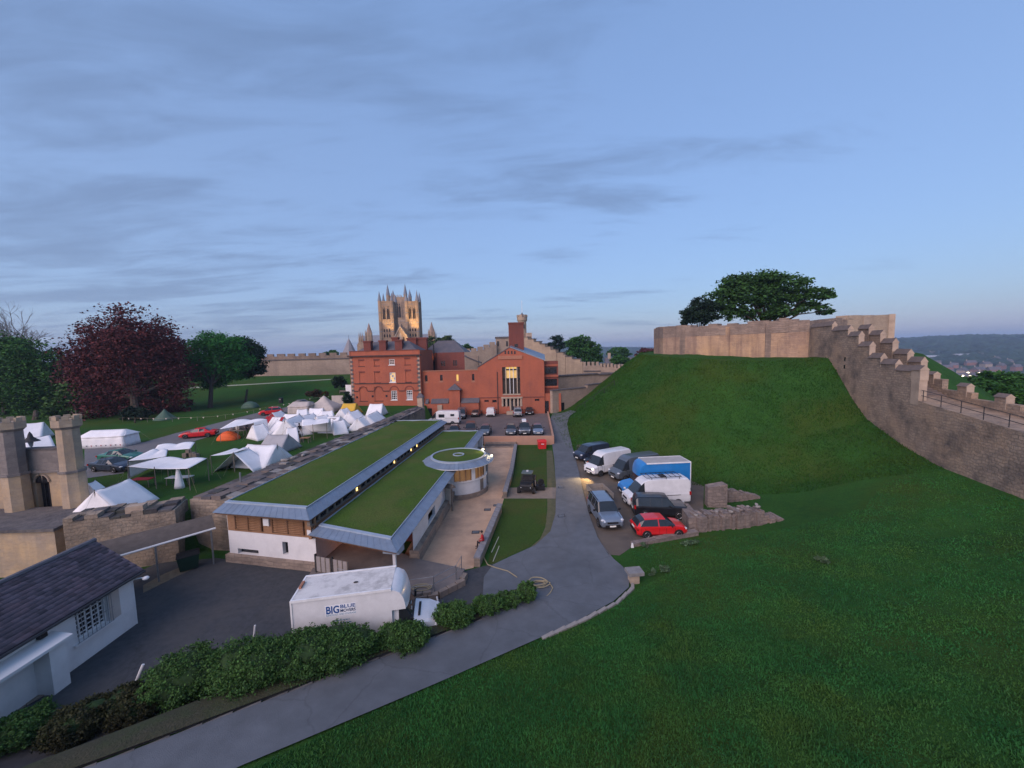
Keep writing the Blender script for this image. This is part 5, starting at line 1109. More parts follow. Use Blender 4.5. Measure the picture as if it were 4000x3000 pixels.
for px in (1943,): a_ = cg.uz(px, 1500)[0]; cg.box(MB(), a_ - .07, a_ + .07, 1.2, zs_ - 1.0, -.14, .0).build('downpipe', DARKIRON, ch)
zb_ = cg.uz(2080, 1551)[1]
for a0, a1 in ((0, door[0] - .4), (door[1] + .4, cwid)): cg.box(MB(), a0, a1, zb_ - .08, zb_ + .1, -.1, .05).build('string_course', BRICKD, ch)
for b in ((cwid, 0),): 
    e0, e1 = cg.pt(cwid, 0, .01), cg.pt(cwid, 0, 14); vwall((e0.x, e0.y), (e1.x, e1.y), .5, zr_ - .15, .3, BRICK, 'side_wall', ch)
    e0, e1 = cg.pt(0, 0, .2), cg.pt(0, 0, 14); vwall((e0.x, e0.y), (e1.x, e1.y), .5, zl - .15, .3, BRICK, 'side_wall', ch)
tA, tB = PY(1986, 1262, 89), PY(2044, 1262, 89)
tw = MB().obox(((tA.x + tB.x) / 2, 89), (1, 0), (tB.x - tA.x) / 2, 1.7, 10, tA.z - .35).build('brick_tower', BRICKD, ch)
MB().obox(((tA.x + tB.x) / 2, 89), (1, 0), (tB.x - tA.x) / 2 + .1, 1.8, tA.z - .35, tA.z).build('tower_cap', BRICKD, tw)
MB().obox(((tA.x * .52 + tB.x * .48), 87.27), (1, 0), .38, .06, PY(2010, 1355, 87.3).z, PY(2010, 1344, 87.3).z).build('tower_window', DKGLASS, tw)
# lean-to range on the right of the chapel
lA, lB = cg.pt(cwid + .2, 0, 1.5), Vector((10.2, 84.3, 0)); lpq = Plane((lA.x, lA.y), (lB.x, lB.y))
lpq.box(MB(), 0, lpq.w, .5, lpq.uz(2145, 1411)[1], 0, 3).build('annexe', BRICKD, ch)
for py0, py1 in ((1434, 1460), (1480, 1508)): lpq.box(MB(), .15, lpq.w - .3, lpq.uz(2145, py1)[1], lpq.uz(2145, py0)[1], -.06, .02).build('annexe_window', DKGLASS, ch)
for z in (1428, 1470, 1512): lpq.box(MB(), 0, lpq.w, lpq.uz(2145, z)[1] - .1, lpq.uz(2145, z)[1] + .25, -.2, .0).build('annexe_band', BRICK, ch)
lpq.box(MB(), .0, lpq.w + .5, .5, lpq.uz(2140, 1535)[1], -1.2, 0).build('lower_annexe', BRICK, ch)
ad = lpq.uz(2137, 1590)[0]; lpq.box(MB(), ad - .45, ad + .35, 1.0, 4.0, -1.26, -1.18).build('doorway', DKGLASS, ch)

# ------------------------------------------------------------------ stone terrace walls right of the chapel
tw2 = thing('terrace_wall', 'pale rough stone terrace wall with a small doorway at the foot of the mound', 'wall', (14, 86, 1.2))
TL = [PY(2154, 1600, 82.5), PY(2290, 1560, 88), PY(2390, 1545, 94), PY(2470, 1500, 99)]
for i in range(3):
    A, B = TL[i], TL[i + 1]; z1 = (PY(2200, 1524, 84).z, PY(2330, 1502, 90).z, PY(2420, 1480, 96).z)[i]
    vwall((A.x, A.y), (B.x, B.y), 0, z1, .8, LIME, 'wall', tw2)
    stones_along('coping_stone', [(A.x, A.y), (B.x, B.y)], (1.6, 1.0, .25), COPE, tw2, lambda x, y: z1 + .02, 6, .03, .0)
tpl = Plane((TL[0].x, TL[0].y), (TL[1].x, TL[1].y)); a_, z = tpl.uz(2193, 1600)
tpl.box(MB(), a_ - .45, a_ + .45, 1.0, tpl.uz(2193, 1572)[1], -.46, -.38).build('doorway', DKGLASS, tw2)
rl2 = thing('stair_handrail', 'thin handrail climbing the left flank of the mound', 'handrail', tuple(G(2300, 1590)))
hp = [G(px, py) for px, py in ((2250, 1612), (2285, 1592), (2320, 1568), (2360, 1538), (2400, 1508))]
MB().tube([p + Vector((0, 0, 1.0)) for p in hp], .05, 5).build('rail', DARKIRON, rl2)
for p in hp: MB().tube([p, p + Vector((0, 0, 1.0))], .05, 5).build('post', DARKIRON, rl2)
tb = thing('middle_terrace_wall', 'grey stone wall with a ledge rising in front of the far curtain wall', 'wall', (22, 100, 4))
tA, tB, tC = PY(2160, 1500, 97), PY(2330, 1490, 103), PY(2480, 1480, 108)
for A, B, py in ((tA, tB, 1466), (tB, tC, 1460)):
    z1 = PY((2245 if py == 1466 else 2400), py, 100 if py == 1466 else 106).z; vwall((A.x, A.y), (B.x, B.y), 0, z1, 1.2, LIME, 'wall', tb); vwall((A.x, A.y - .1), (B.x, B.y - .1), z1, z1 + .3, 1.7, COPE, 'ledge', tb)

# ------------------------------------------------------------------ far curtain wall stepping down from the observatory
fw = thing('stepped_castle_wall', 'crenellated castle wall stepping down from the observatory tower', 'wall', (15, 118, 6))
sp = [(2050, 1318, 124), (2072, 1326, 122.5), (2095, 1336, 121), (2117, 1345, 119.5), (2139, 1355, 118), (2160, 1366, 116.5), (2180, 1378, 115), (2212, 1394, 113.5), (2245, 1404, 112.3), (2278, 1411, 111.2)]
for i in range(len(sp) - 1):
    A = PY(*sp[i]); B = PY(*sp[i + 1]); zt_ = PY(sp[i][0], sp[i][1] + 9, sp[i][2]).z
    vwall((A.x, A.y), (B.x, B.y), 4, zt_, 1.4, OBSST, 'wall', fw)
    mid = ((A.x * .62 + B.x * .38), (A.y * .62 + B.y * .38)); o = MB().obox(mid, (B - A), (B - A).length * .36, .7, zt_ - .002, zt_ + .75).build('merlon', OBSST, fw)
    MB().obox(mid, (B - A), (B - A).length * .36 + .15, .85, zt_ + .75, zt_ + .95).build('merlon_cap', COPE, o)
lev = [(2278, 1424, 111.2), (2345, 1430, 109.5), (2400, 1434, 107.5), (2460, 1438, 105), (2520, 1440, 102)]
for i in range(len(lev) - 1):
    A = PY(*lev[i]); B = PY(*lev[i + 1]); vwall((A.x, A.y), (B.x, B.y), 2, A.z - .3, 1.4, LIME, 'wall', fw)
    vwall((A.x, A.y - .7), (B.x, B.y - .7), A.z - 2.0, A.z - 1.7, .5, COPE, 'string_course', fw)
    n_ = 4
    for k in range(n_):
        c = A.lerp(B, (k + .35) / n_); MB().obox((c.x, c.y), B - A, (B - A).length / n_ * .32, .5, A.z - .302, A.z + .75).build('merlon', LIME, fw)
# observatory tower
ob = thing('observatory_tower', 'stone observatory tower with a round crenellated turret and flagpole', 'tower', (1, 127, 7))
A, B = PY(1936, 1322, 124), PY(1992, 1322, 124)
MB().obox(((A.x + B.x) / 2, 127), (1, 0), (B.x - A.x) / 2, 3, 6, A.z).build('square_tower', LIME, ob)
MB().obox(((A.x + B.x) / 2, 127), (1, 0), (B.x - A.x) / 2 + .2, 3.2, A.z, A.z + .5).build('tower_parapet', COPE, ob)
for px in (1945, 1980): c = PY(px, 1340, 123.9); MB().obox((c.x, 123.93), (1, 0), .28, .1, c.z - 1.0, c.z + .6).build('lancet', DKGLASS, ob)
c0, c1 = PY(2023, 1290, 124), PY(2059, 1290, 124); tc_ = ((c0.x + c1.x) / 2, 125.5); tr = (c1.x - c0.x) / 2
zt0, zt1, zt2 = PY(2041, 1256, 124).z, PY(2041, 1238, 124).z, PY(2041, 1232, 124).z
MB().cyl(tc_, tr * .93, tr * .9, 6, zt0, 16).build('turret_shaft', OBSST, ob)
MB().cyl(tc_, tr * .92, tr * 1.12, zt0, zt0 + .5, 16).build('corbel', DRESSED, ob); MB().cyl(tc_, tr * 1.12, tr * 1.12, zt0 + .5, zt1, 16).build('turret_parapet', OBSST, ob)
for k in range(6):
    an = k * math.pi / 3 + .2; MB().obox((tc_[0] + tr * math.cos(an), tc_[1] + tr * math.sin(an)), (-math.sin(an), math.cos(an)), .55, .2, zt1 - .01, zt1 + .75).build('merlon', OBSST, ob)
MB().cyl(tc_, tr * .75, .05, zt1, zt1 + 1.5, 12).build('turret_roof', COPE, ob)
fpz = PY(2041, 1172, 124).z; MB().tube([(tc_[0], tc_[1], zt1 + 1.4), (tc_[0], tc_[1], fpz)], .07, 5).build('flagpole', WHITEP, ob)
c = PY(2047, 1272, 123); MB().obox((c.x, 125.5 - tr * .93), (1, 0), .2, .12, c.z - .8, c.z + .5).build('slit', DKGLASS, ob)
A, B = PY(2030, 1318, 123), PY(2072, 1318, 123); MB().obox(((A.x + B.x) / 2, 125.5), (1, 0), (B.x - A.x) / 2, 2.4, 6, A.z).build('turret_base', OBSST, ob)
MB().obox((PY(2065, 1290, 124).x, 125.5), (1, 0), 1.0, 1.6, 14, PY(2065, 1300, 124).z).build('stair_head', DRESSED, ob)
# wall on the other side, stepping up from the left
fw2 = thing('low_castle_wall', 'crenellated castle wall seen between the brick range and the chapel', 'wall', (-12, 122, 7))
sp = [(1790, 1368, 120), (1815, 1366, 120.5), (1840, 1364, 121), (1866, 1358, 121.5), (1890, 1350, 122), (1912, 1340, 122.5), (1938, 1334, 123)]
for i in range(6):
    A = PY(*sp[i]); B = PY(*sp[i + 1]); vwall((A.x, A.y), (B.x, B.y), 5, A.z - .6, 1.2, LIME, 'wall', fw2)
    c = A.lerp(B, .4); MB().obox((c.x, c.y), B - A, .8, .5, A.z - .602, A.z + .3).build('merlon', LIME, fw2)
A, B = PY(1818, 1392, 112), PY(1868, 1392, 112); MB().obox(((A.x + B.x) / 2, 113), (1, 0), (B.x - A.x) / 2, 1, 5, A.z).build('gabled_hut', LIME, fw2)
MB().add([(A.x - .4, 111.8, A.z), (B.x + .8, 111.8, A.z - 2.2), (B.x + .8, 114.2, A.z - 2.2), (A.x - .4, 114.2, A.z), (A.x - .4, 111.8, A.z + .35), (B.x + .8, 111.8, A.z - 1.85), (B.x + .8, 114.2, A.z - 1.85), (A.x - .4, 114.2, A.z + .35)], [(3, 2, 1, 0), (4, 5, 6, 7), (0, 1, 5, 4), (1, 2, 6, 5), (3, 0, 4, 7)]).build('hut_roof', SLATE, fw2)

# ------------------------------------------------------------------ long north wall on the left
nw = thing('north_castle_wall', 'long crenellated castle wall along the grass bank behind the trees', 'wall', (-70, 131, 8))
A, B = PY(560, 1400, 132), PY(1400, 1386, 129); zt_ = 15.0
npl = Plane((A.x, A.y), (B.x, B.y)); npl.box(MB(), 0, npl.w, 6, zt_ - .9, 0, 1.4).build('wall', LIME, nw); npl.box(MB(), 0, npl.w, zt_ - 1.25, zt_ - .9, -.18, .0).build('string_course', COPE, nw)
npl.box(MB(), 0, npl.w, zt_ - .9, zt_ + .1, .05, .6).build('parapet', KEEPTOP, nw)
k = 0
while k * 3.6 + 2.6 < npl.w: npl.box(MB(), k * 3.6 + rg.uniform(0, .3), k * 3.6 + 2.5 + rg.uniform(-.2, .3), zt_ + .098, zt_ + .95, .05, .6).build('merlon', KEEPTOP, nw); k += 1
sp_ = thing('chapter_house_roof', 'pointed grey pyramid roof showing above the far wall', 'roof', (*PY(1362, 1390, 290).to_2d(), 0))
A, B, T = PY(1330, 1392, 290), PY(1394, 1392, 290), PY(1362, 1322, 290); r_ = (B.x - A.x) / 2
MB().cyl((T.x, T.y), r_, .2, A.z, T.z, 10).build('pyramid_roof', surf('pale_lead', (.25, .235, .25), (.20, .19, .205), scale=.3, rough=.6), sp_)
MB().cyl((T.x, T.y), r_ * .95, r_ * .95, -3, A.z, 10).build('wall', CATH, sp_); MB().tube([T, T + Vector((0, 0, 2.5))], .12, 5).build('finial', DARKIRON, sp_)

# ------------------------------------------------------------------ the cathedral
ca = thing('cathedral', 'floodlit medieval cathedral with twin west towers before a taller central tower', 'cathedral', (-95, 370, -2))
def lancet(par, c, w_, z0, z1, Yf, d=.25, n='belfry_opening', mat=VOID):
    mb = MB(); zt_ = z1 - w_ * 1.1
    pts = [(c - w_ / 2, z0), (c + w_ / 2, z0), (c + w_ / 2, zt_), (c + w_ * .3, zt_ + w_ * .65), (c, z1), (c - w_ * .3, zt_ + w_ * .65), (c - w_ / 2, zt_)]
    vs = [(x, Yf - d, z) for x, z in pts] + [(x, Yf + d, z) for x, z in pts]; n_ = 7
    mb.add(vs, [tuple(range(n_)), tuple(range(2 * n_ - 1, n_ - 1, -1))] + [((i + 1) % n_, i, n_ + i, n_ + (i + 1) % n_) for i in range(n_)]); return mb.build(n, mat, par)
def spire(par, x, y, r, z0, z1, z2, n=8, name='pinnacle', mt=CATHLEAD):
    o = MB().cyl((x, y), r, r, z0, z1, n).build(name, CATH, par); MB().cyl((x, y), r * 1.12, .05, z1, z2, n).build('spirelet', mt, o); return o
Y0 = 330.0
def X(px, Y): return PY(px, 1300, Y).x
def Z(px, py, Y): return PY(px, py, Y).z
for k, (pl0, pr0) in enumerate(((1482, 1540), (1586, 1638))):
    x0, x1 = X(pl0, Y0), X(pr0, Y0); cx = (x0 + x1) / 2; hw_ = (x1 - x0) / 2; zt_ = Z(1510 + k * 100, 1180, Y0)
    t = MB().obox((cx, Y0 + hw_), (1, 0), hw_ - .9, hw_ - .9, -3, zt_).build('west_tower', CATH, ca)
    MB().obox((cx, Y0 + hw_), (1, 0), hw_ - .6, hw_ - .6, zt_, zt_ + 1.0).build('tower_parapet', CATH, t)
    for sx in (-1, 1):
        for sy in (-1, 1): 
            spire(t, cx + sx * (hw_ - 1.1), Y0 + hw_ + sy * (hw_ - 1.1), 1.45, -3, zt_ + 1.2, Z(1480, 1136, Y0) if (sx, k) in ((-1, 0), (1, 1)) else zt_ + 8)
            for z in (zt_ - 9, zt_ - 17.5, zt_ - 25, zt_ - 34): MB().cyl((cx + sx * (hw_ - 1.1), Y0 + hw_ + sy * (hw_ - 1.1)), 1.62, 1.62, z, z + .45, 8).build('turret_band', CATHLEAD, t) if sy < 0 else None
    yf = Y0 + .9
    for s_ in (-1, 1):
        for e in (-1, 1): lancet(t, cx + s_ * 1.75 + e * .62, .85, Z(1510, 1246, Y0), Z(1510, 1201, Y0), yf, .3)
        MB().add([(cx + s_ * 1.75 - 1.35, yf - .35, Z(1510, 1210, Y0)), (cx + s_ * 1.75, yf - .35, Z(1510, 1199, Y0)), (cx + s_ * 1.75 + 1.35, yf - .35, Z(1510, 1210, Y0)), (cx + s_ * 1.75 + 1.05, yf - .35, Z(1510, 1210, Y0)), (cx + s_ * 1.75, yf - .35, Z(1510, 1203, Y0)), (cx + s_ * 1.75 - 1.05, yf - .35, Z(1510, 1210, Y0))], [(0, 5, 4, 1), (1, 4, 3, 2)]).build('hood_mould', CATH, t)
    for s_ in (-1, 0, 1):
        lancet(t, cx + s_ * 2.2, 1.1, Z(1510, 1296, Y0), Z(1510, 1284, Y0), yf, .2, 'blind_arch', VOID); lancet(t, cx + s_ * 2.2, 1.2, Z(1510, 1318, Y0), Z(1510, 1304, Y0), yf, .2, 'blind_arch', VOID)
    for s_ in (-1.6, -.6, .6, 1.6): MB().box(cx + s_ * 1.2 - .22, cx + s_ * 1.2 + .22, yf - .4, yf, Z(1510, 1268, Y0), Z(1510, 1250, Y0)).build('shaft', DRESSED, t)
    for py in (1196, 1249, 1272, 1300, 1320): MB().box(cx - hw_ + 1.2, cx + hw_ - 1.2, yf - .45, yf, Z(1510, py, Y0), Z(1510, py, Y0) + .5).build('string_course', CATH, t)
# central tower behind
Y1 = 420.0; x0, x1 = X(1516, Y1), X(1594, Y1); cx = (x0 + x1) / 2; hw_ = (x1 - x0) / 2; zt_ = Z(1550, 1160, Y1)
t = MB().obox((cx, Y1 + hw_), (1, 0), hw_ - .8, hw_ - .8, -3, zt_).build('central_tower', CATH, ca)
for sx, pt_ in ((-1, 1108), (1, 1108)):
    for sy in (-1, 1): spire(t, cx + sx * (hw_ - 1.4), Y1 + hw_ + sy * (hw_ - 1.4), 2.0, -3, zt_ + 2.5, Z(1550, pt_, Y1) - (3 if sy > 0 else 0))
for px, w_ in ((1543, 1.7), (1557, 1.5), (1565, 1.5)): lancet(t, X(px, Y1), w_, Z(px, 1240, Y1), Z(px, 1194, Y1), Y1 + .8, .3); lancet(t, X(px, Y1), w_ * .6, Z(px, 1192, Y1), Z(px, 1185, Y1), Y1 + .8, .3)
for px in (1549.5, 1572, 1536): MB().box(X(px, Y1) - .5, X(px, Y1) + .5, Y1 + .2, Y1 + .8, Z(px, 1242, Y1), Z(px, 1180, Y1)).build('shaft', CATH, t)
for k in range(9): q = X(1530 + k * 5.5, Y1); MB().box(q - .35, q + .35, Y1 + .8, Y1 + 1.3, zt_, zt_ + (2.6 if k % 2 else 1.6)).build('parapet_pinnacle', CATH, t)
MB().box(x0 + 1, x1 - 1, Y1 + .3, Y1 + .8, Z(1550, 1256, Y1), Z(1550, 1252, Y1)).build('string_course', DRESSED, t)
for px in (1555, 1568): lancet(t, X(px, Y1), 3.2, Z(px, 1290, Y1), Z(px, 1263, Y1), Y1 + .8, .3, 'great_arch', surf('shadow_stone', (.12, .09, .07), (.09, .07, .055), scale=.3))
# west front gable, screen, turrets
Y2 = 318.0
gx0, gx1, gxc = X(1540, Y2), X(1592, Y2), X(1564, Y2); gz0 = Z(1564, 1320, Y2); gzt = Z(1564, 1275, Y2)
gb = MB().add([(gx0, Y2, gz0 - 30), (gx1, Y2, gz0 - 30), (gx1, Y2, gz0), (gxc, Y2, gzt), (gx0, Y2, gz0), (gx0, Y2 + 14, gz0 - 30), (gx1, Y2 + 14, gz0 - 30), (gx1, Y2 + 14, gz0), (gxc, Y2 + 14, gzt), (gx0, Y2 + 14, gz0)], [(0, 1, 2, 3, 4), (4, 3, 8, 9), (3, 2, 7, 8), (1, 6, 7, 2), (5, 0, 4, 9)]).build('west_gable', CATH, ca)
for a_, b_ in (((gx0, gz0), (gxc, gzt)), ((gxc, gzt), (gx1, gz0))): MB().tube([(a_[0], Y2 - .2, a_[1]), (b_[0], Y2 - .2, b_[1])], .5, 6).build('gable_coping', DRESSED, gb)
lancet(gb, gxc, 2.0, gz0 - 3, gz0 + 4.5, Y2, .25, 'gable_niche', DRESSED)
for s_ in (-1, 1): lancet(gb, gxc + s_ * 2.6, .9, gz0 - 4, gz0 + 1.0, Y2, .3, 'gable_lancet')
lancet(gb, gxc, .9, gz0 - 6, gz0 - 2, Y2, .4, 'gable_lancet')
spire(gb, gxc, Y2 + .5, .5, gzt - .5, gzt + .8, gzt + 2.6, mt=DRESSED)
MB().box(X(1395, Y2), X(1712, Y2), Y2 + .3, Y2 + 9, -3, Z(1550, 1334, Y2)).build('west_screen', CATH, ca)
for px, pyt, pyb, w_ in ((1437, 1260, 1318, 12), (1684, 1256, 1316, 12)):
    c = X(px, Y2); r_ = w_ / FPX * Y2; o = MB().cyl((c, Y2 + 3), r_, r_, -3, Z(px, pyb - 18, Y2), 8).build('stair_turret', CATH, ca)
    MB().cyl((c, Y2 + 3), r_ * 1.0, .1, Z(px, pyb - 18, Y2), Z(px, pyt, Y2), 8).build('turret_spire', surf('spire_stone', (.30, .21, .165), (.24, .17, .135), scale=.4), o)
    for s_ in (-1, 1): spire(o, c + s_ * r_ * .9, Y2 + 1, .5, -3, Z(px, pyb - 15, Y2), Z(px, pyb - 32, Y2), mt=CATH)
for px, pyt in ((1698, 1285), (1702, 1298)): spire(ca, X(px, 330), 332, .6, -3, Z(px, 1330, 330), Z(px, pyt, 330), name='corner_pinnacle')
# roofs of nave and transepts
zr0, zr1 = Z(1440, 1348, 400), Z(1440, 1309, 400)
for nm, a_, b_ in (('north_transept_roof', 1398, 1520), ('south_transept_roof', 1590, 1690)):
    x0, x1 = X(a_, 400), X(b_, 400); MB().add([(x0, 400, zr0), (x1, 400, zr0), (x1, 416, zr0), (x0, 416, zr0), (x0, 408, zr1), (x1, 408, zr1)], [(0, 1, 5, 4), (1, 2, 5), (2, 3, 4, 5), (3, 0, 4)]).build(nm, CATHLEAD, ca); MB().box(x0 + .3, x1 - .3, 400.5, 415.5, -3, zr0).build('transept_wall', CATH, ca)
for px in (1399, 1405, 1412): spire(ca, X(px, 396), 398, .9, -3, Z(px, 1330, 396), Z(px, 1296, 396), name='buttress_pinnacle', mt=CATH)
MB().box(X(1395, 380), X(1425, 380), 378, 400, -3, Z(1400, 1345, 380)).build('buttress_block', CATH, ca)
# floodlights on the precinct roofs
for k, (px, en, tz) in enumerate(((1511, 11000, 54), (1612, 15000, 54), (1564, 26000, 36))):
    yy = (318.5, 318.5, 296)[k]; xx = X(px, yy); zb_ = (26.0, 26.0, 9.0)[k]
    fl = thing('floodlight', ('floodlight aimed at the left west tower', 'floodlight aimed at the right west tower', 'floodlight aimed at the west gable')[k], 'floodlight', (xx, yy, zb_), group='cathedral floodlights')
    MB().box(-.4, .4, -.3, .3, -12 if k == 2 else -2, -.2).build('mast', DARKIRON, fl, world=False); MB().box(-.6, .6, -.4, .35, -.2, .6).build('housing', DARKIRON, fl, world=False); MB().box(-.5, .5, .36, .42, -.1, .5).build('lens', LAMPW, fl, world=False)
    ld = bpy.data.lights.new('flood', 'SPOT'); ld.energy = en; ld.color = (1, .62, .22); ld.spot_size = rad((56, 50, 30)[k]); ld.spot_blend = .7; ld.shadow_soft_size = .6
    lo = bpy.data.objects.new('lamp_light', ld); COL.objects.link(lo); lo.parent = fl; lo.location = (0, 1, .3); d = Vector((0, (331.5, 331.5, 318)[k] - yy, tz - zb_)); lo.rotation_euler = d.to_track_quat('-Z', 'Y').to_euler()

# ------------------------------------------------------------------ ruined walls at the foot of the mound
ru = thing('ruined_wall', 'broken stone wall with an upright stump at the foot of the mound beside the vans', 'ruin', tuple(G(2850, 2060)))
ra, rb = G(2722, 2078), G(3060, 2030); u = (rb - ra); RS = masonry('ruin_stone', (.27, .215, .185), (.20, .165, .148), (.12, .10, .095), .55, .28, .03, stain=(.11, .095, .09), stain_amt=.7, stain_scale=.9, bump=.9)
rr2 = random.Random(5); n_ = 34
for k in range(n_):                                   # stepped rubble profile, lower towards the right
    p, q = ra.lerp(rb, k / n_), ra.lerp(rb, (k + 1) / n_); zg = h(p.x, p.y); top = ra.z + 1.2 + .35 * k / n_ + rr2.uniform(-.2, .2)
    if k > 25: top = h(q.x, q.y) + .8 - .09 * (k - 25) + rr2.uniform(-.1, .1)
    vwall((p.x, p.y + .5), (q.x, q.y + .5), zg - 1.0, top, 1.2 + rr2.uniform(-.25, .25), RS, 'wall', ru)
for k in range(22):
    p = ra.lerp(rb, rr2.random() * .76); inst('loose_stone', MB().ell((0, 0, 0), rr2.uniform(.12, .26), .14, .1, 7, 4, .2).mesh('loose_stone', RS if k % 3 else COPELT), ru, (p.x, p.y + rr2.uniform(.1, .9), ra.z + 1.28 + .4 * (p.x - ra.x) / (rb.x - ra.x)), (0, 0, rr2.uniform(0, 3)))
vwall((ra.x - .1, ra.y + .2), (ra.x + .3, ra.y + 3.2), h(ra.x, ra.y) - 1, ra.z + 1.1, .9, RS, 'return_wall', ru)
su = G(2800, 1985); MB().prism([(su.x - .75, su.y + .2), (su.x + .95, su.y), (su.x + .9, su.y + .9), (su.x - .65, su.y + 1.0)], su.z - 1.5, lambda x, y: su.z + 2.05 + .2 * (x - su.x)).build('stump', RS, ru)
rc, rd = G(2830, 1975), G(2985, 1957)
for k in range(16): p, q = rc.lerp(rd, k / 16), rc.lerp(rd, (k + 1) / 16); vwall((p.x, p.y + 1), (q.x, q.y + 1), p.z - 1.2, su.z + 1.35 - .06 * k + rr2.uniform(-.12, .12), .7 + rr2.uniform(-.15, .15), RS, 'rear_wall', ru)
hm = thing('low_bank_wall', 'low earth-covered stone edge in front of the red hatchback', 'wall', tuple(G(2580, 2125)))
ha, hb = G(2470, 2132), G(2720, 2088)
for k in range(6): p, q = ha.lerp(hb, k / 6), ha.lerp(hb, (k + 1) / 6); vwall((p.x, p.y), (q.x, q.y), p.z - .5, p.z + .32 + rr2.uniform(-.06, .1), .5, RS, 'stone_course', hm)

# squat stone pedestal by the kerb
pd = thing('stone_pedestal', 'squat stone bollard with a flat slab top beside the drive bend', 'pedestal', tuple(G(2475, 2275)))
MB().obox((0, 0), (1, .1), .28, .26, -.2, .62).build('shaft', DRESSED, pd, world=False); MB().obox((.05, 0), (1, .1), .5, .38, .62, .84).build('slab', surf('grey_slab', (.24, .235, .23), (.17, .165, .165), scale=3, rough=.95), pd, world=False)

# ------------------------------------------------------------------ far houses beyond the wall and the town in the valley
HB = surf('house_brick', (.26, .13, .10), (.2, .1, .08), scale=.5, rough=.9); HR = surf('house_roof', (.13, .115, .125), (.09, .08, .088), scale=.5, rough=.8)
def house(name, label, x, y, z, w_, d_, hh, rh, rz, wall=HB, roof=HR, chim=1, group=None, win=True):
    t = thing(name, label, 'house', (x, y, z), rz, group)
    MB().box(-w_ / 2, w_ / 2, -d_ / 2, d_ / 2, -3, hh).build('wall', wall, t, world=False)
    r = MB().add([(-w_ / 2 - .4, -d_ / 2 - .4, hh), (w_ / 2 + .4, -d_ / 2 - .4, hh), (w_ / 2 + .4, d_ / 2 + .4, hh), (-w_ / 2 - .4, d_ / 2 + .4, hh), (-w_ / 2 - .4, 0, hh + rh), (w_ / 2 + .4, 0, hh + rh)], [(0, 1, 5, 4), (2, 3, 4, 5), (0, 4, 3), (1, 2, 5), (3, 2, 1, 0)]).build('roof', roof, t, world=False)
    for k in range(chim): MB().box(-w_ / 2 + 1 + k * (w_ - 3), -w_ / 2 + 2.4 + k * (w_ - 3), -.6, .6, hh + rh * .4, hh + rh + 2.4).build('chimney', DRESSED, r, world=False)
    if win:
        for k in range(3): MB().box(-w_ * .35 + k * w_ * .3, -w_ * .35 + k * w_ * .3 + 1.0, -d_ / 2 - .06, -d_ / 2 + .05, hh - 2.4, hh - .8).build('window', WHITEP if k % 2 else DKGLASS, t, world=False)
    return t
def hz(px, py, Y): q = PY(px, py, Y); return q
q = hz(2440, 1400, 190); house('slate_house', 'brick house with a long slate roof and two chimneys beyond the castle wall', q.x + 4, q.y, q.z - 9.5, 26, 9, 6, 4, rad(-12), chim=2)
q = hz(2490, 1415, 170); house('gabled_house', 'small brick house with a pale gable beyond the castle wall', q.x, q.y, q.z - 7.5, 7, 8, 5, 3, rad(60))
rt_ = random.Random(21); k = 0
for px, py in ((3610, 1412), (3650, 1425), (3690, 1440), (3725, 1432), (3760, 1450), (3790, 1425), (3820, 1445), (3850, 1430), (3880, 1450), (3910, 1436), (3700, 1460), (3745, 1472), (3800, 1470), (3850, 1465), (3770, 1410), (3830, 1408), (3890, 1418), (3940, 1425), (3970, 1440), (3640, 1406)):
    q = P(px, py + 6, -52); big = k in (0, 14)
    house('town_house', ('long pale warehouse left of the lit roofs in the valley town' if k == 0 else 'long pale warehouse right of the lit roofs in the valley town') if big else 'small house among the roofs of the valley town', q.x, q.y, float(HO(q.x, q.y)), 60 if big else rt_.uniform(14, 26), 30 if big else rt_.uniform(9, 14), 11 if big else rt_.uniform(6, 10), 3 if big else 6, rt_.uniform(-.9, .5), wall=surf('warehouse_cladding', (.42, .43, .46), (.36, .37, .4), scale=.1) if big else rt_.choice([HB, LIME]), roof=MAT['warehouse_cladding'] if big else HR, chim=0 if big else 1, group=None if big else 'houses of the valley town', win=False)
    k += 1
for i, (px, py, red) in enumerate(((3548, 1382, 0), (3672, 1446, 0), (3692, 1436, 0), (3705, 1448, 0), (3781, 1456, 0), (3760, 1468, 0), (3790, 1469, 0), (3655, 1440, 1), (3700, 1409, 1), (3733, 1401, 1), (3682, 1418, 1), (3806, 1458, 0), (3826, 1457, 0))):
    q = P(px, py, -44); s_ = 2.0 if red else 1.5
    L_ = thing('town_lamp', 'red traffic light glowing in the valley town' if red else 'lit street lamp glowing in the valley town', 'street lamp', (q.x, q.y, float(HO(q.x, q.y))), group='red lights in the valley town' if red else 'lit lamps in the valley town')
    z = q.z - OFF[L_].z; MB().tube([(0, 0, 0), (0, 0, z)], .25, 5).build('post', DARKIRON, L_, world=False); MB().ell((0, 0, z), s_ * 1.3, s_, s_ * .8, 8, 5).build('lamp_head', glow('red_signal', (1, .12, .06), 4) if red else LAMPW, L_, world=False)

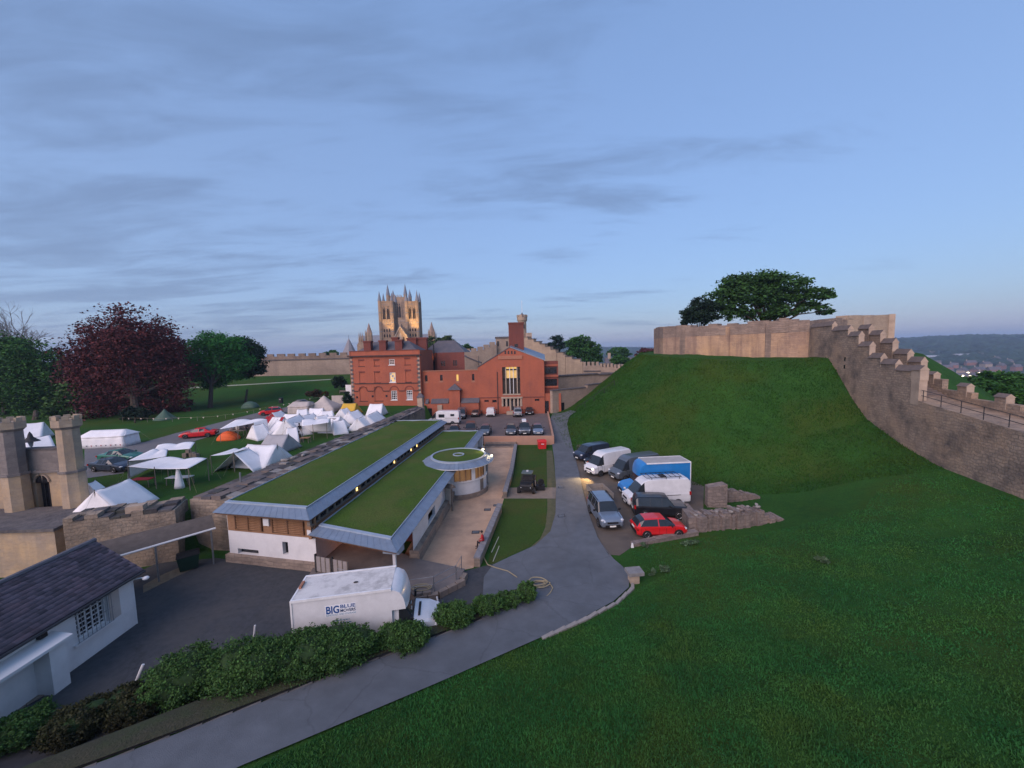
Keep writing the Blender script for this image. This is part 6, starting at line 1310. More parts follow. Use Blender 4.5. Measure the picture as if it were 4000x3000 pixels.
# ================================================================== VEHICLES
# stations (x, half width, sill z, belt z, top z, half width at top), rear to front
SPEC = {
 'hatch': dict(st=[(-2.03, .66, .42, .74, .78, .6), (-1.97, .80, .28, .88, .93, .68), (-1.72, .86, .22, .95, 1.28, .60), (-1.35, .875, .22, .96, 1.45, .59), (-.32, .88, .21, .94, 1.49, .60), (-.24, .88, .21, .94, 1.49, .60), (.30, .88, .21, .93, 1.45, .60), (1.05, .87, .21, .92, .97, .74), (1.70, .84, .23, .82, .86, .68), (1.97, .76, .28, .68, .72, .60), (2.05, .66, .36, .60, .62, .55)], rear=(1, 2), front=(6,), side=((2, 3), (3, 4), (5, 6), (6, 7)), wx=(-1.25, 1.28), wr=.31, fx=2.05, rx=-2.03),
 'saloon': dict(st=[(-2.32, .66, .42, .72, .76, .6), (-2.25, .82, .28, .88, .92, .7), (-1.60, .90, .22, .94, .99, .72), (-.95, .91, .21, .93, 1.36, .58), (-.28, .91, .20, .92, 1.41, .58), (-.2, .91, .2, .92, 1.41, .58), (.32, .91, .20, .91, 1.37, .58), (1.10, .90, .20, .90, .95, .76), (1.90, .87, .22, .78, .82, .7), (2.22, .78, .27, .64, .68, .62), (2.30, .68, .36, .56, .58, .55)], rear=(2,), front=(6,), side=((3, 4), (5, 6), (6, 7)), wx=(-1.38, 1.42), wr=.33, fx=2.3, rx=-2.32),
 'suv': dict(st=[(-2.36, .74, .50, .90, 1.0, .7), (-2.32, .88, .36, 1.08, 1.2, .76), (-2.18, .95, .32, 1.14, 1.72, .70), (-2.02, .96, .30, 1.15, 1.84, .70), (-1.05, .96, .30, 1.14, 1.88, .71), (-.97, .96, .30, 1.14, 1.88, .71), (-.05, .96, .30, 1.13, 1.88, .71), (.03, .96, .30, 1.13, 1.88, .71), (.52, .96, .30, 1.12, 1.84, .71), (1.08, .95, .30, 1.12, 1.16, .84), (2.05, .93, .32, 1.06, 1.10, .80), (2.28, .90, .36, .94, .98, .74), (2.36, .80, .46, .80, .82, .7)], rear=(1,), front=(8,), side=((3, 4), (5, 6), (7, 8), (8, 9)), wx=(-1.40, 1.42), wr=.39, fx=2.36, rx=-2.36),
 'smallvan': dict(st=[(-2.1, .80, .40, 1.0, 1.2, .76), (-2.06, .88, .30, 1.05, 1.72, .74), (-1.95, .90, .26, 1.06, 1.82, .73), (-.10, .90, .25, 1.05, 1.85, .73), (.0, .90, .25, 1.05, 1.85, .73), (.62, .90, .25, 1.04, 1.76, .72), (1.40, .88, .25, 1.02, 1.07, .78), (1.92, .84, .28, .86, .9, .7), (2.1, .74, .36, .68, .7, .62)], rear=(), front=(5,), side=((4, 5), (5, 6)), wx=(-1.3, 1.34), wr=.32, fx=2.1, rx=-2.1),
 'bigvan': dict(st=[(-3.0, .92, .55, 1.3, 1.7, .88), (-2.97, .98, .40, 1.32, 2.45, .84), (-2.80, 1.0, .36, 1.33, 2.62, .82), (.90, 1.0, .34, 1.33, 2.66, .82), (1.0, 1.0, .34, 1.33, 2.66, .82), (1.45, 1.0, .34, 1.32, 2.50, .80), (1.75, 1.0, .34, 1.31, 2.22, .78), (2.42, .98, .34, 1.28, 1.34, .88), (2.88, .94, .38, 1.06, 1.10, .8), (3.02, .82, .46, .82, .84, .72)], rear=(), front=(6,), side=((5, 6), (6, 7)), wx=(-1.75, 2.0), wr=.36, fx=3.02, rx=-3.0),
 'lowvan': dict(st=[(-2.5, .90, .5, 1.15, 1.5, .86), (-2.47, .95, .38, 1.18, 1.85, .82), (-2.32, .97, .34, 1.2, 1.96, .80), (.45, .97, .32, 1.2, 1.99, .80), (.55, .97, .32, 1.2, 1.99, .80), (1.10, .97, .32, 1.19, 1.90, .79), (1.85, .95, .32, 1.14, 1.19, .86), (2.38, .9, .36, .96, 1.0, .78), (2.5, .8, .44, .76, .78, .7)], rear=(), front=(5,), side=((4, 5), (5, 6)), wx=(-1.45, 1.6), wr=.34, fx=2.5, rx=-2.5),
}
SPEC['cab'] = dict(SPEC['bigvan']); SPEC['cab']['st'] = [(.85, .98, .36, 1.33, 1.9, .86), (.9, 1.0, .34, 1.33, 2.1, .84), (1.0, 1.0, .34, 1.33, 2.2, .82), (1.45, 1.0, .34, 1.32, 2.22, .80), (1.75, 1.0, .34, 1.31, 2.18, .78), (2.16, .99, .34, 1.34, 1.44, .90), (2.9, .97, .36, 1.22, 1.27, .86), (3.35, .92, .4, 1.02, 1.06, .80), (3.48, .80, .5, .78, .80, .7)]
SPEC['cab'].update(rear=(), front=(4,), side=((3, 4), (4, 5)))
WHEEL = {}
def wheel_mesh(r):
    if r in WHEEL: return WHEEL[r]
    def ring(prof, n=20):
        mb = MB(); vs = []; fs = []
        for (y, q) in prof:
            for k in range(n): vs.append((q * math.cos(2 * math.pi * k / n), y, q * math.sin(2 * math.pi * k / n)))
        for i in range(len(prof) - 1):
            for k in range(n): fs.append((i * n + k, i * n + (k + 1) % n, (i + 1) * n + (k + 1) % n, (i + 1) * n + k))
        mb.add(vs, fs); return mb
    ty = ring([(-.1, .02), (-.1, r * .66), (-.11, r * .93), (-.07, r), (.07, r), (.11, r * .93), (.1, r * .66), (.1, .02)]).mesh('tyre', RUBBER, smooth=40)
    rm = ring([(.102, r * .64), (.112, r * .6), (.085, r * .5), (.10, r * .18), (.10, .01)], 10).mesh('rim', ALLOY)
    WHEEL[r] = (ty, rm); return WHEEL[r]
def loft(spec, t, body, trim=None, glassm=VGLASS):
    S = spec['st']; rings = []
    for (x, w_, zb, zl, zt, wt) in S:
        rings.append([(x, 0, zb), (x, w_ * .9, zb), (x, w_, zb + .14), (x, w_ + .005, zl - .12), (x, w_ * .975, zl), (x, wt + (w_ - wt) * .04, zt - .06), (x, wt * .86, zt), (x, 0, zt + .02)])
    groups = {'body': MB(), 'windscreen': MB(), 'rear_window': MB()}; sides = []
    def quad(mb, i, j, s_):
        a_, b_, c_, d_ = rings[i][j], rings[i + 1][j], rings[i + 1][j + 1], rings[i][j + 1]
        q = [(p[0], p[1] * s_, p[2]) for p in (a_, b_, c_, d_)]
        if s_ > 0: q = q[::-1]
        mb.add(q, [(0, 1, 2, 3)])
    side_pairs = {p[0]: p for p in spec['side']}
    for s_ in (-1, 1):
        for i in range(len(S) - 1):
            for j in range(7):
                if j in (5, 6) and i in spec['front']: quad(groups['windscreen'], i, j, s_)
                elif j in (5, 6) and i in spec['rear']: quad(groups['rear_window'], i, j, s_)
                elif j == 4 and i in side_pairs: mb = MB(); quad(mb, i, j, s_); sides.append(mb)
                else: quad(groups['body'], i, j, s_)
        for i, dr in ((0, 1), (len(S) - 1, -1)):
            ring_ = [(p[0], p[1] * s_, p[2]) for p in rings[i]]; groups['body'].add(ring_, [tuple(range(8)) if s_ * dr > 0 else tuple(range(7, -1, -1))])
    groups['body'].build('body', body, t, world=False, smooth=35)
    groups['windscreen'].build('windscreen', glassm, t, world=False, smooth=35)
    if groups['rear_window'].v: groups['rear_window'].build('rear_window', glassm, t, world=False, smooth=35)
    for mb in sides: mb.build('side_window', glassm, t, world=False)
def vehicle(kind, name, label, cat, loc, heading, body, group=None, far=False, extras=(), wide=1.0, lights_on=False):
    sp = SPEC[kind]; t = thing(name, label, cat, loc, heading, group); loft(sp, t, body)
    W_ = sp['st'][len(sp['st']) // 2][1]; r = sp['wr']; ty, rm = wheel_mesh(r)
    for x in sp['wx']:
        for s_ in (-1, 1):
            if kind == 'cab' and x < 0: continue
            mb = MB(); n_ = 14; vs = [(x + (r + .07) * math.cos(math.pi * k / n_), s_ * (W_ + .008), r * .92 + (r + .07) * math.sin(math.pi * k / n_)) for k in range(n_ + 1)]
            mb.add(vs, [tuple(range(n_ + 1)) if s_ < 0 else tuple(range(n_, -1, -1))]); mb.build('wheel_arch', BLACK, t, world=False)
            wo = inst('wheel', ty, t, (x, s_ * (W_ - .07), r), (0, 0, 0 if s_ > 0 else math.pi), world=False); inst('rim', rm, wo, world=False)
    fx, rx = sp['fx'], sp['rx']; last = sp['st'][-2]; first = sp['st'][1]; zf = last[3]; zr = first[3]
    for s_ in (-1, 1):
        MB().ell((fx - .17, s_ * (last[1] - .10), zf - .02), .16, .17, .09, 8, 5).build('headlight', LENS if not lights_on else LAMPW, t, world=False)
        hgt = .16 if kind in ('hatch', 'saloon') else .32
        MB().box(rx - .015, rx + .14, s_ * (first[1] - .02) - .09, s_ * (first[1] - .02) + .03 * s_ + .06, zr - .22, zr - .22 + hgt).build('tail_light', TAIL, t, world=False)
        if not far:
            k = sp['side'][-1][0]; xm = sp['st'][k + 1][0] - .35; MB().ell((xm, s_ * (W_ + .13), sp['st'][k][3] + .08), .07, .13, .1, 8, 5).build('mirror', BLACK if kind != 'saloon' else body, t, world=False)
    ks = [p_[0] for p_ in sp['side']]; xs_ = sorted({sp['st'][q][0] for q in ks} | {sp['st'][ks[-1] + 1][0] - .05})
    sm = MB()
    for x in xs_:
        for s_ in (-1, 1): sm.box(x - .009, x + .009, s_ * (W_ + .004) - .004, s_ * (W_ + .004) + .004, sp['st'][4][2] + .16, sp['st'][4][3] - .13)
    sm.build('door_seam', BLACK, t, world=False)
    MB().box(fx - .06, fx + .025, -.45, .45, zf - .28, zf - .14).build('grille', BLACK, t, world=False)
    MB().box(fx - .06, fx + .03, -.62, .62, .28 if kind in ('hatch', 'saloon') else .36, .46 if kind in ('hatch', 'saloon') else .56).build('front_bumper', BLACK if kind not in ('hatch', 'saloon') else body, t, world=False)
    MB().box(fx + .02, fx + .045, -.26, .26, .40, .52).build('number_plate', PLATE, t, world=False)
    MB().box(rx - .03, rx + .06, -.68, .68, .34, .56).build('rear_bumper', BLACK, t, world=False)
    MB().box(rx - .05, rx - .02, -.26, .26, .66, .78).build('number_plate', PLATE, t, world=False)
    return t
WHT = paint('white_paintwork', (.68, .68, .69)); GRY = paint('grey_paintwork', (.115, .135, .16), metal=.3); DKB = paint('dark_blue_paintwork', (.030, .040, .070), metal=.2)
BLU = paint('blue_paintwork', (.018, .19, .50)); BLK = paint('black_paintwork', (.012, .013, .017)); RED = paint('red_paintwork', (.62, .014, .018)); SIL = paint('silver_blue_paintwork', (.22, .27, .34), metal=.45)
GRN = paint('teal_paintwork', (.03, .16, .12), metal=.2); LTB = paint('light_blue_paintwork', (.18, .30, .38), metal=.3); SLV = paint('silver_paintwork', (.36, .37, .39), metal=.5); BRN = paint('bronze_paintwork', (.09, .065, .06), metal=.3)
def hdg(dx_, dy_): return math.atan2(dy_, dx_)
def on(p, c=0.035): return (p.x, p.y, h(p.x, p.y) + c)
def centre(px, py, L, dirv, W_=1.9, side=None):      # pixel of the near-side front wheel -> vehicle centre
    g = G(px, py); d = Vector((*dirv, 0)).normalized(); return g, d
def park(kind, name, label, cat, px, py, dirv, wxk, sidev, body, **kw):
    """px,py = where a front wheel touches the ground; sidev = +1/-1 wheel on the left/right of the vehicle"""
    g = G(px, py); d = Vector((*dirv, 0)).normalized(); n_ = Vector((-d.y, d.x, 0)); sp = SPEC[kind]; W_ = sp['st'][len(sp['st']) // 2][1]
    c = g - d * sp['wx'][1] - n_ * (sidev * W_)
    return vehicle(kind, name, label, cat, (c.x, c.y, max(h(c.x, c.y), h(g.x, g.y)) + .02), hdg(*dirv), body, **kw)
D1 = (-.87, -.47); PG = 'vans and cars parked at the foot of the mound'
park('lowvan', 'panel_van', 'dark blue low van at the far end of the parked row', 'van', 2292, 1806, D1, 0, 1, DKB, group=PG)
park('hatch', 'estate_car', 'dark car squeezed between the blue van and the white high-roof van', 'car', 2330, 1826, D1, 0, 1, BLK, group=PG)
v = park('bigvan', 'panel_van', 'white high-roof van without roof rack, nose towards the drive', 'van', 2347, 1863, D1, 0, 1, WHT, group=PG)
ldh = bpy.data.lights.new('beam', 'SPOT'); ldh.energy = 420; ldh.color = (1, .62, .25); ldh.spot_size = rad(95); ldh.spot_blend = .8; ldh.shadow_soft_size = .1
for s_ in (.7,):
    MB().ell((2.98, s_, .98), .1, .12, .07, 8, 5).build('lit_headlight', LAMPW, v, world=False); lo = bpy.data.objects.new('headlight_beam', ldh); COL.objects.link(lo); lo.parent = v; lo.location = (3.15, s_, .95); lo.rotation_euler = Vector((1, .25, -.32)).to_track_quat('-Z', 'Y').to_euler()
cn = thing('traffic_cone', 'orange and white traffic cone beside the white high-roof van', 'traffic cone', on(G(2296, 1828)))
MB().cyl((0, 0), .22, .05, .04, .8, 12).build('cone', ORANGE, cn, world=False); MB().box(-.25, .25, -.25, .25, 0, .05).build('base', BLACK, cn, world=False); MB().cyl((0, 0), .17, .125, .3, .5, 12).build('white_band', WHITEP, cn, world=False)
park('bigvan', 'panel_van', 'slate grey high-roof van with its front door open', 'van', 2444, 1884, (-.93, -.37), 0, 1, GRY, group=PG)
DB = (-1, -.06)
def luton(name, label, nosemat, boxmat, cabmat, roofmat, g, dirv, L=4.6, Hb=3.35, W_=1.08, group=None, sgn=1):
    d = Vector((*dirv, 0)).normalized(); n_ = Vector((-d.y, d.x, 0)); c = g
    t = thing(name, label, 'box van', c, hdg(*dirv), group); sp = SPEC['cab']; loft(sp, t, cabmat)
    xb0, xb1 = 1.15 - L, 1.15
    MB().box(xb0, xb1, -W_, W_, .82, Hb - .06).build('box_body', boxmat, t, world=False)
    MB().box(xb0 + .01, xb1, -W_ + .01, W_ - .01, Hb - .059, Hb - .01).build('roof_panel', roofmat, t, world=False)
    for s_ in (-1, 1): MB().box(xb0 - .02, xb1 + .02, s_ * W_ - .045, s_ * W_ + .045, Hb - .1, Hb + .02).build('roof_rail', WHITEP, t, world=False)
    for x in (xb0 - .02, xb0 + .03): MB().box(x - .03, x + .05, -W_ - .03, W_ + .03, .8, Hb).build('rear_frame', WHITEP, t, world=False); break
    # curved over-cab nose
    mb = MB(); prof = []
    n2 = 10
    for k in range(n2 + 1):
        an = math.pi / 2 * k / n2; prof.append((xb1 + .003 + .80 * math.sin(an), 2.16 + (Hb - 2.18) * math.cos(an)))
    for j in range(7):
        y = -W_ + 2 * W_ * j / 6; rd = 1 - .16 * abs(2 * j / 6 - 1) ** 3
        for (x, z) in prof: mb.v.append((xb1 + (x - xb1) * rd, y, z if z < Hb - .2 else z - .06 * abs(2 * j / 6 - 1) ** 4))
    for j in range(6):
        for k in range(n2): a_ = j * (n2 + 1) + k; mb.f.append((a_, a_ + 1, a_ + n2 + 2, a_ + n2 + 1)); mb.m.append(0)
    for j in (0, 6):
        b_ = len(mb.v); y = -W_ if j == 0 else W_; mb.v.append((xb1, y, 2.16)); f_ = [b_] + [j * (n2 + 1) + k for k in range(n2 + 1)]; mb.f.append(tuple(f_ if j == 6 else f_[::-1])); mb.m.append(0)
    mb.v += [(xb1, -W_, 2.16), (xb1, W_, 2.16)]; b_ = len(mb.v) - 2
    mb.f.append((b_, b_ + 1) + tuple(j * (n2 + 1) + n2 for j in range(6, -1, -1))); mb.m.append(0)
    mb.build('overcab_nose', nosemat, t, world=False, smooth=50)
    r = sp['wr']; ty, rm = wheel_mesh(r)
    for x in (xb0 + 1.05, 2.0):
        for s_ in (-1, 1): wo = inst('wheel', ty, t, (x, s_ * .93, r), (0, 0, 0 if s_ > 0 else math.pi), world=False); inst('rim', rm, wo, world=False)
    MB().box(xb0 + .05, 1.2, -.5, .5, .5, .81).build('chassis', BLACK, t, world=False)
    for s_ in (-1, 1):
        MB().box(xb0 + .3, .6, s_ * .98 - .02, s_ * .98 + .02, .52, .78).build('side_guard', STEEL, t, world=False)
        MB().ell((3.28, s_ * .80, .98), .16, .17, .12, 8, 5).build('headlight', LENS, t, world=False); MB().box(2.05, 2.17, s_ * 1.06 - .03, s_ * 1.06 + .16 * s_, 1.4, 1.72).build('mirror', BLACK, t, world=False)
        MB().box(xb0 - .04, xb0 + .02, s_ * .9 - .1, s_ * .9 + .1, .86, 1.05).build('tail_light', TAIL, t, world=False)
    MB().box(3.42, 3.5, -.5, .5, .62, .76).build('grille', BLACK, t, world=False); MB().box(3.38, 3.51, -.8, .8, .36, .58).build('front_bumper', BLACK, t, world=False); MB().box(3.51, 3.53, -.26, .26, .42, .53).build('number_plate', PLATE, t, world=False)
    return t, xb0, xb1, Hb, W_
g = G(2446, 1945); luton('luton_van', 'bright blue box van with a pale roof among the parked vans', BLU, BLU, BLU, surf('translucent_roof', (.40, .38, .36), (.33, .31, .30), scale=1.5, rough=.7), (g.x + 3.1, g.y + 1.0, .03), DB, L=4.5, Hb=3.5, group=PG)
v = park('bigvan', 'panel_van', 'white van carrying a black roof rack in front of the blue box van', 'van', 2498, 1990, (-1, -.08), 0, 1, WHT, group=PG)
rk_ = MB()
for s_ in (-.72, .72): rk_.tube([(-2.2, s_, 2.82), (1.2, s_, 2.82)], .03, 5)
for k in range(8): rk_.tube([(-2.2 + k * .485, -.74, 2.82), (-2.2 + k * .485, .74, 2.82)], .025, 5)
for x in (-2, -.7, .7):
    for s_ in (-.72, .72): rk_.tube([(x, s_, 2.6), (x, s_, 2.82)], .03, 5)
rk_.build('roof_rack', BLACK, v, world=False); MB().box(-.9, -.4, -.35, .35, 2.66, 2.78).build('roof_vent', DARKIRON, v, world=False)
MB().box(-2.0, .2, .995, 1.012, 1.12, 1.17).build('rub_strip', BLACK, v, world=False)
g = G(2481, 2030); v = vehicle('suv', 'off_roader', 'black boxy off-roader parked tail-out beside the red hatchback', 'car', (g.x + 2.45, g.y + .75, .03), hdg(1, -.14), BLK, group=PG)
g = G(2481, 2106); v = vehicle('hatch', 'hatchback', 'bright red hatchback at the near end of the parked row', 'car', (g.x + 2.15, g.y + .85, .03), hdg(1, .02), RED, group=PG)
g = G(2387, 2078); v = vehicle('suv', 'off_roader', 'silver-blue off-roader facing the camera with a trailer behind', 'car', (g.x, g.y + 2.3, .03), hdg(.06, -1), SIL, group=PG)
MB().box(-1.9, .3, -.72, -.66, 1.9, 1.95).build('roof_rail', BLACK, v, world=False); MB().box(-1.9, .3, .66, .72, 1.9, 1.95).build('roof_rail', BLACK, v, world=False)
MB().add([(1.02, .30, 1.22), (1.02, .62, 1.22), (.90, .62, 1.36), (.90, .30, 1.36)], [(0, 1, 2, 3)]).build('dashboard_paper', WHITEP, v, world=False)
tg = G(2352, 1965); tl = thing('flatbed_trailer', 'open grey box trailer hitched behind the silver-blue off-roader', 'trailer', (tg.x + .0, tg.y + .9, .03), hdg(.14, -1))
MB().box(-1.5, 1.3, -.85, .85, .55, .62).build('floor', OLDWOOD, tl, world=False)
for a_ in ((-1.5, 1.3, -.88, -.84), (-1.5, 1.3, .84, .88), (-1.54, -1.5, -.88, .88), (1.3, 1.34, -.88, .88)): MB().box(*a_, .5, 1.05).build('side_board', surf('trailer_board', (.26, .23, .20), (.2, .175, .155), scale=3, rough=.8), tl, world=False)
ty, rm = wheel_mesh(.31)
for s_ in (-1, 1): wo = inst('wheel', ty, tl, (-.1, s_ * .96, .31), (0, 0, 0 if s_ > 0 else math.pi), world=False); inst('rim', rm, wo, world=False); MB().box(-.5, .3, s_ * .96 - .12, s_ * .96 + .12, .66, .7).build('mudguard', BLACK, tl, world=False)
MB().tube([(1.3, 0, .5), (2.4, 0, .45)], .06, 6).build('drawbar', STEEL, tl, world=False)
tub = thing('washing_tub', 'dark oval tub lying in the open trailer', 'tub', (tg.x + .15, tg.y + .3, .66)); MB().lathe((0, 0), [(.25, 0), (.42, .28), (.45, .3), (.38, .27), (.2, .05), (.01, .05)], 16).build('bowl', BLACK, tub, world=False, smooth=40)
# white removal van by the hedge
t, xb0, xb1, Hb, W_ = luton('luton_van', 'white removal box van with blue lettering behind the hedge', WHT, WHT, WHT, surf('mossy_white_roof', (.62, .60, .57), (.56, .54, .52), scale=1.2, rough=.8, stain=(.24, .23, .22), stain_scale=1.7, stain_amt=.6), (-7.6, 19.05, .05), (.985, .17), L=4.6, Hb=3.3, W_=1.05)
TXT = surf('sign_blue', (.012, .07, .25), (.010, .06, .21), scale=2, rough=.5); TXT2 = surf('sign_dark_blue', (.02, .045, .12), (.015, .035, .1), scale=2, rough=.5); TXT3 = surf('sign_pale_blue', (.16, .28, .38), (.14, .25, .34), scale=2, rough=.5)
def lettering(par, txt, x, z, size, mat, y, width=None, bold=0.0):
    cu = bpy.data.curves.new('lettering', 'FONT'); cu.body = txt; cu.size = size; cu.extrude = .004; cu.offset = bold
    ob_ = bpy.data.objects.new('lettering', cu); COL.objects.link(ob_); dg = bpy.context.evaluated_depsgraph_get(); me = bpy.data.meshes.new_from_object(ob_.evaluated_get(dg)); bpy.data.objects.remove(ob_)
    me.materials.clear(); me.materials.append(mat); o = bpy.data.objects.new('lettering', me); COL.objects.link(o); o.parent = par; o.location = (x, y, z); o.rotation_euler = (rad(90), 0, 0)
    if width: w0 = max(v.co.x for v in me.vertices); o.scale = (width / w0, 1, 1)
    return o
yl = -W_ - .006; lx = xb0 + 1.52
MB().box(lx - .03, lx + 1.40, yl + .002, yl + .005, 2.26, 2.84).build('sign_panel', surf('sign_white', (.74, .75, .77), (.70, .71, .73), scale=2, rough=.5), t, world=False)
lettering(t, 'BIG', lx, 2.42, .52, TXT, yl, .62, .014); lettering(t, 'BLUE', lx + .66, 2.63, .25, TXT, yl, .72, .004); lettering(t, 'MOVERS', lx + .66, 2.43, .21, TXT2, yl, .72, .004); lettering(t, 'REMOVALS AND STORAGE', lx, 2.29, .125, TXT3, yl, 1.38)
for k, (z, wd) in enumerate(((2.0, .78), (1.86, .98), (1.72, 1.1))):       # three lines of small print too blurred to read
    rl_ = random.Random(k); x = lx + .68 - wd / 2; e = x + wd; mb = MB()
    while x < e:
        wl_ = rl_.uniform(.05, .16); mb.box(x, min(x + wl_, e), yl - .002, yl + .004, z, z + .045); x += wl_ + .035
    mb.build('small_print', TXT3, t, world=False)
MB().box(xb0 + .02, xb0 + .14, -.1, .45, Hb - .02, Hb + .1).build('roof_vent', BRICKLT, t, world=False); MB().ell((-.7, -.1, Hb + .01), .13, .07, .04, 8, 4).build('roof_dent', DARKIRON, t, world=False)
for k, y in enumerate((-.05, -.35)): MB().box(1.98 + k * .05, 2.0 + k * .05, y - .08, y + .08, 1.72 - k * .09, 1.84 - k * .09).build('windscreen_sticker', PLATE, t, world=False)
MB().box(2.36, 2.48, -.6, .5, 1.40, 1.43).build('scuttle_slot', BLACK, t, world=False)

# ---- cars in the raised car park
CG = 'cars in the raised car park'
def cpark(kind, name, label, px, py, hd, body, cat='car', far=True, near_end=None):
    g = P(px, py, cpz); sp = SPEC[kind]; off_ = near_end if near_end is not None else (sp['fx'] if math.sin(hd) < 0 else -sp['rx'])
    return vehicle(kind, name, label, cat, (g.x, g.y + off_, cpz + .012), hd, body, group=CG, far=False)
DN, UPH = rad(-90), rad(90)
cpark('hatch', 'hatchback', 'dark brown hatchback, leftmost of the cars nosing the turf roof edge', 1768, 1706, DN + .1, BRN)
cpark('suv', 'estate_car', 'tall dark estate car second from the left behind the turf roof', 1833, 1706, DN + .08, BRN)
cpark('hatch', 'hatchback', 'grey hatchback just left of the salmon retaining wall', 1893, 1705, DN - .05, GRY)
cpark('hatch', 'hatchback', 'blue-grey hatchback, left of three above the salmon wall', 1996, 1703, DN, GRY)
v = cpark('suv', 'estate_car', 'blue-grey car with a roof box, middle of three above the salmon wall', 2050, 1704, DN, GRY); MB().box(-1.3, .3, -.35, .35, 1.94, 2.2).build('roof_box', WHITEP, v, world=False)
cpark('hatch', 'hatchback', 'silver-grey hatchback, right of three above the salmon wall', 2103, 1702, DN, SIL)
v = cpark('lowvan', 'panel_van', 'dark grey van parked against the brick range behind the campervan', 1797, 1640, DN + .05, GRY, 'van')
cpark('saloon', 'estate_car', 'dark car parked tail-out against the brick prison range', 1858, 1631, UPH - .1, BRN)
cpark('smallvan', 'small_van', 'small white van parked tail-out against the brick prison', 1917, 1630, UPH - .05, WHT, 'van')
cpark('suv', 'estate_car', 'white and silver car parked tail-out by the chapel door', 2023, 1631, UPH, SLV)
cpark('hatch', 'hatchback', 'black hatchback facing out at the right end of the chapel wall', 2069, 1623, DN, BLK)
g = P(1735, 1660, cpz); v = vehicle('bigvan', 'campervan', 'white campervan with side windows parked side-on in the car park', 'campervan', (g.x, g.y + .9, cpz + .012), hdg(-1, .1), WHT, group=CG)
for x0_, x1_, z0_, z1_ in ((-.2, .9, 1.45, 2.05), (-2.1, -1.4, 1.7, 2.1)): MB().box(x0_, x1_, .965, 1.0, z0_, z1_).build('side_window', VGLASS, v, world=False)
MB().box(-2.9, -.3, .99, 1.012, 1.28, 1.34).build('side_stripe', BLACK, v, world=False)
g = P(1706, 1652, cpz); vehicle('hatch', 'hatchback', 'pale blue car half hidden in front of the campervan', 'car', (g.x + .3, g.y - 1.6, cpz + .012), hdg(-1, -.1), LTB, group=CG)
# ---- cars in the camp
def lawn_car(kind, name, label, px, py, dirv, body): g = G(px, py); vehicle(kind, name, label, 'car', (g.x, g.y + .8, h(g.x, g.y + .8) + .03), hdg(*dirv), body, group='cars among the tents')
lawn_car('saloon', 'coupe', 'bright red coupe parked on the track beside the orange tent', 762, 1712, (-.95, -.35), RED)
lawn_car('saloon', 'saloon_car', 'dark blue car parked beside the lodge turret', 415, 1846, (.97, -.2), DKB)
lawn_car('saloon', 'saloon_car', 'teal green car parked behind the dark blue one', 450, 1808, (.97, -.1), GRN)
lawn_car('hatch', 'hatchback', 'red car half hidden behind the striped tent', 1050, 1623, (-.9, -.4), RED)
lawn_car('hatch', 'hatchback', 'dark blue car behind the tall beige tent', 1180, 1588, (.9, .3), DKB)
# ---- dark utility vehicle on the cross path
ug = G(2062, 1922); ut = thing('utility_vehicle', 'dark open utility buggy with roof and lights on the cross path', 'utility vehicle', (ug.x, ug.y + .5, h(ug.x, ug.y) + .03), hdg(-.2, -1))
MB().box(-1.3, 1.3, -.72, .72, .42, .82).build('body', BLACK, ut, world=False); MB().add([(.5, -.7, .82), (1.25, -.62, .82), (1.25, .62, .82), (.5, .7, .82), (.45, -.66, 1.05), (1.15, -.5, .98), (1.15, .5, .98), (.45, .66, 1.05)], [(4, 5, 6, 7), (0, 1, 5, 4), (1, 2, 6, 5), (2, 3, 7, 6), (3, 0, 4, 7)]).build('bonnet', BLACK, ut, world=False)
for x in (-.5, .5):
    for s_ in (-.6, .6): MB().tube([(x, s_, .8), (x * .75, s_ * .85, 1.92)], .035, 6).build('roll_bar', DARKIRON, ut, world=False)
MB().box(-.55, .5, -.58, .58, 1.92, 2.02).build('roof', surf('roof_grey', (.10, .13, .13), (.08, .1, .1), scale=2, rough=.5), ut, world=False); MB().box(-.25, -.05, -.1, .1, 2.02, 2.14).build('beacon', LENS, ut, world=False)
MB().box(-.4, .1, -.55, .55, .8, 1.0).build('seat', DARKIRON, ut, world=False); MB().box(-.5, -.36, -.55, .55, .95, 1.5).build('seat_back', DARKIRON, ut, world=False)
for a_ in ((-1.7, -.6, .62, .7), (-1.7, -.6, -.7, -.62), (-1.72, -1.66, -.7, .7)): MB().box(*a_, .8, 1.15).build('cargo_side', DARKIRON, ut, world=False)
ty, rm = wheel_mesh(.34)
for x in (-.9, .95):
    for s_ in (-1, 1): wo = inst('wheel', ty, ut, (x, s_ * .78, .34), (0, 0, 0 if s_ > 0 else math.pi), world=False, scale=(1, 1.5, 1)); inst('rim', rm, wo, world=False)
for s_ in (-.5, .5): MB().ell((1.26, s_, .72), .05, .12, .09, 8, 5).build('headlight', LENS, ut, world=False)
qd = thing('equipment_rack', 'dark frame with tyre and gear beside the utility buggy', 'equipment', (ug.x + 1.35, ug.y + .6, h(ug.x, ug.y) + .03))
MB().box(-.5, .5, -.4, .4, .0, .5).build('crate', BLACK, qd, world=False); inst('spare_tyre', ty, qd, (.1, -.1, .86), (0, 0, .4), world=False); MB().box(-.55, -.45, -.3, .3, .5, .95).build('panel', OLDWOOD, qd, world=False)

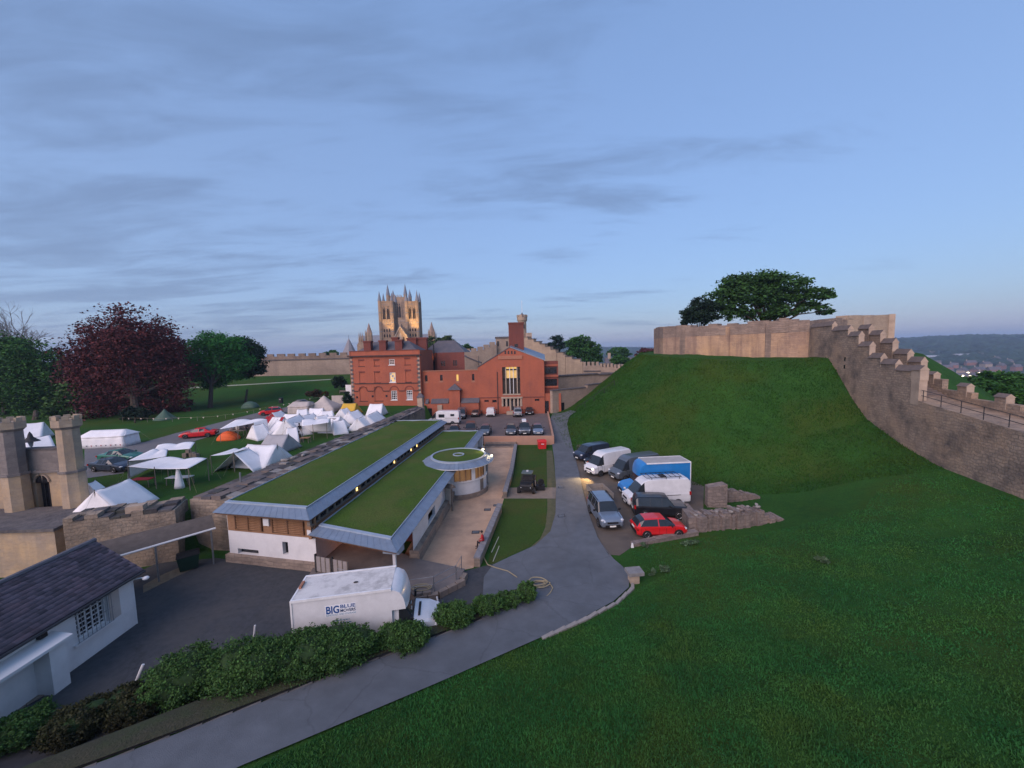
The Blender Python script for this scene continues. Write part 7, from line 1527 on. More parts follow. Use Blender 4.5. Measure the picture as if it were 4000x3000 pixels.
# ================================================================== TENTS
TG = 'white canvas tents of the camp'
def sheet(name, fn, mat, parent, nu=10, nv=10, th=.015):
    """cloth surface with thickness, fn(s,t) -> point (thing-local)"""
    mb = MB(); pts = [[Vector(fn(i / nu, j / nv)) for i in range(nu + 1)] for j in range(nv + 1)]
    for r_ in pts: mb.v += [tuple(p) for p in r_]
    m_ = nu + 1
    for j in range(nv):
        for i in range(nu): mb.f.append((j * m_ + i, j * m_ + i + 1, (j + 1) * m_ + i + 1, (j + 1) * m_ + i)); mb.m.append(0)
    o = mb.build(name, mat, parent, world=False, smooth=60); md = o.modifiers.new('thickness', 'SOLIDIFY'); md.thickness = th; md.offset = -1
    return o
def lerp2(A, B, C_, D, s, t): return (A * (1 - s) + B * s) * (1 - t) + (D * (1 - s) + C_ * s) * t
def ridge_tent(label, p1, p2, hgt, hwid, mat=CANVAS, ground=None, flare=.35, open_end=None, mat2=None, group=TG, splay=0.25, name='ridge_tent', stripes=False):
    """p1,p2: pixels of the ridge ends; the ridge stands hgt above the lawn"""
    z = 3.0
    for _ in range(3):
        A = P(*p1, z + hgt); B = P(*p2, z + hgt); z = h((A.x + B.x) / 2, (A.y + B.y) / 2)
    c = (A + B) / 2; d = (B - A); d.z = 0; L = d.length; d.normalize(); n_ = Vector((d.y, -d.x, 0))      # n_ points towards the camera side
    t = thing(name, label, 'tent', (c.x, c.y, z), 0, group); hl = L / 2; hwid *= 1.18
    rA, rB = -d * hl + Vector((0, 0, hgt)), d * hl + Vector((0, 0, hgt))
    for s_ in (1, -1):
        def fn(s, q, s_=s_):
            prof = q ** (1 + flare * .6); top = rA.lerp(rB, s); sag = -.07 * math.sin(math.pi * s) * (1 - q)
            ext = splay * q * (2 * s - 1)
            w_ = hwid * (q * (1 - flare * .35) + flare * .35 * q * q)
            return top + d * ext + n_ * (s_ * w_) + Vector((0, 0, -hgt * (q - .05 * math.sin(math.pi * q)) + sag + .012 * math.sin(17 * s + 9 * q)))
        if stripes and s_ == 1:
            for k in range(6): sheet('stripe_panel', lambda s, q, k=k: fn((k + s) / 6, q), CANVASR if k in (0, 1, 5) else mat, t, 3, 8)
        else: sheet('roof_panel', fn, mat, t, 8, 8)
    for e in (-1, 1):
        if open_end == e: continue
        top = (rA if e < 0 else rB); 
        def fe(s, q, e=e, top=top): return top + d * (e * (splay * q - .05 * math.sin(math.pi * s))) + n_ * ((2 * s - 1) * hwid * q) + Vector((0, 0, -hgt * q * .995))
        sheet('end_panel', fe, mat2 or mat, t, 6, 6)
    for e, R_ in ((-1, rA), (1, rB)): MB().tube([R_ + Vector((0, 0, .12)), R_ + Vector((0, 0, -hgt))], .03, 6).build('pole', OLDWOOD, t, world=False)
    MB().tube([rA + Vector((0, 0, -.05)), rB + Vector((0, 0, -.05))], .03, 6).build('ridge_pole', OLDWOOD, t, world=False)
    for e, R_ in ((-1, rA), (1, rB)): gp = R_ + d * (e * 1.5); gp.z = 0; MB().tube([R_, gp], .008, 4).build('guy_rope', ROPE, t, world=False)
    return t
ridge_tent('big white ridge tent just behind the side wall by the lodge', (369, 1919), (506, 1869), 2.0, 1.7)
ridge_tent('small white tent half hidden behind the lodge turret', (340, 1888), (372, 1876), 1.9, 1.2)
ridge_tent('white tent with a long roof seen between the lodge turrets', (88, 1655), (172, 1648), 2.6, 2.4)
ridge_tent('low white tent in front of the long-roofed one between the turrets', (98, 1712), (196, 1700), 1.6, 1.8)
ridge_tent('white tent with an open awning front, nearest the wall gap', (912, 1770), (972, 1750), 2.0, 1.9, open_end=-1)
ridge_tent('white tent second along the garden wall', (968, 1735), (1083, 1737), 2.1, 1.9)
ridge_tent('grey canvas tent third along the garden wall', (1047, 1697), (1127, 1697), 2.1, 1.9, CANVASG)
ridge_tent('white tent with red stripes at both ends', (1043, 1626), (1111, 1629), 2.2, 1.6, stripes=True)
ridge_tent('white tent with a red inner face behind the striped one', (1061, 1613), (1098, 1603), 2.0, 1.4, mat2=CANVASR)
ridge_tent('tall white tent to the right of the striped tent', (1112, 1641), (1168, 1618), 2.6, 2.0)
ridge_tent('white tent with a creased roof in the middle of the camp', (1180, 1624), (1224, 1613), 2.2, 1.8)
ridge_tent('white tent behind the dark open shelter', (1233, 1627), (1278, 1619), 2.3, 1.9)
ridge_tent('wide white tent sloping down to the garden wall', (1284, 1626), (1331, 1626), 2.2, 2.3)
ridge_tent('small white tent in front of the beige marquee', (1210, 1595), (1264, 1594), 2.1, 1.5)
ridge_tent('bright yellow ridge tent in front of the brick house', (1341, 1576), (1393, 1575), 2.2, 1.9, CANVASY, group=None)
ridge_tent('white tent with its gable towards the camera below the yellow tent', (1359, 1610), (1398, 1600), 2.1, 1.6)
ridge_tent('white tent standing alone nearest the brick house wall', (1445, 1578), (1496, 1577), 2.2, 1.7)
ridge_tent('narrow white tent against the garden wall', (1395, 1636), (1424, 1623), 2.0, 1.6)
ridge_tent('white tent at the right end of the camp against the wall', (1430, 1624), (1472, 1604), 2.0, 1.7)
ridge_tent('low white tent hidden between the striped tent and the marquee', (1113, 1617), (1170, 1616), 1.8, 1.3)
for k, (p1, p2, lab) in enumerate((((1145, 1652), (1192, 1645), 'white tent just left of the dark open shelter'), ((1255, 1606), (1300, 1603), 'white tent behind the wide sloping one'), ((985, 1662), (1030, 1655), 'low white tent beside the striped one'), ((1300, 1645), (1345, 1640), 'low white tent below the wide sloping one'), ((1085, 1640), (1118, 1650), 'narrow white tent right of the red stripes'), ((1160, 1600), (1200, 1597), 'white tent in front of the box marquee'), ((1330, 1598), (1356, 1593), 'small white tent left of the yellow tent'), ((1120, 1672), (1160, 1668), 'small white tent behind the seated group'))): ridge_tent(lab, p1, p2, 1.9 + .1 * (k % 3), 1.5)
# large beige peaked tent and marquees
def box_tent(name, label, px0, px1, py, hwall, hroof, depth, mat, group=None, rot=0.0, bunting=False):
    A = G(px0, py); B = G(px1, py); c = (A + B) / 2; w_ = (B.x - A.x) / 2; t = thing(name, label, 'tent', (c.x, c.y + depth / 2, h(c.x, c.y + depth / 2)), rot, group); d_ = depth / 2
    for q in (((-w_, -d_), (w_, -d_)), ((w_, -d_), (w_, d_)), ((w_, d_), (-w_, d_)), ((-w_, d_), (-w_, -d_))):
        a_, b_ = (Vector((*k, 0)) for k in q); nn_ = Vector(((b_ - a_).y, -(b_ - a_).x, 0)).normalized()
        sheet('wall_panel', lambda s, q_, a_=a_, b_=b_, nn_=nn_: a_.lerp(b_, s) * (1 + .06 * (1 - q_)) + nn_ * (.03 * math.sin(s * 22)) + Vector((0, 0, hwall * q_)), mat, t, 20, 3)
    ov = 1.08
    for s_ in (-1, 1): sheet('roof_panel', lambda s, q_, s_=s_: Vector((w_ * ov * (2 * s - 1) * (1 - .22 * q_), s_ * d_ * ov * (1 - q_), hwall - .05 + hroof * q_ - .06 * math.sin(math.pi * s) * (1 - q_))), mat, t, 8, 6)
    for s_ in (-1, 1): sheet('roof_end', lambda s, q_, s_=s_: Vector((s_ * w_ * ov * (1 - .22 * q_), d_ * ov * (2 * s - 1) * (1 - q_), hwall - .05 + hroof * q_)), mat, t, 6, 6)
    for sx in (-1, 1):
        for sy in (-1, 1): MB().tube([(sx * w_ * 1.05, sy * d_ * 1.05, hwall), (sx * (w_ + 1.1), sy * (d_ + .9), 0)], .01, 4).build('guy_rope', ROPE, t, world=False)
    if bunting:
        for k in range(9): x = -w_ + .3 + k * (2 * w_ - .6) / 8; MB().add([(x - .1, -d_ * 1.08, .42), (x + .1, -d_ * 1.08, .42), (x, -d_ * 1.08, .22), (x, -d_ * 1.08 + .01, .4)], [(0, 2, 1), (0, 3, 2), (1, 2, 3)]).build('pennant', DKB if k % 2 else CANVASR, t, world=False)
    return t
box_tent('wall_tent', 'white box-shaped wall tent hung with small pennants right of the turret', 326, 463, 1750, 1.6, .75, 2.6, CANVAS, rot=rad(6), bunting=True)
box_tent('marquee', 'beige box marquee between the striped tent and the peaked tent', 1130, 1200, 1622, 1.7, .8, 3, CANVASB)
pk = G(1245, 1615); t = thing('peaked_tent', 'large beige tent with a high centre peak behind the camp', 'tent', (pk.x, pk.y + 2.5, h(pk.x, pk.y)))
def peak(s, q): 
    x = (2 * s - 1) * 3.1; y = (2 * q - 1) * 2.6; z = 2.3 * max(0, 1 - max(abs(x) / 3.1, abs(y) / 2.6)) ** .8 + .12; ez = max(0, 1 - math.hypot(x / 1.2, y / 1.2)) * .6
    return Vector((x, y, min(z + ez + (.4 if abs(x) < 2.8 and abs(y) < 2.3 else 0), 3.3)))
sheet('canopy', peak, CANVASB, t, 20, 20); MB().tube([(0, 0, 0), (0, 0, 3.4)], .04, 6).build('pole', OLDWOOD, t, world=False)
for x, y in ((-3.1, -2.6), (3.1, -2.6), (3.1, 2.6), (-3.1, 2.6)): MB().tube([(x, y, .1), (x * 1.3, y * 1.3, 0)], .01, 4).build('guy_rope', ROPE, t, world=False)
def awning(label, corners, zs, poles, sag=.25, mat=CANVAS, name='awning', flap=None):
    pts = [P(px, py, 3.05 + z) for (px, py), z in zip(corners, zs)]; c = sum(pts, Vector()) / 4; z0 = h(c.x, c.y); t = thing(name, label, 'awning', (c.x, c.y, z0))
    L_ = [p - Vector((c.x, c.y, z0)) for p in pts]
    sheet('canopy', lambda s, q: lerp2(L_[0], L_[1], L_[2], L_[3], s, q) + Vector((0, 0, -sag * (math.sin(math.pi * s) * (1 - .4 * abs(2 * q - 1))) + .16 * abs(math.sin(2 * math.pi * s)) * q)), mat, t, 16, 10)
    for s, q in poles:
        p = lerp2(L_[0], L_[1], L_[2], L_[3], s, q); MB().tube([(p.x, p.y, 0), (p.x, p.y, p.z + .05)], .035, 6).build('pole', OLDWOOD, t, world=False)
    for p in L_: g_ = Vector((p.x * 1.35, p.y * 1.35, 0)); MB().tube([p, g_], .008, 4).build('guy_rope', ROPE, t, world=False)
    if flap: a_, b_ = L_[flap[0]], L_[flap[1]]; sheet('flap', lambda s, q: a_.lerp(b_, s) * (1 + .08 * q) + Vector((0, 0, -q * a_.lerp(b_, s).z * .97)), mat, t, 8, 6)
    return t
awning('upper white awning at the back of the open shelters by the track', [(602, 1758), (744, 1752), (762, 1727), (617, 1738)], [2.1, 2.1, 2.3, 2.2], [(0, 1), (1, 1), (0, 0), (1, 0)], .12)
awning('middle white awning sloping to the ground beside the dark blue car', [(500, 1800), (650, 1782), (655, 1757), (590, 1757)], [2.0, 2.1, 2.2, 2.2], [(1, 0), (1, 1), (0, 0)], .1, flap=(3, 0))
awning('front white awning with scalloped edge over tables and chairs', [(498, 1822), (735, 1830), (809, 1790), (632, 1786)], [2.0, 2.0, 2.2, 2.4], [(0, 0), (.45, 0), (1, 0), (.5, 1), (1, 1)], .22)
awning('white fly sheet stretched left of the wall-side tents', [(822, 1780), (910, 1770), (971, 1750), (900, 1757)], [2.0, 2.0, 2.0, 2.1], [(0, 0), (1, 0)], .1)
awning('white awning over seated campers beside the orange tent', [(858, 1676), (990, 1652), (1042, 1637), (920, 1640)], [1.9, 2.1, 2.3, 2.2], [(0, 0), (.5, 0), (1, 0)], .1, flap=(1, 2))
awning('white awning over a dark open shelter in the middle of the camp', [(1178, 1664), (1285, 1650), (1290, 1636), (1180, 1640)], [2.1, 2.3, 2.3, 2.2], [(0, 0), (.4, 0), (.9, 0)], .08, flap=(2, 3))
sb = thing('shelter_dark_sheet', 'dark brown sheet standing in for the shade inside the open shelter', 'canvas', tuple(G(1240, 1690) + Vector((0, 1.5, 0))))  # shade inside the open shelter, painted as a dark upright sheet
sheet('cloth', lambda s, q: Vector((-2.2 + 4.6 * s, .12 * math.sin(s * 25), 1.95 * q)), surf('shelter_shade_brown', (.07, .045, .035), (.05, .032, .026), scale=2, rough=1), sb, 24, 4)
sb = thing('shelter_dark_sheet', 'dark grey sheet standing behind the seated campers', 'canvas', tuple(G(940, 1690) + Vector((0, 2.0, 0))))  # plain dark grey upright sheet under the awning
sheet('cloth', lambda s, q: Vector((-2.6 + 5.2 * s, .12 * math.sin(s * 25), 1.9 * q)), surf('grey_sheet', (.10, .09, .10), (.07, .064, .07), scale=2, rough=1), sb, 24, 4)
def dome(name, label, px, py, r, hh, mat, pole=True, cone=False):
    g_ = G(px, py); t = thing(name, label, 'tent', (g_.x, g_.y + r * .6, h(g_.x, g_.y + r * .6)))
    if cone: sheet('canvas_cone', lambda s, q: Vector((math.cos(2 * math.pi * s) * r * (1 - q) ** 1.15, math.sin(2 * math.pi * s) * r * (1 - q) ** 1.15, hh * q)), mat, t, 16, 8); MB().add([(-.3, -r * .78, .03), (.45, -r * .75, .03), (.08, -r * .42, hh * .55)], [(0, 1, 2)]).build('door_opening', DKGLASS, t, world=False)
    else:
        sheet('fly_sheet', lambda s, q: Vector((r * math.cos(math.pi * s) , (2 * q - 1) * r * .75 * math.sin(math.pi * s) ** .5, hh * math.sin(math.pi * s) * (1 - (2 * q - 1) ** 2 * .55) - .0)), mat, t, 16, 10)
        for k in (.25, .5, .75): MB().tube([(r * 1.01 * math.cos(math.pi * s), (2 * k - 1) * r * .76 * math.sin(math.pi * s) ** .5, hh * 1.012 * math.sin(math.pi * s) * (1 - (2 * k - 1) ** 2 * .55)) for s in np.linspace(.02, .98, 14)], .015, 4).build('tent_pole', DARKIRON, t, world=False)
        for s_ in (-1, 1): sheet('skirt', lambda s, q, s_=s_: Vector((r * math.cos(math.pi * s), s_ * r * .75 * math.sin(math.pi * s) ** .5 * (1 + .06 * (1 - q)), hh * .45 * math.sin(math.pi * s) * q)), mat, t, 16, 3)
    return t
dome('dome_tent', 'small orange dome tent on the grass beside the track', 877, 1722, 1.4, 1.25, ORANGE)
dome('dome_tent', 'green dome tent on the lawn below the far bank', 966, 1596, 1.7, 1.5, GREENN)
dome('cone_tent', 'grey-green conical tent under the copper beech', 625, 1643, 1.9, 2.1, GREENN, cone=True)

# ---- boards, bins, furniture in the camp
def panel(label, px, py, w_, hh, mat, tilt=0.0, name='white_board', cat='board', rz=0.0, lift=0.0):
    g_ = G(px, py); t = thing(name, label, cat, (g_.x, g_.y, g_.z), rz); MB().box(-w_ / 2, w_ / 2, -.03, .03, .25 + lift, hh + lift).build('panel', mat, t, world=False)
    for x in (-w_ / 2 + .05, w_ / 2 - .05): MB().box(x - .04, x + .04, .031, .09, 0, hh + lift).build('leg', OLDWOOD, t, world=False)
panel('white panel standing at the left corner of the brick house', 1367, 1583, 1.5, 4.1, WHITEP, lift=.6)
panel('pale canvas board standing behind the yellow tent', 1320, 1584, 2.6, 2.3, CANVASB)
def litter_bin(label, px, py): g_ = G(px, py); t = thing('litter_bin', label, 'bin', tuple(g_)); MB().box(-.35, .35, -.35, .35, 0, 1.25).build('body', BLACK, t, world=False); MB().box(-.39, .39, -.39, .39, 1.25, 1.35).build('lid', BLACK, t, world=False); MB().box(-.2, .2, -.37, -.34, .85, 1.1).build('slot', STEEL, t, world=False)
litter_bin('black litter bin on the lawn behind the peaked tent', 1098, 1575); litter_bin('black litter bin near the copper beech', 745, 1583)
def bench(label, px, py, rz=0.0): 
    g_ = G(px, py); t = thing('park_bench', label, 'bench', tuple(g_), rz); MB().box(-.9, .9, -.25, .25, .42, .48).build('seat', OLDWOOD, t, world=False); MB().box(-.9, .9, .22, .28, .5, .9).build('backrest', OLDWOOD, t, world=False)
    for x in (-.75, .75): MB().box(x - .05, x + .05, -.22, .25, 0, .42).build('leg', OLDWOOD, t, world=False)
bench('wooden bench on the bank left of the brick house', 1338, 1537)
def table(label, px, py, mat, w_=1.6, rz=0.0):
    g_ = G(px, py); t = thing('camp_table', label, 'table', tuple(g_), rz); MB().box(-w_ / 2, w_ / 2, -.4, .4, .72, .77).build('table_top', mat, t, world=False)
    for x in (-w_ / 2 + .1, w_ / 2 - .1):
        for y in (-.32, .32): MB().tube([(x * 1.05, y, 0), (x, y, .72)], .04, 6).build('leg', OLDWOOD, t, world=False)
    return t
table('small wooden trestle table in front of the dark shelter', 1195, 1730, TIMBER, 1.2); table('table under a white cloth beneath the front awning', 705, 1892, CANVAS, 2.2); table('table under a red cloth beneath the front awning', 560, 1900, CANVASR, 1.8)
table('dark table beneath the awning beside the orange tent', 935, 1700, OLDWOOD, 2.0)
dr = thing('draped_cloth', 'white cloth hanging down from the front awning pole', 'cloth', tuple(G(702, 1906))); sheet('cloth', lambda s, q: Vector(((.12 + .32 * (1 - q)) * math.cos(2 * math.pi * s), (.12 + .25 * (1 - q)) * math.sin(2 * math.pi * s), 1.9 * q)), CANVAS, dr, 14, 6)
bu = thing('basket_pile', 'pile of wooden crates and baskets behind the front awning', 'crates', tuple(G(745, 1785)))
for x, y, z, s_ in ((-.6, 0, 0, .5), (.2, .1, 0, .55), (.8, -.1, 0, .45), (-.2, 0, .52, .42)): MB().box(x - s_ / 2, x + s_ / 2, y - s_ / 2, y + s_ / 2, z, z + s_).build('crate', OLDWOOD, bu, world=False)
# rope fence with flags round the lawn
def ropeline(label, pxs):
    pts = [G(*q) for q in pxs]; t = thing('rope_fence', label, 'rope', tuple(pts[len(pts) // 2]))
    full = []
    for i in range(len(pts) - 1): n_ = max(2, int((pts[i + 1] - pts[i]).length / 2.2)); full += [pts[i].lerp(pts[i + 1], k / n_) for k in range(n_)]
    full.append(pts[-1]); full = [Vector((p.x, p.y, h(p.x, p.y))) for p in full]
    MB().tube([p + Vector((0, 0, .75)) for p in full], .015, 4).build('rope', ROPE, t)
    for i, p in enumerate(full):
        if i % 2 == 0: MB().tube([p, p + Vector((0, 0, .85))], .03, 5).build('stake', OLDWOOD, t)
        q = p.lerp(full[min(i + 1, len(full) - 1)], .5) + Vector((0, 0, .74)); MB().add([(q.x - .16, q.y, q.z), (q.x + .16, q.y, q.z), (q.x, q.y, q.z - .3), (q.x, q.y + .02, q.z)], [(0, 2, 1), (0, 3, 2), (1, 2, 3)]).build('pennant', CANVASB, t)
ropeline('line of small pale pennants across the lawn past the conical tent', [(480, 1648), (625, 1650), (820, 1644), (940, 1628), (1040, 1605), (1130, 1588)]); ropeline('rope with pale pennants on the lawn left of the brick house', [(1190, 1572), (1270, 1560), (1325, 1556)])

# ================================================================== PEOPLE
SKIN = surf('skin', (.42, .25, .19), (.36, .21, .16), scale=6, rough=.6); HAIR = surf('dark_hair', (.03, .022, .018), (.02, .015, .012), scale=8, rough=.7)
def cloth(name, c): return surf(name, c, tuple(v * .75 for v in c), scale=6, rough=.95)
def person(label, loc, rz, pose, top, legs, hair=HAIR, hat=None, hgt=1.72):
    k = hgt / 1.72; t = thing('person', label, 'person', loc, rz)
    sit = pose == 'sit'; hipz = .48 if sit else .92; lean = .12 if sit else .0
    J = {'pel': (0, 0, hipz), 'wst': (lean * .3, 0, hipz + .2), 'cst': (lean, 0, hipz + .42), 'nck': (lean, 0, hipz + .56), 'hd': (lean + .03, 0, hipz + .68), 'crn': (lean + .02, 0, hipz + .80), 'nose': (lean + .12, 0, hipz + .68)}
    E_ = [('pel', 'wst'), ('wst', 'cst'), ('cst', 'nck'), ('nck', 'hd'), ('hd', 'crn'), ('hd', 'nose')]; Rd = {'pel': .15, 'wst': .135, 'cst': .155, 'nck': .058, 'hd': .098, 'crn': .08, 'nose': .02}
    mt = {}
    for s_, n_ in ((1, 'l'), (-1, 'r')):
        if sit: leg = {'hip': (.03, s_ * .1, hipz - .02), 'kne': (.46, s_ * .14, hipz + .0), 'ank': (.46, s_ * .14, .09), 'toe': (.64, s_ * .15, .04)}
        else: leg = {'hip': (0, s_ * .1, hipz - .06), 'kne': (.03, s_ * .11, .5), 'ank': (-.02 * s_, s_ * .11, .09), 'toe': (.17, s_ * .13, .04)}
        if pose == 'reach': arm = {'sho': (lean, s_ * .2, hipz + .50), 'elb': (.2, s_ * .27, hipz + .34), 'wri': (.42, s_ * .18, hipz + .42), 'pal': (.5, s_ * .17, hipz + .44)}
        elif sit: arm = {'sho': (lean, s_ * .2, hipz + .50), 'elb': (.08, s_ * .27, hipz + .22), 'wri': (.3, s_ * .14, hipz + .12), 'pal': (.38, s_ * .11, hipz + .12)}
        else: arm = {'sho': (0, s_ * .2, hipz + .50), 'elb': (-.03, s_ * .27, hipz + .22), 'wri': (.06, s_ * .28, hipz - .02), 'pal': (.09, s_ * .28, hipz - .10)}
        for d_, rds in ((leg, (.10, .07, .045, .035)), (arm, (.07, .05, .033, .034))):
            for (nm, q), r_ in zip(d_.items(), rds): J[nm + n_] = q; Rd[nm + n_] = r_
        E_ += [('pel', 'hip' + n_), ('hip' + n_, 'kne' + n_), ('kne' + n_, 'ank' + n_), ('ank' + n_, 'toe' + n_), ('cst', 'sho' + n_), ('sho' + n_, 'elb' + n_), ('elb' + n_, 'wri' + n_), ('wri' + n_, 'pal' + n_)]
        pw, pp_ = Vector(J['wri' + n_]), Vector(J['pal' + n_]); dv = (pp_ - pw).normalized(); sd_ = Vector((0, 1, 0)) if abs(dv.y) < .8 else Vector((1, 0, 0))
        for f_, (o_, ln) in enumerate(((-.03, .07), (-.01, .085), (.012, .08), (.032, .065))): J[f'f{f_}{n_}'] = tuple(pp_ + sd_ * o_ + dv * ln); Rd[f'f{f_}{n_}'] = .009; E_.append(('pal' + n_, f'f{f_}{n_}'))
        J['th' + n_] = tuple(pw + dv * .04 + sd_ * (-.06)); Rd['th' + n_] = .011; E_.append(('wri' + n_, 'th' + n_))
    names = list(J); me = bpy.data.meshes.new('body'); me.from_pydata([Vector(J[n_]) * k for n_ in names], [(names.index(a_), names.index(b_)) for a_, b_ in E_], [])
    o = bpy.data.objects.new('body', me); COL.objects.link(o); md = o.modifiers.new('skin', 'SKIN'); o.modifiers.new('sub', 'SUBSURF').levels = 1
    for i, n_ in enumerate(names): sv = me.skin_vertices[0].data[i]; sv.radius = (Rd[n_] * k, Rd[n_] * k); sv.use_root = n_ == 'pel'
    dg = bpy.context.evaluated_depsgraph_get(); nm_ = bpy.data.meshes.new_from_object(o.evaluated_get(dg)); o.modifiers.clear(); o.data = nm_; nm_.name = 'body'
    for m_ in (top, legs, SKIN, BLACK): nm_.materials.append(m_)
    segs = [(Vector(J[a_]) * k, Vector(J[b_]) * k, a_, b_) for a_, b_ in E_]
    for pl_ in nm_.polygons:
        c = pl_.center; best = 9; mi = 0
        for a_, b_, na, nb_ in segs:
            ab = b_ - a_; tt = max(0, min(1, (c - a_).dot(ab) / max(ab.length_squared, 1e-9))); dd = (c - a_ - ab * tt).length
            if dd < best: best = dd; mi = 2 if nb_ in ('hd', 'crn', 'nose') or nb_[:2] in ('pa', 'th') or nb_[0] == 'f' else (3 if nb_[:3] == 'toe' else (1 if nb_[:3] in ('hip', 'kne', 'ank') else 0))
        pl_.material_index = mi; pl_.use_smooth = True
    o.parent = t
    hx = Vector(J['crn']) * k; MB().ell((hx.x - .015, 0, hx.z - .015), .108, .10, .095, 10, 6).build('hair', hair, t, world=False, smooth=60)
    for s_ in (-1, 1): MB().ell((hx.x, s_ * .098, hx.z - .11), .02, .015, .03, 6, 4).build('ear', SKIN, t, world=False)
    if hat: MB().lathe((hx.x, 0), [(.19, hx.z + .02), (.12, hx.z + .04), (.105, hx.z + .14), (.01, hx.z + .16)], 14).build('hat', hat, t, world=False, smooth=40)
    return t
pg = Vector((-2.42, 28.0, .10)); 
person('person in a red jacket and dark trousers sitting on the courtyard wall', (-2.45, 28.1, .16), rad(180 + 5), 'sit', cloth('red_jacket', (.50, .03, .035)), cloth('dark_trousers', (.025, .022, .03)))
g_ = G(881, 1712); person('person in white standing behind the orange tent', (g_.x, g_.y + 2.6, h(g_.x, g_.y + 2.6)), rad(-90), 'stand', cloth('white_shirt', (.6, .58, .55)), cloth('white_hose', (.45, .43, .40)))
g_ = G(1150, 1712); person('seated person in a pale shirt and dark hat by the tall white tent', (g_.x, g_.y, g_.z), rad(-60), 'sit', cloth('pale_shirt', (.38, .38, .42)), cloth('dark_trousers', (.025, .022, .03)), hat=BLACK)
g_ = G(1172, 1722); person('seated person with an orange skirt by the trestle table', (g_.x, g_.y, g_.z), rad(160), 'sit', cloth('brown_jacket', (.10, .075, .055)), cloth('orange_skirt', (.52, .10, .04)), hat=BLACK)
g_ = G(1172, 1700); person('standing person in black behind the seated campers', (g_.x, g_.y, g_.z), rad(-100), 'stand', cloth('black_coat', (.018, .016, .018)), cloth('dark_trousers', (.025, .022, .03)), hat=BLACK)
g_ = G(1132, 1714); person('seated person with bowed head at the left of the group', (g_.x, g_.y, g_.z), rad(-20), 'sit', cloth('grey_jacket', (.16, .15, .17)), cloth('dark_trousers', (.025, .022, .03)))
g_ = G(905, 1700); person('seated person in a pale shirt beside the orange tent', (g_.x, g_.y, g_.z), rad(-40), 'sit', cloth('rose_shirt', (.40, .30, .28)), cloth('dark_trousers', (.025, .022, .03)))
g_ = G(930, 1688); person('seated person in black under the awning by the orange tent', (g_.x, g_.y, g_.z), rad(-80), 'sit', cloth('black_coat', (.018, .016, .018)), cloth('dark_trousers', (.025, .022, .03)))
g_ = G(965, 1690); person('standing person in dark clothes under the awning by the orange tent', (g_.x, g_.y, g_.z), rad(-110), 'stand', cloth('blue_grey_coat', (.05, .055, .075)), cloth('dark_trousers', (.025, .022, .03)))
g_ = G(2476, 1893); person('person in a yellow hi-vis vest beside the open door of the grey van', (g_.x + .35, g_.y, g_.z), rad(100), 'reach', cloth('hivis_vest', (.50, .55, .03)), cloth('dark_trousers', (.025, .022, .03)))
for i, (px, py) in enumerate(((1150, 1716), (1172, 1726), (1132, 1718), (905, 1703), (930, 1692))):
    g_ = G(px, py); t = thing('camp_stool', ('stool under the person in the pale shirt', 'stool under the person in the orange skirt', 'stool under the person with bowed head', 'stool beside the orange tent', 'stool under the awning')[i], 'stool', (g_.x, g_.y + .15, h(g_.x, g_.y + .15)))
    MB().box(-.2, .2, -.2, .2, .31, .35).build('seat', OLDWOOD, t, world=False)
    for x in (-.16, .16):
        for y in (-.16, .16): MB().box(x - .02, x + .02, y - .02, y + .02, 0, .31).build('leg', OLDWOOD, t, world=False)

# ================================================================== SMALL THINGS
rb_ = thing('red_bin', 'bright red bin standing on the grass below the salmon wall', 'bin', on(G(2117, 1752)), rad(6))
MB().add([(-.55, -.45, 0), (.55, -.45, 0), (.55, .45, 0), (-.55, .45, 0), (-.62, -.5, 1.1), (.62, -.5, 1.1), (.62, .5, 1.1), (-.62, .5, 1.1)], [(0, 3, 2, 1), (4, 5, 6, 7), (0, 1, 5, 4), (1, 2, 6, 5), (2, 3, 7, 6), (3, 0, 4, 7)]).build('body', REDPL, rb_, world=False)
MB().add([(-.66, -.54, 1.1), (.66, -.54, 1.1), (.66, .54, 1.1), (-.66, .54, 1.1), (-.6, -.35, 1.32), (.6, -.35, 1.32), (.6, .5, 1.28), (-.6, .5, 1.28)], [(0, 1, 5, 4), (1, 2, 6, 5), (2, 3, 7, 6), (3, 0, 4, 7), (4, 5, 6, 7)]).build('lid', REDPL, rb_, world=False); MB().box(-.2, .25, -.56, -.5, .72, .8).build('label_strip', WHITEP, rb_, world=False)
hz_ = [G(px, py) + Vector((0, 0, .13)) for px, py in ((1880, 2158), (1893, 2190), (1905, 2212), (1935, 2224), (1985, 2238), (2020, 2262))]
hs = thing('hose', 'pale hose trailing over the drive from the courtyard wall', 'hose', tuple(hz_[3])); MB().tube(hz_, .035, 6).build('tube', ROPE, hs)
hp_ = G(2110, 2290) + Vector((0, 0, .08)); hc = thing('coiled_hose', 'loose coil of pale hose at the end of the hedge', 'hose', tuple(hp_))
rr3 = random.Random(3)
for k in range(4):
    r_ = .36 + .08 * k; oz = .06 + .05 * k; cx_, cy_ = rr3.uniform(-.15, .15), rr3.uniform(-.12, .12)
    MB().tube([(cx_ + r_ * math.cos(a_) * (1 + .12 * math.sin(3 * a_ + k)), cy_ + r_ * .7 * math.sin(a_), oz + .03 * math.sin(2 * a_ + k)) for a_ in np.linspace(0, 6.1, 26)], .035, 6).build('loop', ROPE, hc, world=False)
MB().tube([(.6, .1, .06), (.75, -.4, .05), (.55, -.85, .05), (.3, -1.2, .05)], .035, 6).build('hose_end', ROPE, hc, world=False)
hc2 = thing('coiled_hose', 'small coil of pale hose lying on the porch apron', 'hose', (-5.9, 22.7, .40))
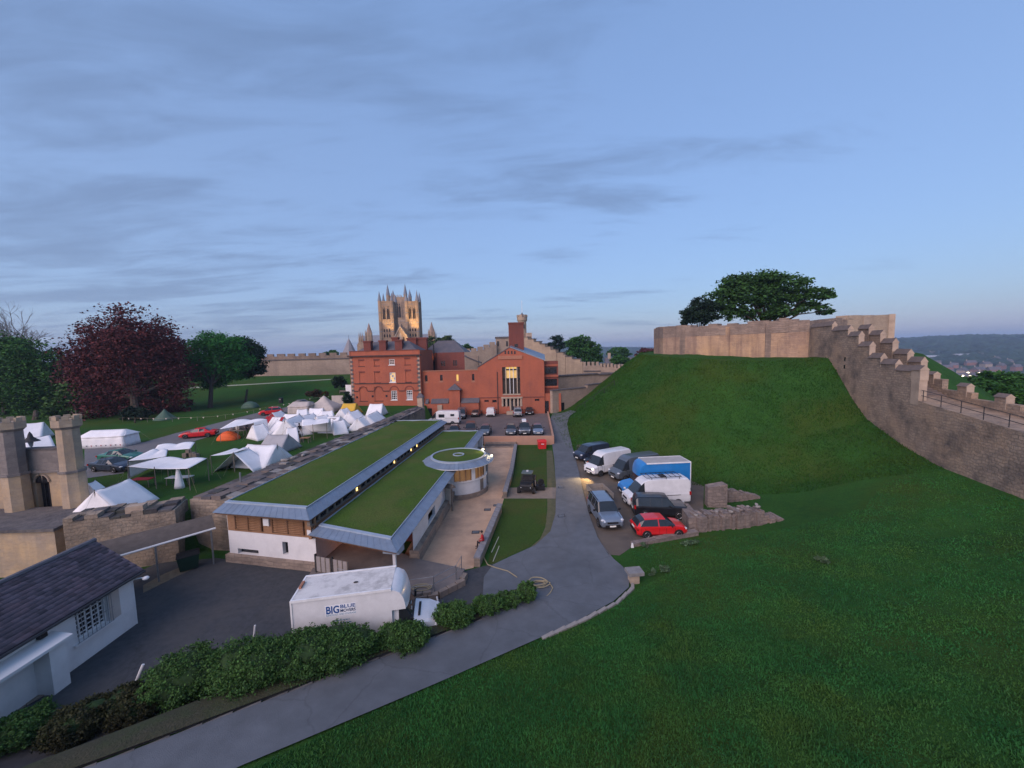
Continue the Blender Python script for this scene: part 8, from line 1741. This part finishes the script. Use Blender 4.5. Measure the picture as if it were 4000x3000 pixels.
for k in range(3): MB().tube([((.42 + .1 * k) * math.cos(a_), (.22 + .06 * k) * math.sin(a_), .04 + .05 * k) for a_ in np.linspace(0, 6.2, 20)], .03, 5).build('loop', ROPE, hc2, world=False)
for k, (a_, b_) in enumerate((((1948, 2099), (1920, 2160)), ((1950, 2135), (1926, 2195)))):
    A = G(*a_); B = G(*b_); t = thing('timber_batten', ('upper', 'lower')[k] + ' of two pale battens lying on the grass strip', 'plank', tuple((A + B) / 2)); MB().tube([A + Vector((0, 0, .04)), B + Vector((0, 0, .04))], .035, 4).build('batten', surf('pale_batten', (.42, .42, .34), (.34, .34, .27), scale=4), t)
pg1, pg2 = G(558, 2598), G(522, 2685); t = thing('white_pole', 'white painted marker post beside the tall hedge', 'post', tuple(G(520, 2688)))
b_ = Vector((pg2.x, pg2.y, pg2.z)); MB().tube([b_, b_ + Vector((.35, .2, .95))], .06, 6).build('post', WHITEP, t)
for k, (px, py) in enumerate(((990, 2500), (1720, 2385))):
    g_ = G(px, py); t = thing('white_pole', ('white marker post by the hedge left of the removal van', 'white marker post by the hedge in front of the removal van')[k], 'post', tuple(g_)); MB().tube([(0, 0, 0), (-.18 if k else .12, .05, .8)], .045, 6).build('post', WHITEP, t, world=False)
g_ = G(2470, 2140); t = thing('pale_marker', 'little white marker stone at the edge of the parking gravel', 'marker', tuple(g_)); MB().add([(-.1, -.06, 0), (.1, -.06, 0), (.1, .06, 0), (-.1, .06, 0), (-.05, -.03, .4), (.06, -.03, .36), (.06, .03, .36), (-.05, .03, .4)], [(4, 5, 6, 7), (0, 1, 5, 4), (1, 2, 6, 5), (2, 3, 7, 6), (3, 0, 4, 7)]).build('stone', WHITEP, t, world=False)
for k, (px, py) in enumerate(((1858, 2080), (1904, 1992), (1940, 1975), (2192, 1907), (2193, 2020))):
    g_ = G(px, py); t = thing('drain_cover', ('drain cover in the near courtyard paving', 'drain cover in the middle of the courtyard', 'drain cover beside the court wall', 'drain cover in the drive beside the cross path', 'drain cover in the drive beside the grass strip')[k], 'drain cover', (g_.x, g_.y, g_.z + (.03 if k < 3 else .115)))
    MB().box(-.32, .32, -.26, .26, -.03, .012).build('frame', DARKIRON, t, world=False)
    for i in range(4): MB().box(-.26, .26, -.2 + i * .11, -.14 + i * .11, .012, .02).build('grate_bar', STEEL, t, world=False)
bb = thing('blue_tarpaulin', 'crumpled dark blue tarpaulin by the prison steps', 'tarpaulin', (*P(1645, 1645, cpz).to_2d(), cpz)); sheet('cloth', lambda s, q: Vector((-1.2 + 2.4 * s, -.8 + 1.6 * q, .12 + .9 * math.sin(math.pi * s) * math.sin(math.pi * q) * (.8 + .2 * math.sin(9 * s + 5 * q)))), surf('tarp', (.02, .045, .10), (.015, .03, .07), scale=2, rough=.5), bb, 14, 10)

# ================================================================== VEGETATION
def leaf_quads(C, size, rng, flat=0.35):
    n = len(C); a = rng.normal(size=(n, 3)); a[:, 2] *= flat; a /= np.linalg.norm(a, axis=1, keepdims=True) + 1e-9
    b = rng.normal(size=(n, 3)); b -= (b * a).sum(1, keepdims=True) * a; b /= np.linalg.norm(b, axis=1, keepdims=True) + 1e-9
    s = size * rng.uniform(.6, 1.35, (n, 1)); a = a * s; b = b * s * .62
    V = np.stack([C - a, C - b * .9 + a * .05, C + a, C + b], 1).reshape(-1, 3)
    return V, np.arange(4 * n).reshape(n, 4)
def blob_leaves(blobs, n, rng, clump=.22, fill=.35):
    vol = np.array([b[3] * b[4] * b[5] for b in blobs]) ** .72; cnt = (vol / vol.sum() * n).astype(int); out_ = []
    for b, k in zip(blobs, cnt):
        c = np.array(b[:3]); r = np.array(b[3:6]); nc = max(5, k // 55)
        d = rng.normal(size=(nc, 3)); d /= np.linalg.norm(d, axis=1, keepdims=True); rad_ = np.where(rng.random((nc, 1)) < fill, rng.uniform(.3, .8, (nc, 1)), rng.uniform(.8, 1.06, (nc, 1)))
        cc = c + d * rad_ * r; idx = rng.integers(0, nc, k); off_ = rng.normal(size=(k, 3)) * clump * r.mean() * np.array([1, 1, .55])
        out_.append(cc[idx] + off_)
    return np.concatenate(out_)
def tree(name, label, base, blobs, n, leaf, lm, trunk_r, seed, bark=BARK, cat='tree', group=None, flat=.35, clump=.22, fill=.35, limbs=True, fork=.45):
    rng = np.random.default_rng(seed); base = Vector(base); t = thing(name, label, cat, tuple(base), 0, group)
    V, F = leaf_quads(blob_leaves(blobs, n, rng, clump, fill), leaf, rng, flat); npmesh('crown', V, F, lm, t, base)
    top = np.mean([b[:3] for b in blobs], 0); fk = Vector((base.x + (top[0] - base.x) * .3, base.y + (top[1] - base.y) * .3, base.z + (top[2] - base.z) * fork))
    mb = MB(); mb.tube([base - Vector((0, 0, .3)), base + Vector((0, 0, .4)), fk], [trunk_r * 1.5, trunk_r, trunk_r * .75], 9); mb.build('trunk', bark, t)
    if limbs:
        for b in blobs:
            e = Vector(b[:3]); m_ = fk.lerp(e, .5) + Vector((rng.uniform(-.4, .4), rng.uniform(-.4, .4), .1 * (e - fk).length)); MB().tube([fk - Vector((0, 0, .2)), m_, e], [trunk_r * .5, trunk_r * .28, trunk_r * .08], 6).build('limb', bark, t)
    return t
def pblobs(lst, Y, dr=.9, seed=0):
    rng = random.Random(seed); o = []
    for q in lst:
        px, py, rp = q[:3]; ry = q[3] if len(q) > 3 else rp; Yq = Y + rng.uniform(-.35, .35) * rp / FPX * Y; c = PY(px, py, Yq); o.append((c.x, c.y, c.z, rp / FPX * Y, rp / FPX * Y * dr, ry / FPX * Y))
    return o
COPPER = leafmat('copper_leaves', (.105, .026, .026), (.058, .015, .020)); OAK = leafmat('green_leaves', (.038, .115, .020), (.020, .068, .015)); CEDAR = leafmat('cedar_leaves', (.016, .046, .020), (.009, .028, .014)); DARKL = leafmat('dark_leaves', (.014, .034, .018), (.008, .020, .013))
YEL = leafmat('spring_leaves', (.050, .085, .018), (.030, .058, .015)); HEDGE = leafmat('hedge_leaves', (.062, .135, .032), (.034, .080, .022)); PINE = leafmat('blue_green_leaves', (.014, .040, .028), (.009, .026, .020)); BROWNL = leafmat('brown_leaves', (.065, .040, .020), (.04, .026, .014))
tree('copper_beech', 'huge dark purple copper beech at the edge of the lawn', G(530, 1632), pblobs([(505, 1300, 98), (415, 1340, 90), (595, 1340, 92), (345, 1400, 72), (650, 1410, 68), (430, 1430, 120), (580, 1440, 125), (350, 1500, 80), (690, 1500, 55), (460, 1550, 110), (600, 1560, 95), (360, 1580, 70), (680, 1590, 50), (540, 1360, 110)], 82, seed=1), 62000, .25, COPPER, .8, 1, flat=.6, clump=.2, fill=.4)
tree('spreading_tree', 'broad green spreading tree on the lawn in front of the north wall', G(822, 1592), pblobs([(830, 1335, 55, 35), (770, 1365, 55, 30), (890, 1350, 55, 35), (760, 1405, 50, 26), (840, 1400, 70, 35), (920, 1400, 60, 32), (800, 1440, 60, 22), (880, 1440, 60, 24), (940, 1430, 40, 22), (780, 1470, 48, 18), (880, 1472, 50, 18), (835, 1500, 42, 20)], 94, seed=2), 30000, .24, leafmat('bright_green_leaves', (.040, .175, .034), (.022, .11, .024)), .5, 2, clump=.25, fork=.5)
tree('dark_conifer', 'dark spreading conifer right of the bright green tree', G(960, 1572), pblobs([(950, 1345, 45, 26), (990, 1375, 40, 25), (1005, 1405, 32, 22), (960, 1400, 50, 24), (985, 1440, 45, 20), (940, 1460, 40, 16), (1020, 1448, 18, 16)], 103, seed=3), 16000, .25, leafmat('conifer_leaves', (.022, .060, .026), (.013, .036, .018)), .3, 3, clump=.22, limbs=False, fork=.3)
tree('green_thicket_tree', 'dense green tree at the far left behind the lodge', G(140, 1640), pblobs([(30, 1400, 80), (110, 1420, 85), (200, 1450, 70), (60, 1500, 110), (190, 1530, 95), (270, 1500, 60), (110, 1600, 90), (260, 1590, 70), (20, 1590, 80), (140, 1630, 70), (60, 1640, 60), (210, 1635, 60)], 88, seed=4), 40000, .28, OAK, .45, 4, clump=.22, limbs=False, fork=.3)
tree('green_thicket_tree', 'leafy tree half out of frame at the left edge', G(20, 1620), pblobs([(0, 1350, 55), (60, 1375, 50), (-40, 1400, 80), (20, 1450, 70)], 96, seed=14), 14000, .28, OAK, .5, 5, clump=.22)
tree('spring_tree', 'pale spring-green shrubby tree beneath the copper beech', G(300, 1650), pblobs([(300, 1560, 60), (250, 1610, 50), (340, 1610, 45)], 78, seed=5), 6000, .34, HEDGE, .3, 6)
sh = tree('dark_bush', 'very dark round bush under the copper beech', G(528, 1652), pblobs([(528, 1612, 40, 22), (500, 1622, 25, 16), (556, 1622, 25, 16)], 74, seed=6), 3500, .25, DARKL, .12, 7, cat='bush', limbs=False)
tree('round_bush', 'dark round bush on the bank left of the brick house', G(1325, 1520), pblobs([(1325, 1490, 20, 20), (1312, 1500, 14, 14), (1338, 1500, 14, 14)], 108, seed=7), 3000, .22, DARKL, .12, 8, cat='bush', limbs=False)
tree('reddish_shrub', 'brownish shrub on the lawn near the brick house', G(1245, 1552), pblobs([(1240, 1535, 22, 12), (1215, 1540, 16, 14), (1270, 1538, 14, 9)], 100, seed=8), 2500, .2, BROWNL, .08, 9, cat='bush', limbs=False)
tree('dark_shrub', 'dark shrub at the left corner of the brick house', G(1360, 1585), pblobs([(1355, 1555, 14, 22), (1370, 1565, 10, 16)], 86, seed=18), 1800, .2, DARKL, .08, 19, cat='bush', limbs=False)
tree('cathedral_tree', 'leafy green tree before the cathedral right of the chimneys', (*PY(1740, 1375, 190).to_2d(), 0), pblobs([(1690, 1350, 28), (1735, 1345, 28), (1765, 1355, 24), (1710, 1340, 20), (1750, 1335, 20)], 190, seed=9), 7000, .55, YEL, .6, 10)
tree('distant_tree', 'small dark tree beyond the low castle wall', (*PY(1822, 1375, 200).to_2d(), 0), pblobs([(1820, 1355, 20, 10), (1808, 1360, 12, 8), (1836, 1360, 12, 8)], 200, seed=10), 1800, .5, OAK, .3, 11)
tree('distant_tree', 'small round tree above the north castle wall', (*PY(1295, 1385, 200).to_2d(), 0), pblobs([(1290, 1378, 22, 10), (1305, 1382, 14, 8)], 200, seed=11), 1500, .5, OAK, .3, 12)
tree('pine_tree', 'open blue-green pine beyond the stepped castle wall', (*PY(2170, 1400, 165).to_2d(), 1), pblobs([(2170, 1325, 22, 14), (2150, 1345, 18, 12), (2190, 1350, 22, 12), (2165, 1365, 22, 12)], 165, seed=12), 3500, .4, PINE, .35, 13, clump=.3)
tree('leafy_tree', 'big dark green tree beyond the stepped castle wall', (*PY(2270, 1430, 160).to_2d(), 1), pblobs([(2235, 1345, 28), (2280, 1345, 32), (2315, 1365, 28), (2250, 1380, 34), (2300, 1390, 36), (2335, 1395, 20), (2225, 1385, 24)], 160, seed=13), 12000, .42, OAK, .6, 14)
tree('round_tree', 'round dark green tree among the far house roofs', (*PY(2418, 1400, 230).to_2d(), -2), pblobs([(2418, 1373, 34, 14), (2395, 1380, 22, 10), (2442, 1380, 22, 10)], 230, seed=15), 3000, .6, OAK, .4, 15)
tree('garden_tree', 'bushy green tree just beyond the far wall battlements', (*PY(2420, 1430, 135).to_2d(), 2), pblobs([(2415, 1405, 30, 14), (2440, 1412, 22, 10), (2395, 1414, 18, 10)], 135, seed=16), 3500, .4, OAK, .3, 16)
tree('copper_tree', 'small purple-leaved tree left of the keep', (*PY(2530, 1400, 200).to_2d(), -2), pblobs([(2525, 1378, 30, 16), (2500, 1385, 18, 12), (2555, 1385, 20, 12)], 200, seed=17), 3000, .5, COPPER, .35, 17)
tree('wall_bush', 'green bush at the foot of the keep on the left of the mound', (*PY(2535, 1425, 92).to_2d(), h(*PY(2535, 1425, 92).to_2d())), pblobs([(2530, 1414, 18, 8), (2550, 1412, 12, 8)], 92, seed=27), 1500, .25, OAK, .15, 27, cat='bush', limbs=False)
# trees inside the keep
tree('keep_tree', 'wide flat-topped tree growing inside the keep', (*PY(2980, 1260, 72).to_2d(), 13.2), pblobs([(2960, 1095, 90, 30), (2870, 1120, 70, 35), (3050, 1110, 80, 30), (2830, 1165, 60, 40), (2930, 1160, 90, 36), (3030, 1165, 80, 34), (3120, 1150, 65, 26), (3190, 1150, 50, 20), (3230, 1160, 35, 12), (2850, 1220, 50, 30), (2960, 1215, 60, 30), (3170, 1195, 55, 16), (3240, 1215, 40, 9), (3120, 1220, 45, 14), (3040, 1220, 50, 26)], 72, seed=19), 22000, .27, leafmat('keep_leaves', (.038, .098, .022), (.021, .060, .016)), .5, 20, clump=.2, fill=.25)
tree('yew_tree', 'almost black yew at the left end of the keep wall', (*PY(2740, 1270, 70).to_2d(), 13.2), pblobs([(2740, 1195, 38, 34), (2700, 1225, 32, 34), (2775, 1215, 38, 34), (2685, 1250, 22, 22), (2730, 1240, 50, 26)], 70, seed=20), 9000, .2, DARKL, .35, 21, clump=.2)
# bushes outside the curtain wall
for k, (px, py, Y) in enumerate(((3820, 1480, 70), (3900, 1470, 66), (3970, 1475, 60), (3745, 1500, 74), (3860, 1505, 58), (3960, 1520, 50))):
    lb = ('first', 'second', 'third', 'fourth', 'fifth', 'sixth')[k]; c = PY(px, py + 45, Y)
    tree('outer_tree', lb + ' of the leafy treetops showing beyond the curtain wall at the right edge', (c.x, c.y, max(h(c.x, c.y) if c.x < 119 else -20, -24)), pblobs([(px, py + 8, 45, 26), (px - 30, py + 22, 34, 24), (px + 35, py + 20, 36, 24), (px, py + 40, 50, 30)], Y, seed=30 + k), 4500, .3, OAK, .3, 40 + k, group='treetops beyond the curtain wall')
# bare trees
def bare_tree(label, base, hgt, seed):
    rr_ = random.Random(seed); t = thing('bare_tree', label, 'tree', tuple(base)); mb = MB()
    def br(p, d, L, r, lev):
        q = p + d * L; m_ = p.lerp(q, .5) + Vector((rr_.uniform(-1, 1), rr_.uniform(-1, 1), 0)) * L * .06; mb.tube([p, m_, q], [r, r * .85, r * .65], 6 if lev < 2 else 4, cap=False)
        if lev >= 6: return
        for _ in range(rr_.choice([2, 3]) if lev else 4):
            nd = (d + Vector((rr_.uniform(-1, 1), rr_.uniform(-1, 1), rr_.uniform(-.25, .65))) * .75).normalized(); br(p.lerp(q, rr_.uniform(.6, 1.0)), nd, L * rr_.uniform(.62, .82), r * .58, lev + 1)
    br(Vector(base), Vector((0, 0, 1)), hgt * .32, hgt * .026, 0); mb.build('branches', BARKG, t)
bare_tree('leafless grey tree behind the thicket at the left', (*PY(110, 1420, 118).to_2d(), 4), 27, 3); bare_tree('second leafless tree cut by the left edge of the picture', (*PY(0, 1420, 118).to_2d(), 4), 28, 8)
# hedge beside the drive: single shrubs
hl = [(60, 2925, 1.9, 1.2), (270, 2905, 2.1, 1.35), (480, 2830, 2.1, 1.2), (720, 2740, 3.0, 2.0), (960, 2690, 3.0, 1.95), (1150, 2640, 2.7, 1.6), (1320, 2600, 2.7, 1.35), (1450, 2555, 1.3, .85), (1570, 2545, 2.0, 1.15), (1780, 2455, 1.7, 1.2), (1900, 2415, 1.5, 1.1), (1985, 2385, 1.2, .95), (2060, 2365, .9, 1.35)]
nm = ('low ragged shrub in the bottom left corner', 'brown-tinged shrub in the hedge left of the white post', 'thin scruffy shrub where the hedge begins to rise', 'tallest rounded shrub of the hedge', 'wide shrub to the right of the tallest one', 'rounded shrub left below the removal van', 'dense shrub in front of the blue lettering', 'small shrub filling the gap below the removal van', 'dome-shaped shrub in front of the removal van cab', 'low shrub past the gap in the hedge', 'low spreading shrub in the last stretch of hedge', 'small low shrub before the end of the hedge', 'upright end shrub of the hedge by the coiled hose')
for k, (px, py, w_, hh) in enumerate(hl):
    g_ = G(px, py); rng = random.Random(k); b_ = (g_.x, g_.y + .3, h(g_.x, g_.y + .3)); bl = []
    for q in range(7):
        an = rng.uniform(0, 6.28); rr_ = rng.uniform(.15, .55) * w_ * .5; bl.append((b_[0] + rr_ * math.cos(an) * 1.2, b_[1] + rr_ * math.sin(an) * .7, b_[2] + hh * rng.uniform(.35, .66), w_ * rng.uniform(.28, .4), w_ * rng.uniform(.26, .34), hh * rng.uniform(.3, .38)))
    bl.append((b_[0], b_[1], b_[2] + hh * .4, w_ * .5, w_ * .42, hh * .42))
    t = tree('hedge_shrub', nm[k], b_, bl, 26000 if w_ > 1.5 else 9000, .048, HEDGE if k not in (1, 2) else leafmat('scruffy_leaves', (.045, .052, .020), (.030, .028, .014)), .05, 60 + k, cat='shrub', group='shrubs of the hedge along the drive', clump=.13, fill=.12, limbs=False, flat=.9)
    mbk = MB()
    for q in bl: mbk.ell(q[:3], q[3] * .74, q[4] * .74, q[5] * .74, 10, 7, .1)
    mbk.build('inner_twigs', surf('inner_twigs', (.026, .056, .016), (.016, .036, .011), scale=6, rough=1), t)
tree('twiggy_sapling', 'few dark twigs rising in front of the removal van corner', G(1210, 2500), [(G(1210, 2500).x, G(1210, 2500).y + .6, 2.35, .35, .2, .3)], 120, .06, DARKL, .015, 90, cat='sapling', fork=.9)
# weeds and tussocks on the bank
for k, (px, py, r_) in enumerate(((2700, 2130, .45), (2530, 2142, .3), (3220, 2195, .35), (2595, 2235, .25), (2545, 2245, .2))):
    g_ = G(px, py); tree('weed_clump', ('large pale thistle clump below the ruined wall', 'flat weed by the low bank edge', 'yellowish weed clump on the slope', 'small weed beside the stone pedestal', 'tiny weed close to the stone pedestal')[k], tuple(g_), [(g_.x, g_.y, g_.z + .18, r_ * 1.4, r_, .2)], 260, .09, leafmat('weed_leaves', (.085, .14, .075), (.06, .10, .05)), .02, 95 + k, cat='weed', limbs=False)
# grass blades on the near bank and the mound (nobody could count them)
def blades(name, n, xr, yr, keep, hmin, hmax, mat, seed, lab='short rough grass covering the castle bank'):
    rng = np.random.default_rng(seed); x = rng.uniform(*xr, n); y = rng.uniform(*yr, n); k = keep(x, y, rng); x, y = x[k], y[k]; z = H(x, y); m_ = len(x)
    cl = .5 + .5 * np.sin(x * 1.3 + np.sin(y * .9) * 2) * np.sin(y * 1.1 + 1.3 * np.sin(x * .6)); hh = (hmin + (hmax - hmin) * rng.random(m_) * (.35 + .65 * cl)); an = rng.uniform(0, 2 * np.pi, m_); w_ = .010 + .012 * rng.random(m_) + .0005 * np.hypot(x, y)
    dx_, dy_ = np.cos(an) * w_, np.sin(an) * w_; lx_, ly_ = rng.normal(0, .5, m_) * hh, rng.normal(0, .5, m_) * hh
    V = np.stack([np.stack([x - dx_, y - dy_, z - .01], -1), np.stack([x + dx_, y + dy_, z - .01], -1), np.stack([x + lx_, y + ly_, z + hh], -1)], 1).reshape(-1, 3)
    o = npmesh(name, V, np.arange(3 * m_).reshape(m_, 3), mat); o['kind'] = 'stuff'; o['label'] = lab; o['category'] = 'grass'
BLADE = surf('grass_blades', (.036, .150, .036), (.020, .092, .026), scale=.35, rough=.9, spec=.1, island=.22, stain=(.062, .118, .022), stain_scale=.3, stain_amt=.7)
def nearkeep(x, y, rng):
    s = (x - 7.2) * .56 - (y - 22.7) * .828; d = np.hypot(x, y)
    ok = ((s > .25) & (y < 24.5)) | ((x > 8.3) & (y >= 24.5) & (s > -3) & (y < 29)) | ((s > 6) & (y < 40))
    wl = (x < 35 + (y - 26) * .243) ; return ok & wl & (y > 5) & (np.abs(x) < 1.5 * y + 3) & (rng.random(len(x)) < np.clip((13 / d) ** 2, .05, 1))
blades('grass_blades', 1500000, (-12, 40), (5, 42), nearkeep, .04, .13, BLADE, 5)
def moundkeep(x, y, rng):
    r = np.hypot(x - MC[0], y - MC[1]); return (r > 20.3) & (r < 39) & (x < 36 + (y - 26) * .243) & (x > 8) & (y < 92)
blades('grass_blades', 230000, (8, 46), (32, 92), moundkeep, .08, .3, surf('mound_grass_blades', (.032, .098, .016), (.018, .064, .013), scale=.2, rough=.95, spec=.05, island=.35, stain=(.052, .080, .012), stain_scale=.09, stain_amt=.8), 6, 'long rough grass on the steep flank of the mound')
# far wood on the ridge
rng = np.random.default_rng(8); n = 9000; az = rng.uniform(.12, 1.05, n); R_ = rng.uniform(1500, 4200, n); x = R_ * np.sin(az); y = R_ * np.cos(az); z = HO(x, y)
cl = np.sin(x * .004 + 2) * np.sin(y * .005 + 1) + .4 * np.sin(x * .013) * np.sin(y * .011); k = cl > -.25; x, y, z = x[k], y[k], z[k]; m_ = len(x)
oct_ = np.array([(1, 0, 0), (0, 1, 0), (-1, 0, 0), (0, -1, 0), (0, 0, 1), (0, 0, -.6)], float); fo = np.array([(0, 1, 4), (1, 2, 4), (2, 3, 4), (3, 0, 4), (1, 0, 5), (2, 1, 5), (3, 2, 5), (0, 3, 5)])
s_ = rng.uniform(9, 20, (m_, 1, 1)) * np.array([1.5, 1.5, .62]); V = (oct_[None] * s_ * rng.uniform(.7, 1.3, (m_, 6, 1)) + np.stack([x, y, z + 4], -1)[:, None]).reshape(-1, 3); F = (fo[None] + 6 * np.arange(m_)[:, None, None]).reshape(-1, 3)
o = npmesh('far_woodland', V, F, leafmat('far_leaves', (.024, .046, .026), (.015, .030, .020))); tag(o, 'dark wooded ridge beyond the valley on the horizon', 'woodland', kind='stuff')
# the evening air: far things fade towards blue
hzm = bpy.data.materials.new('evening_haze'); hzm.use_nodes = True; t_ = hzm.node_tree; t_.nodes.clear(); ou = t_.nodes.new('ShaderNodeOutputMaterial'); pvn = t_.nodes.new('ShaderNodeVolumePrincipled')
pvn.inputs['Color'].default_value = (.62, .78, 1, 1); pvn.inputs['Density'].default_value = 0.00022; pvn.inputs['Anisotropy'].default_value = 0.2; t_.links.new(pvn.outputs[0], ou.inputs['Volume'])
hb_ = MB().box(-6600, 6600, -700, 6600, -75, 110).build('haze', hzm); hb_['kind'] = 'stuff'; tag(hb_, 'thin blue evening haze over the valley', 'haze')
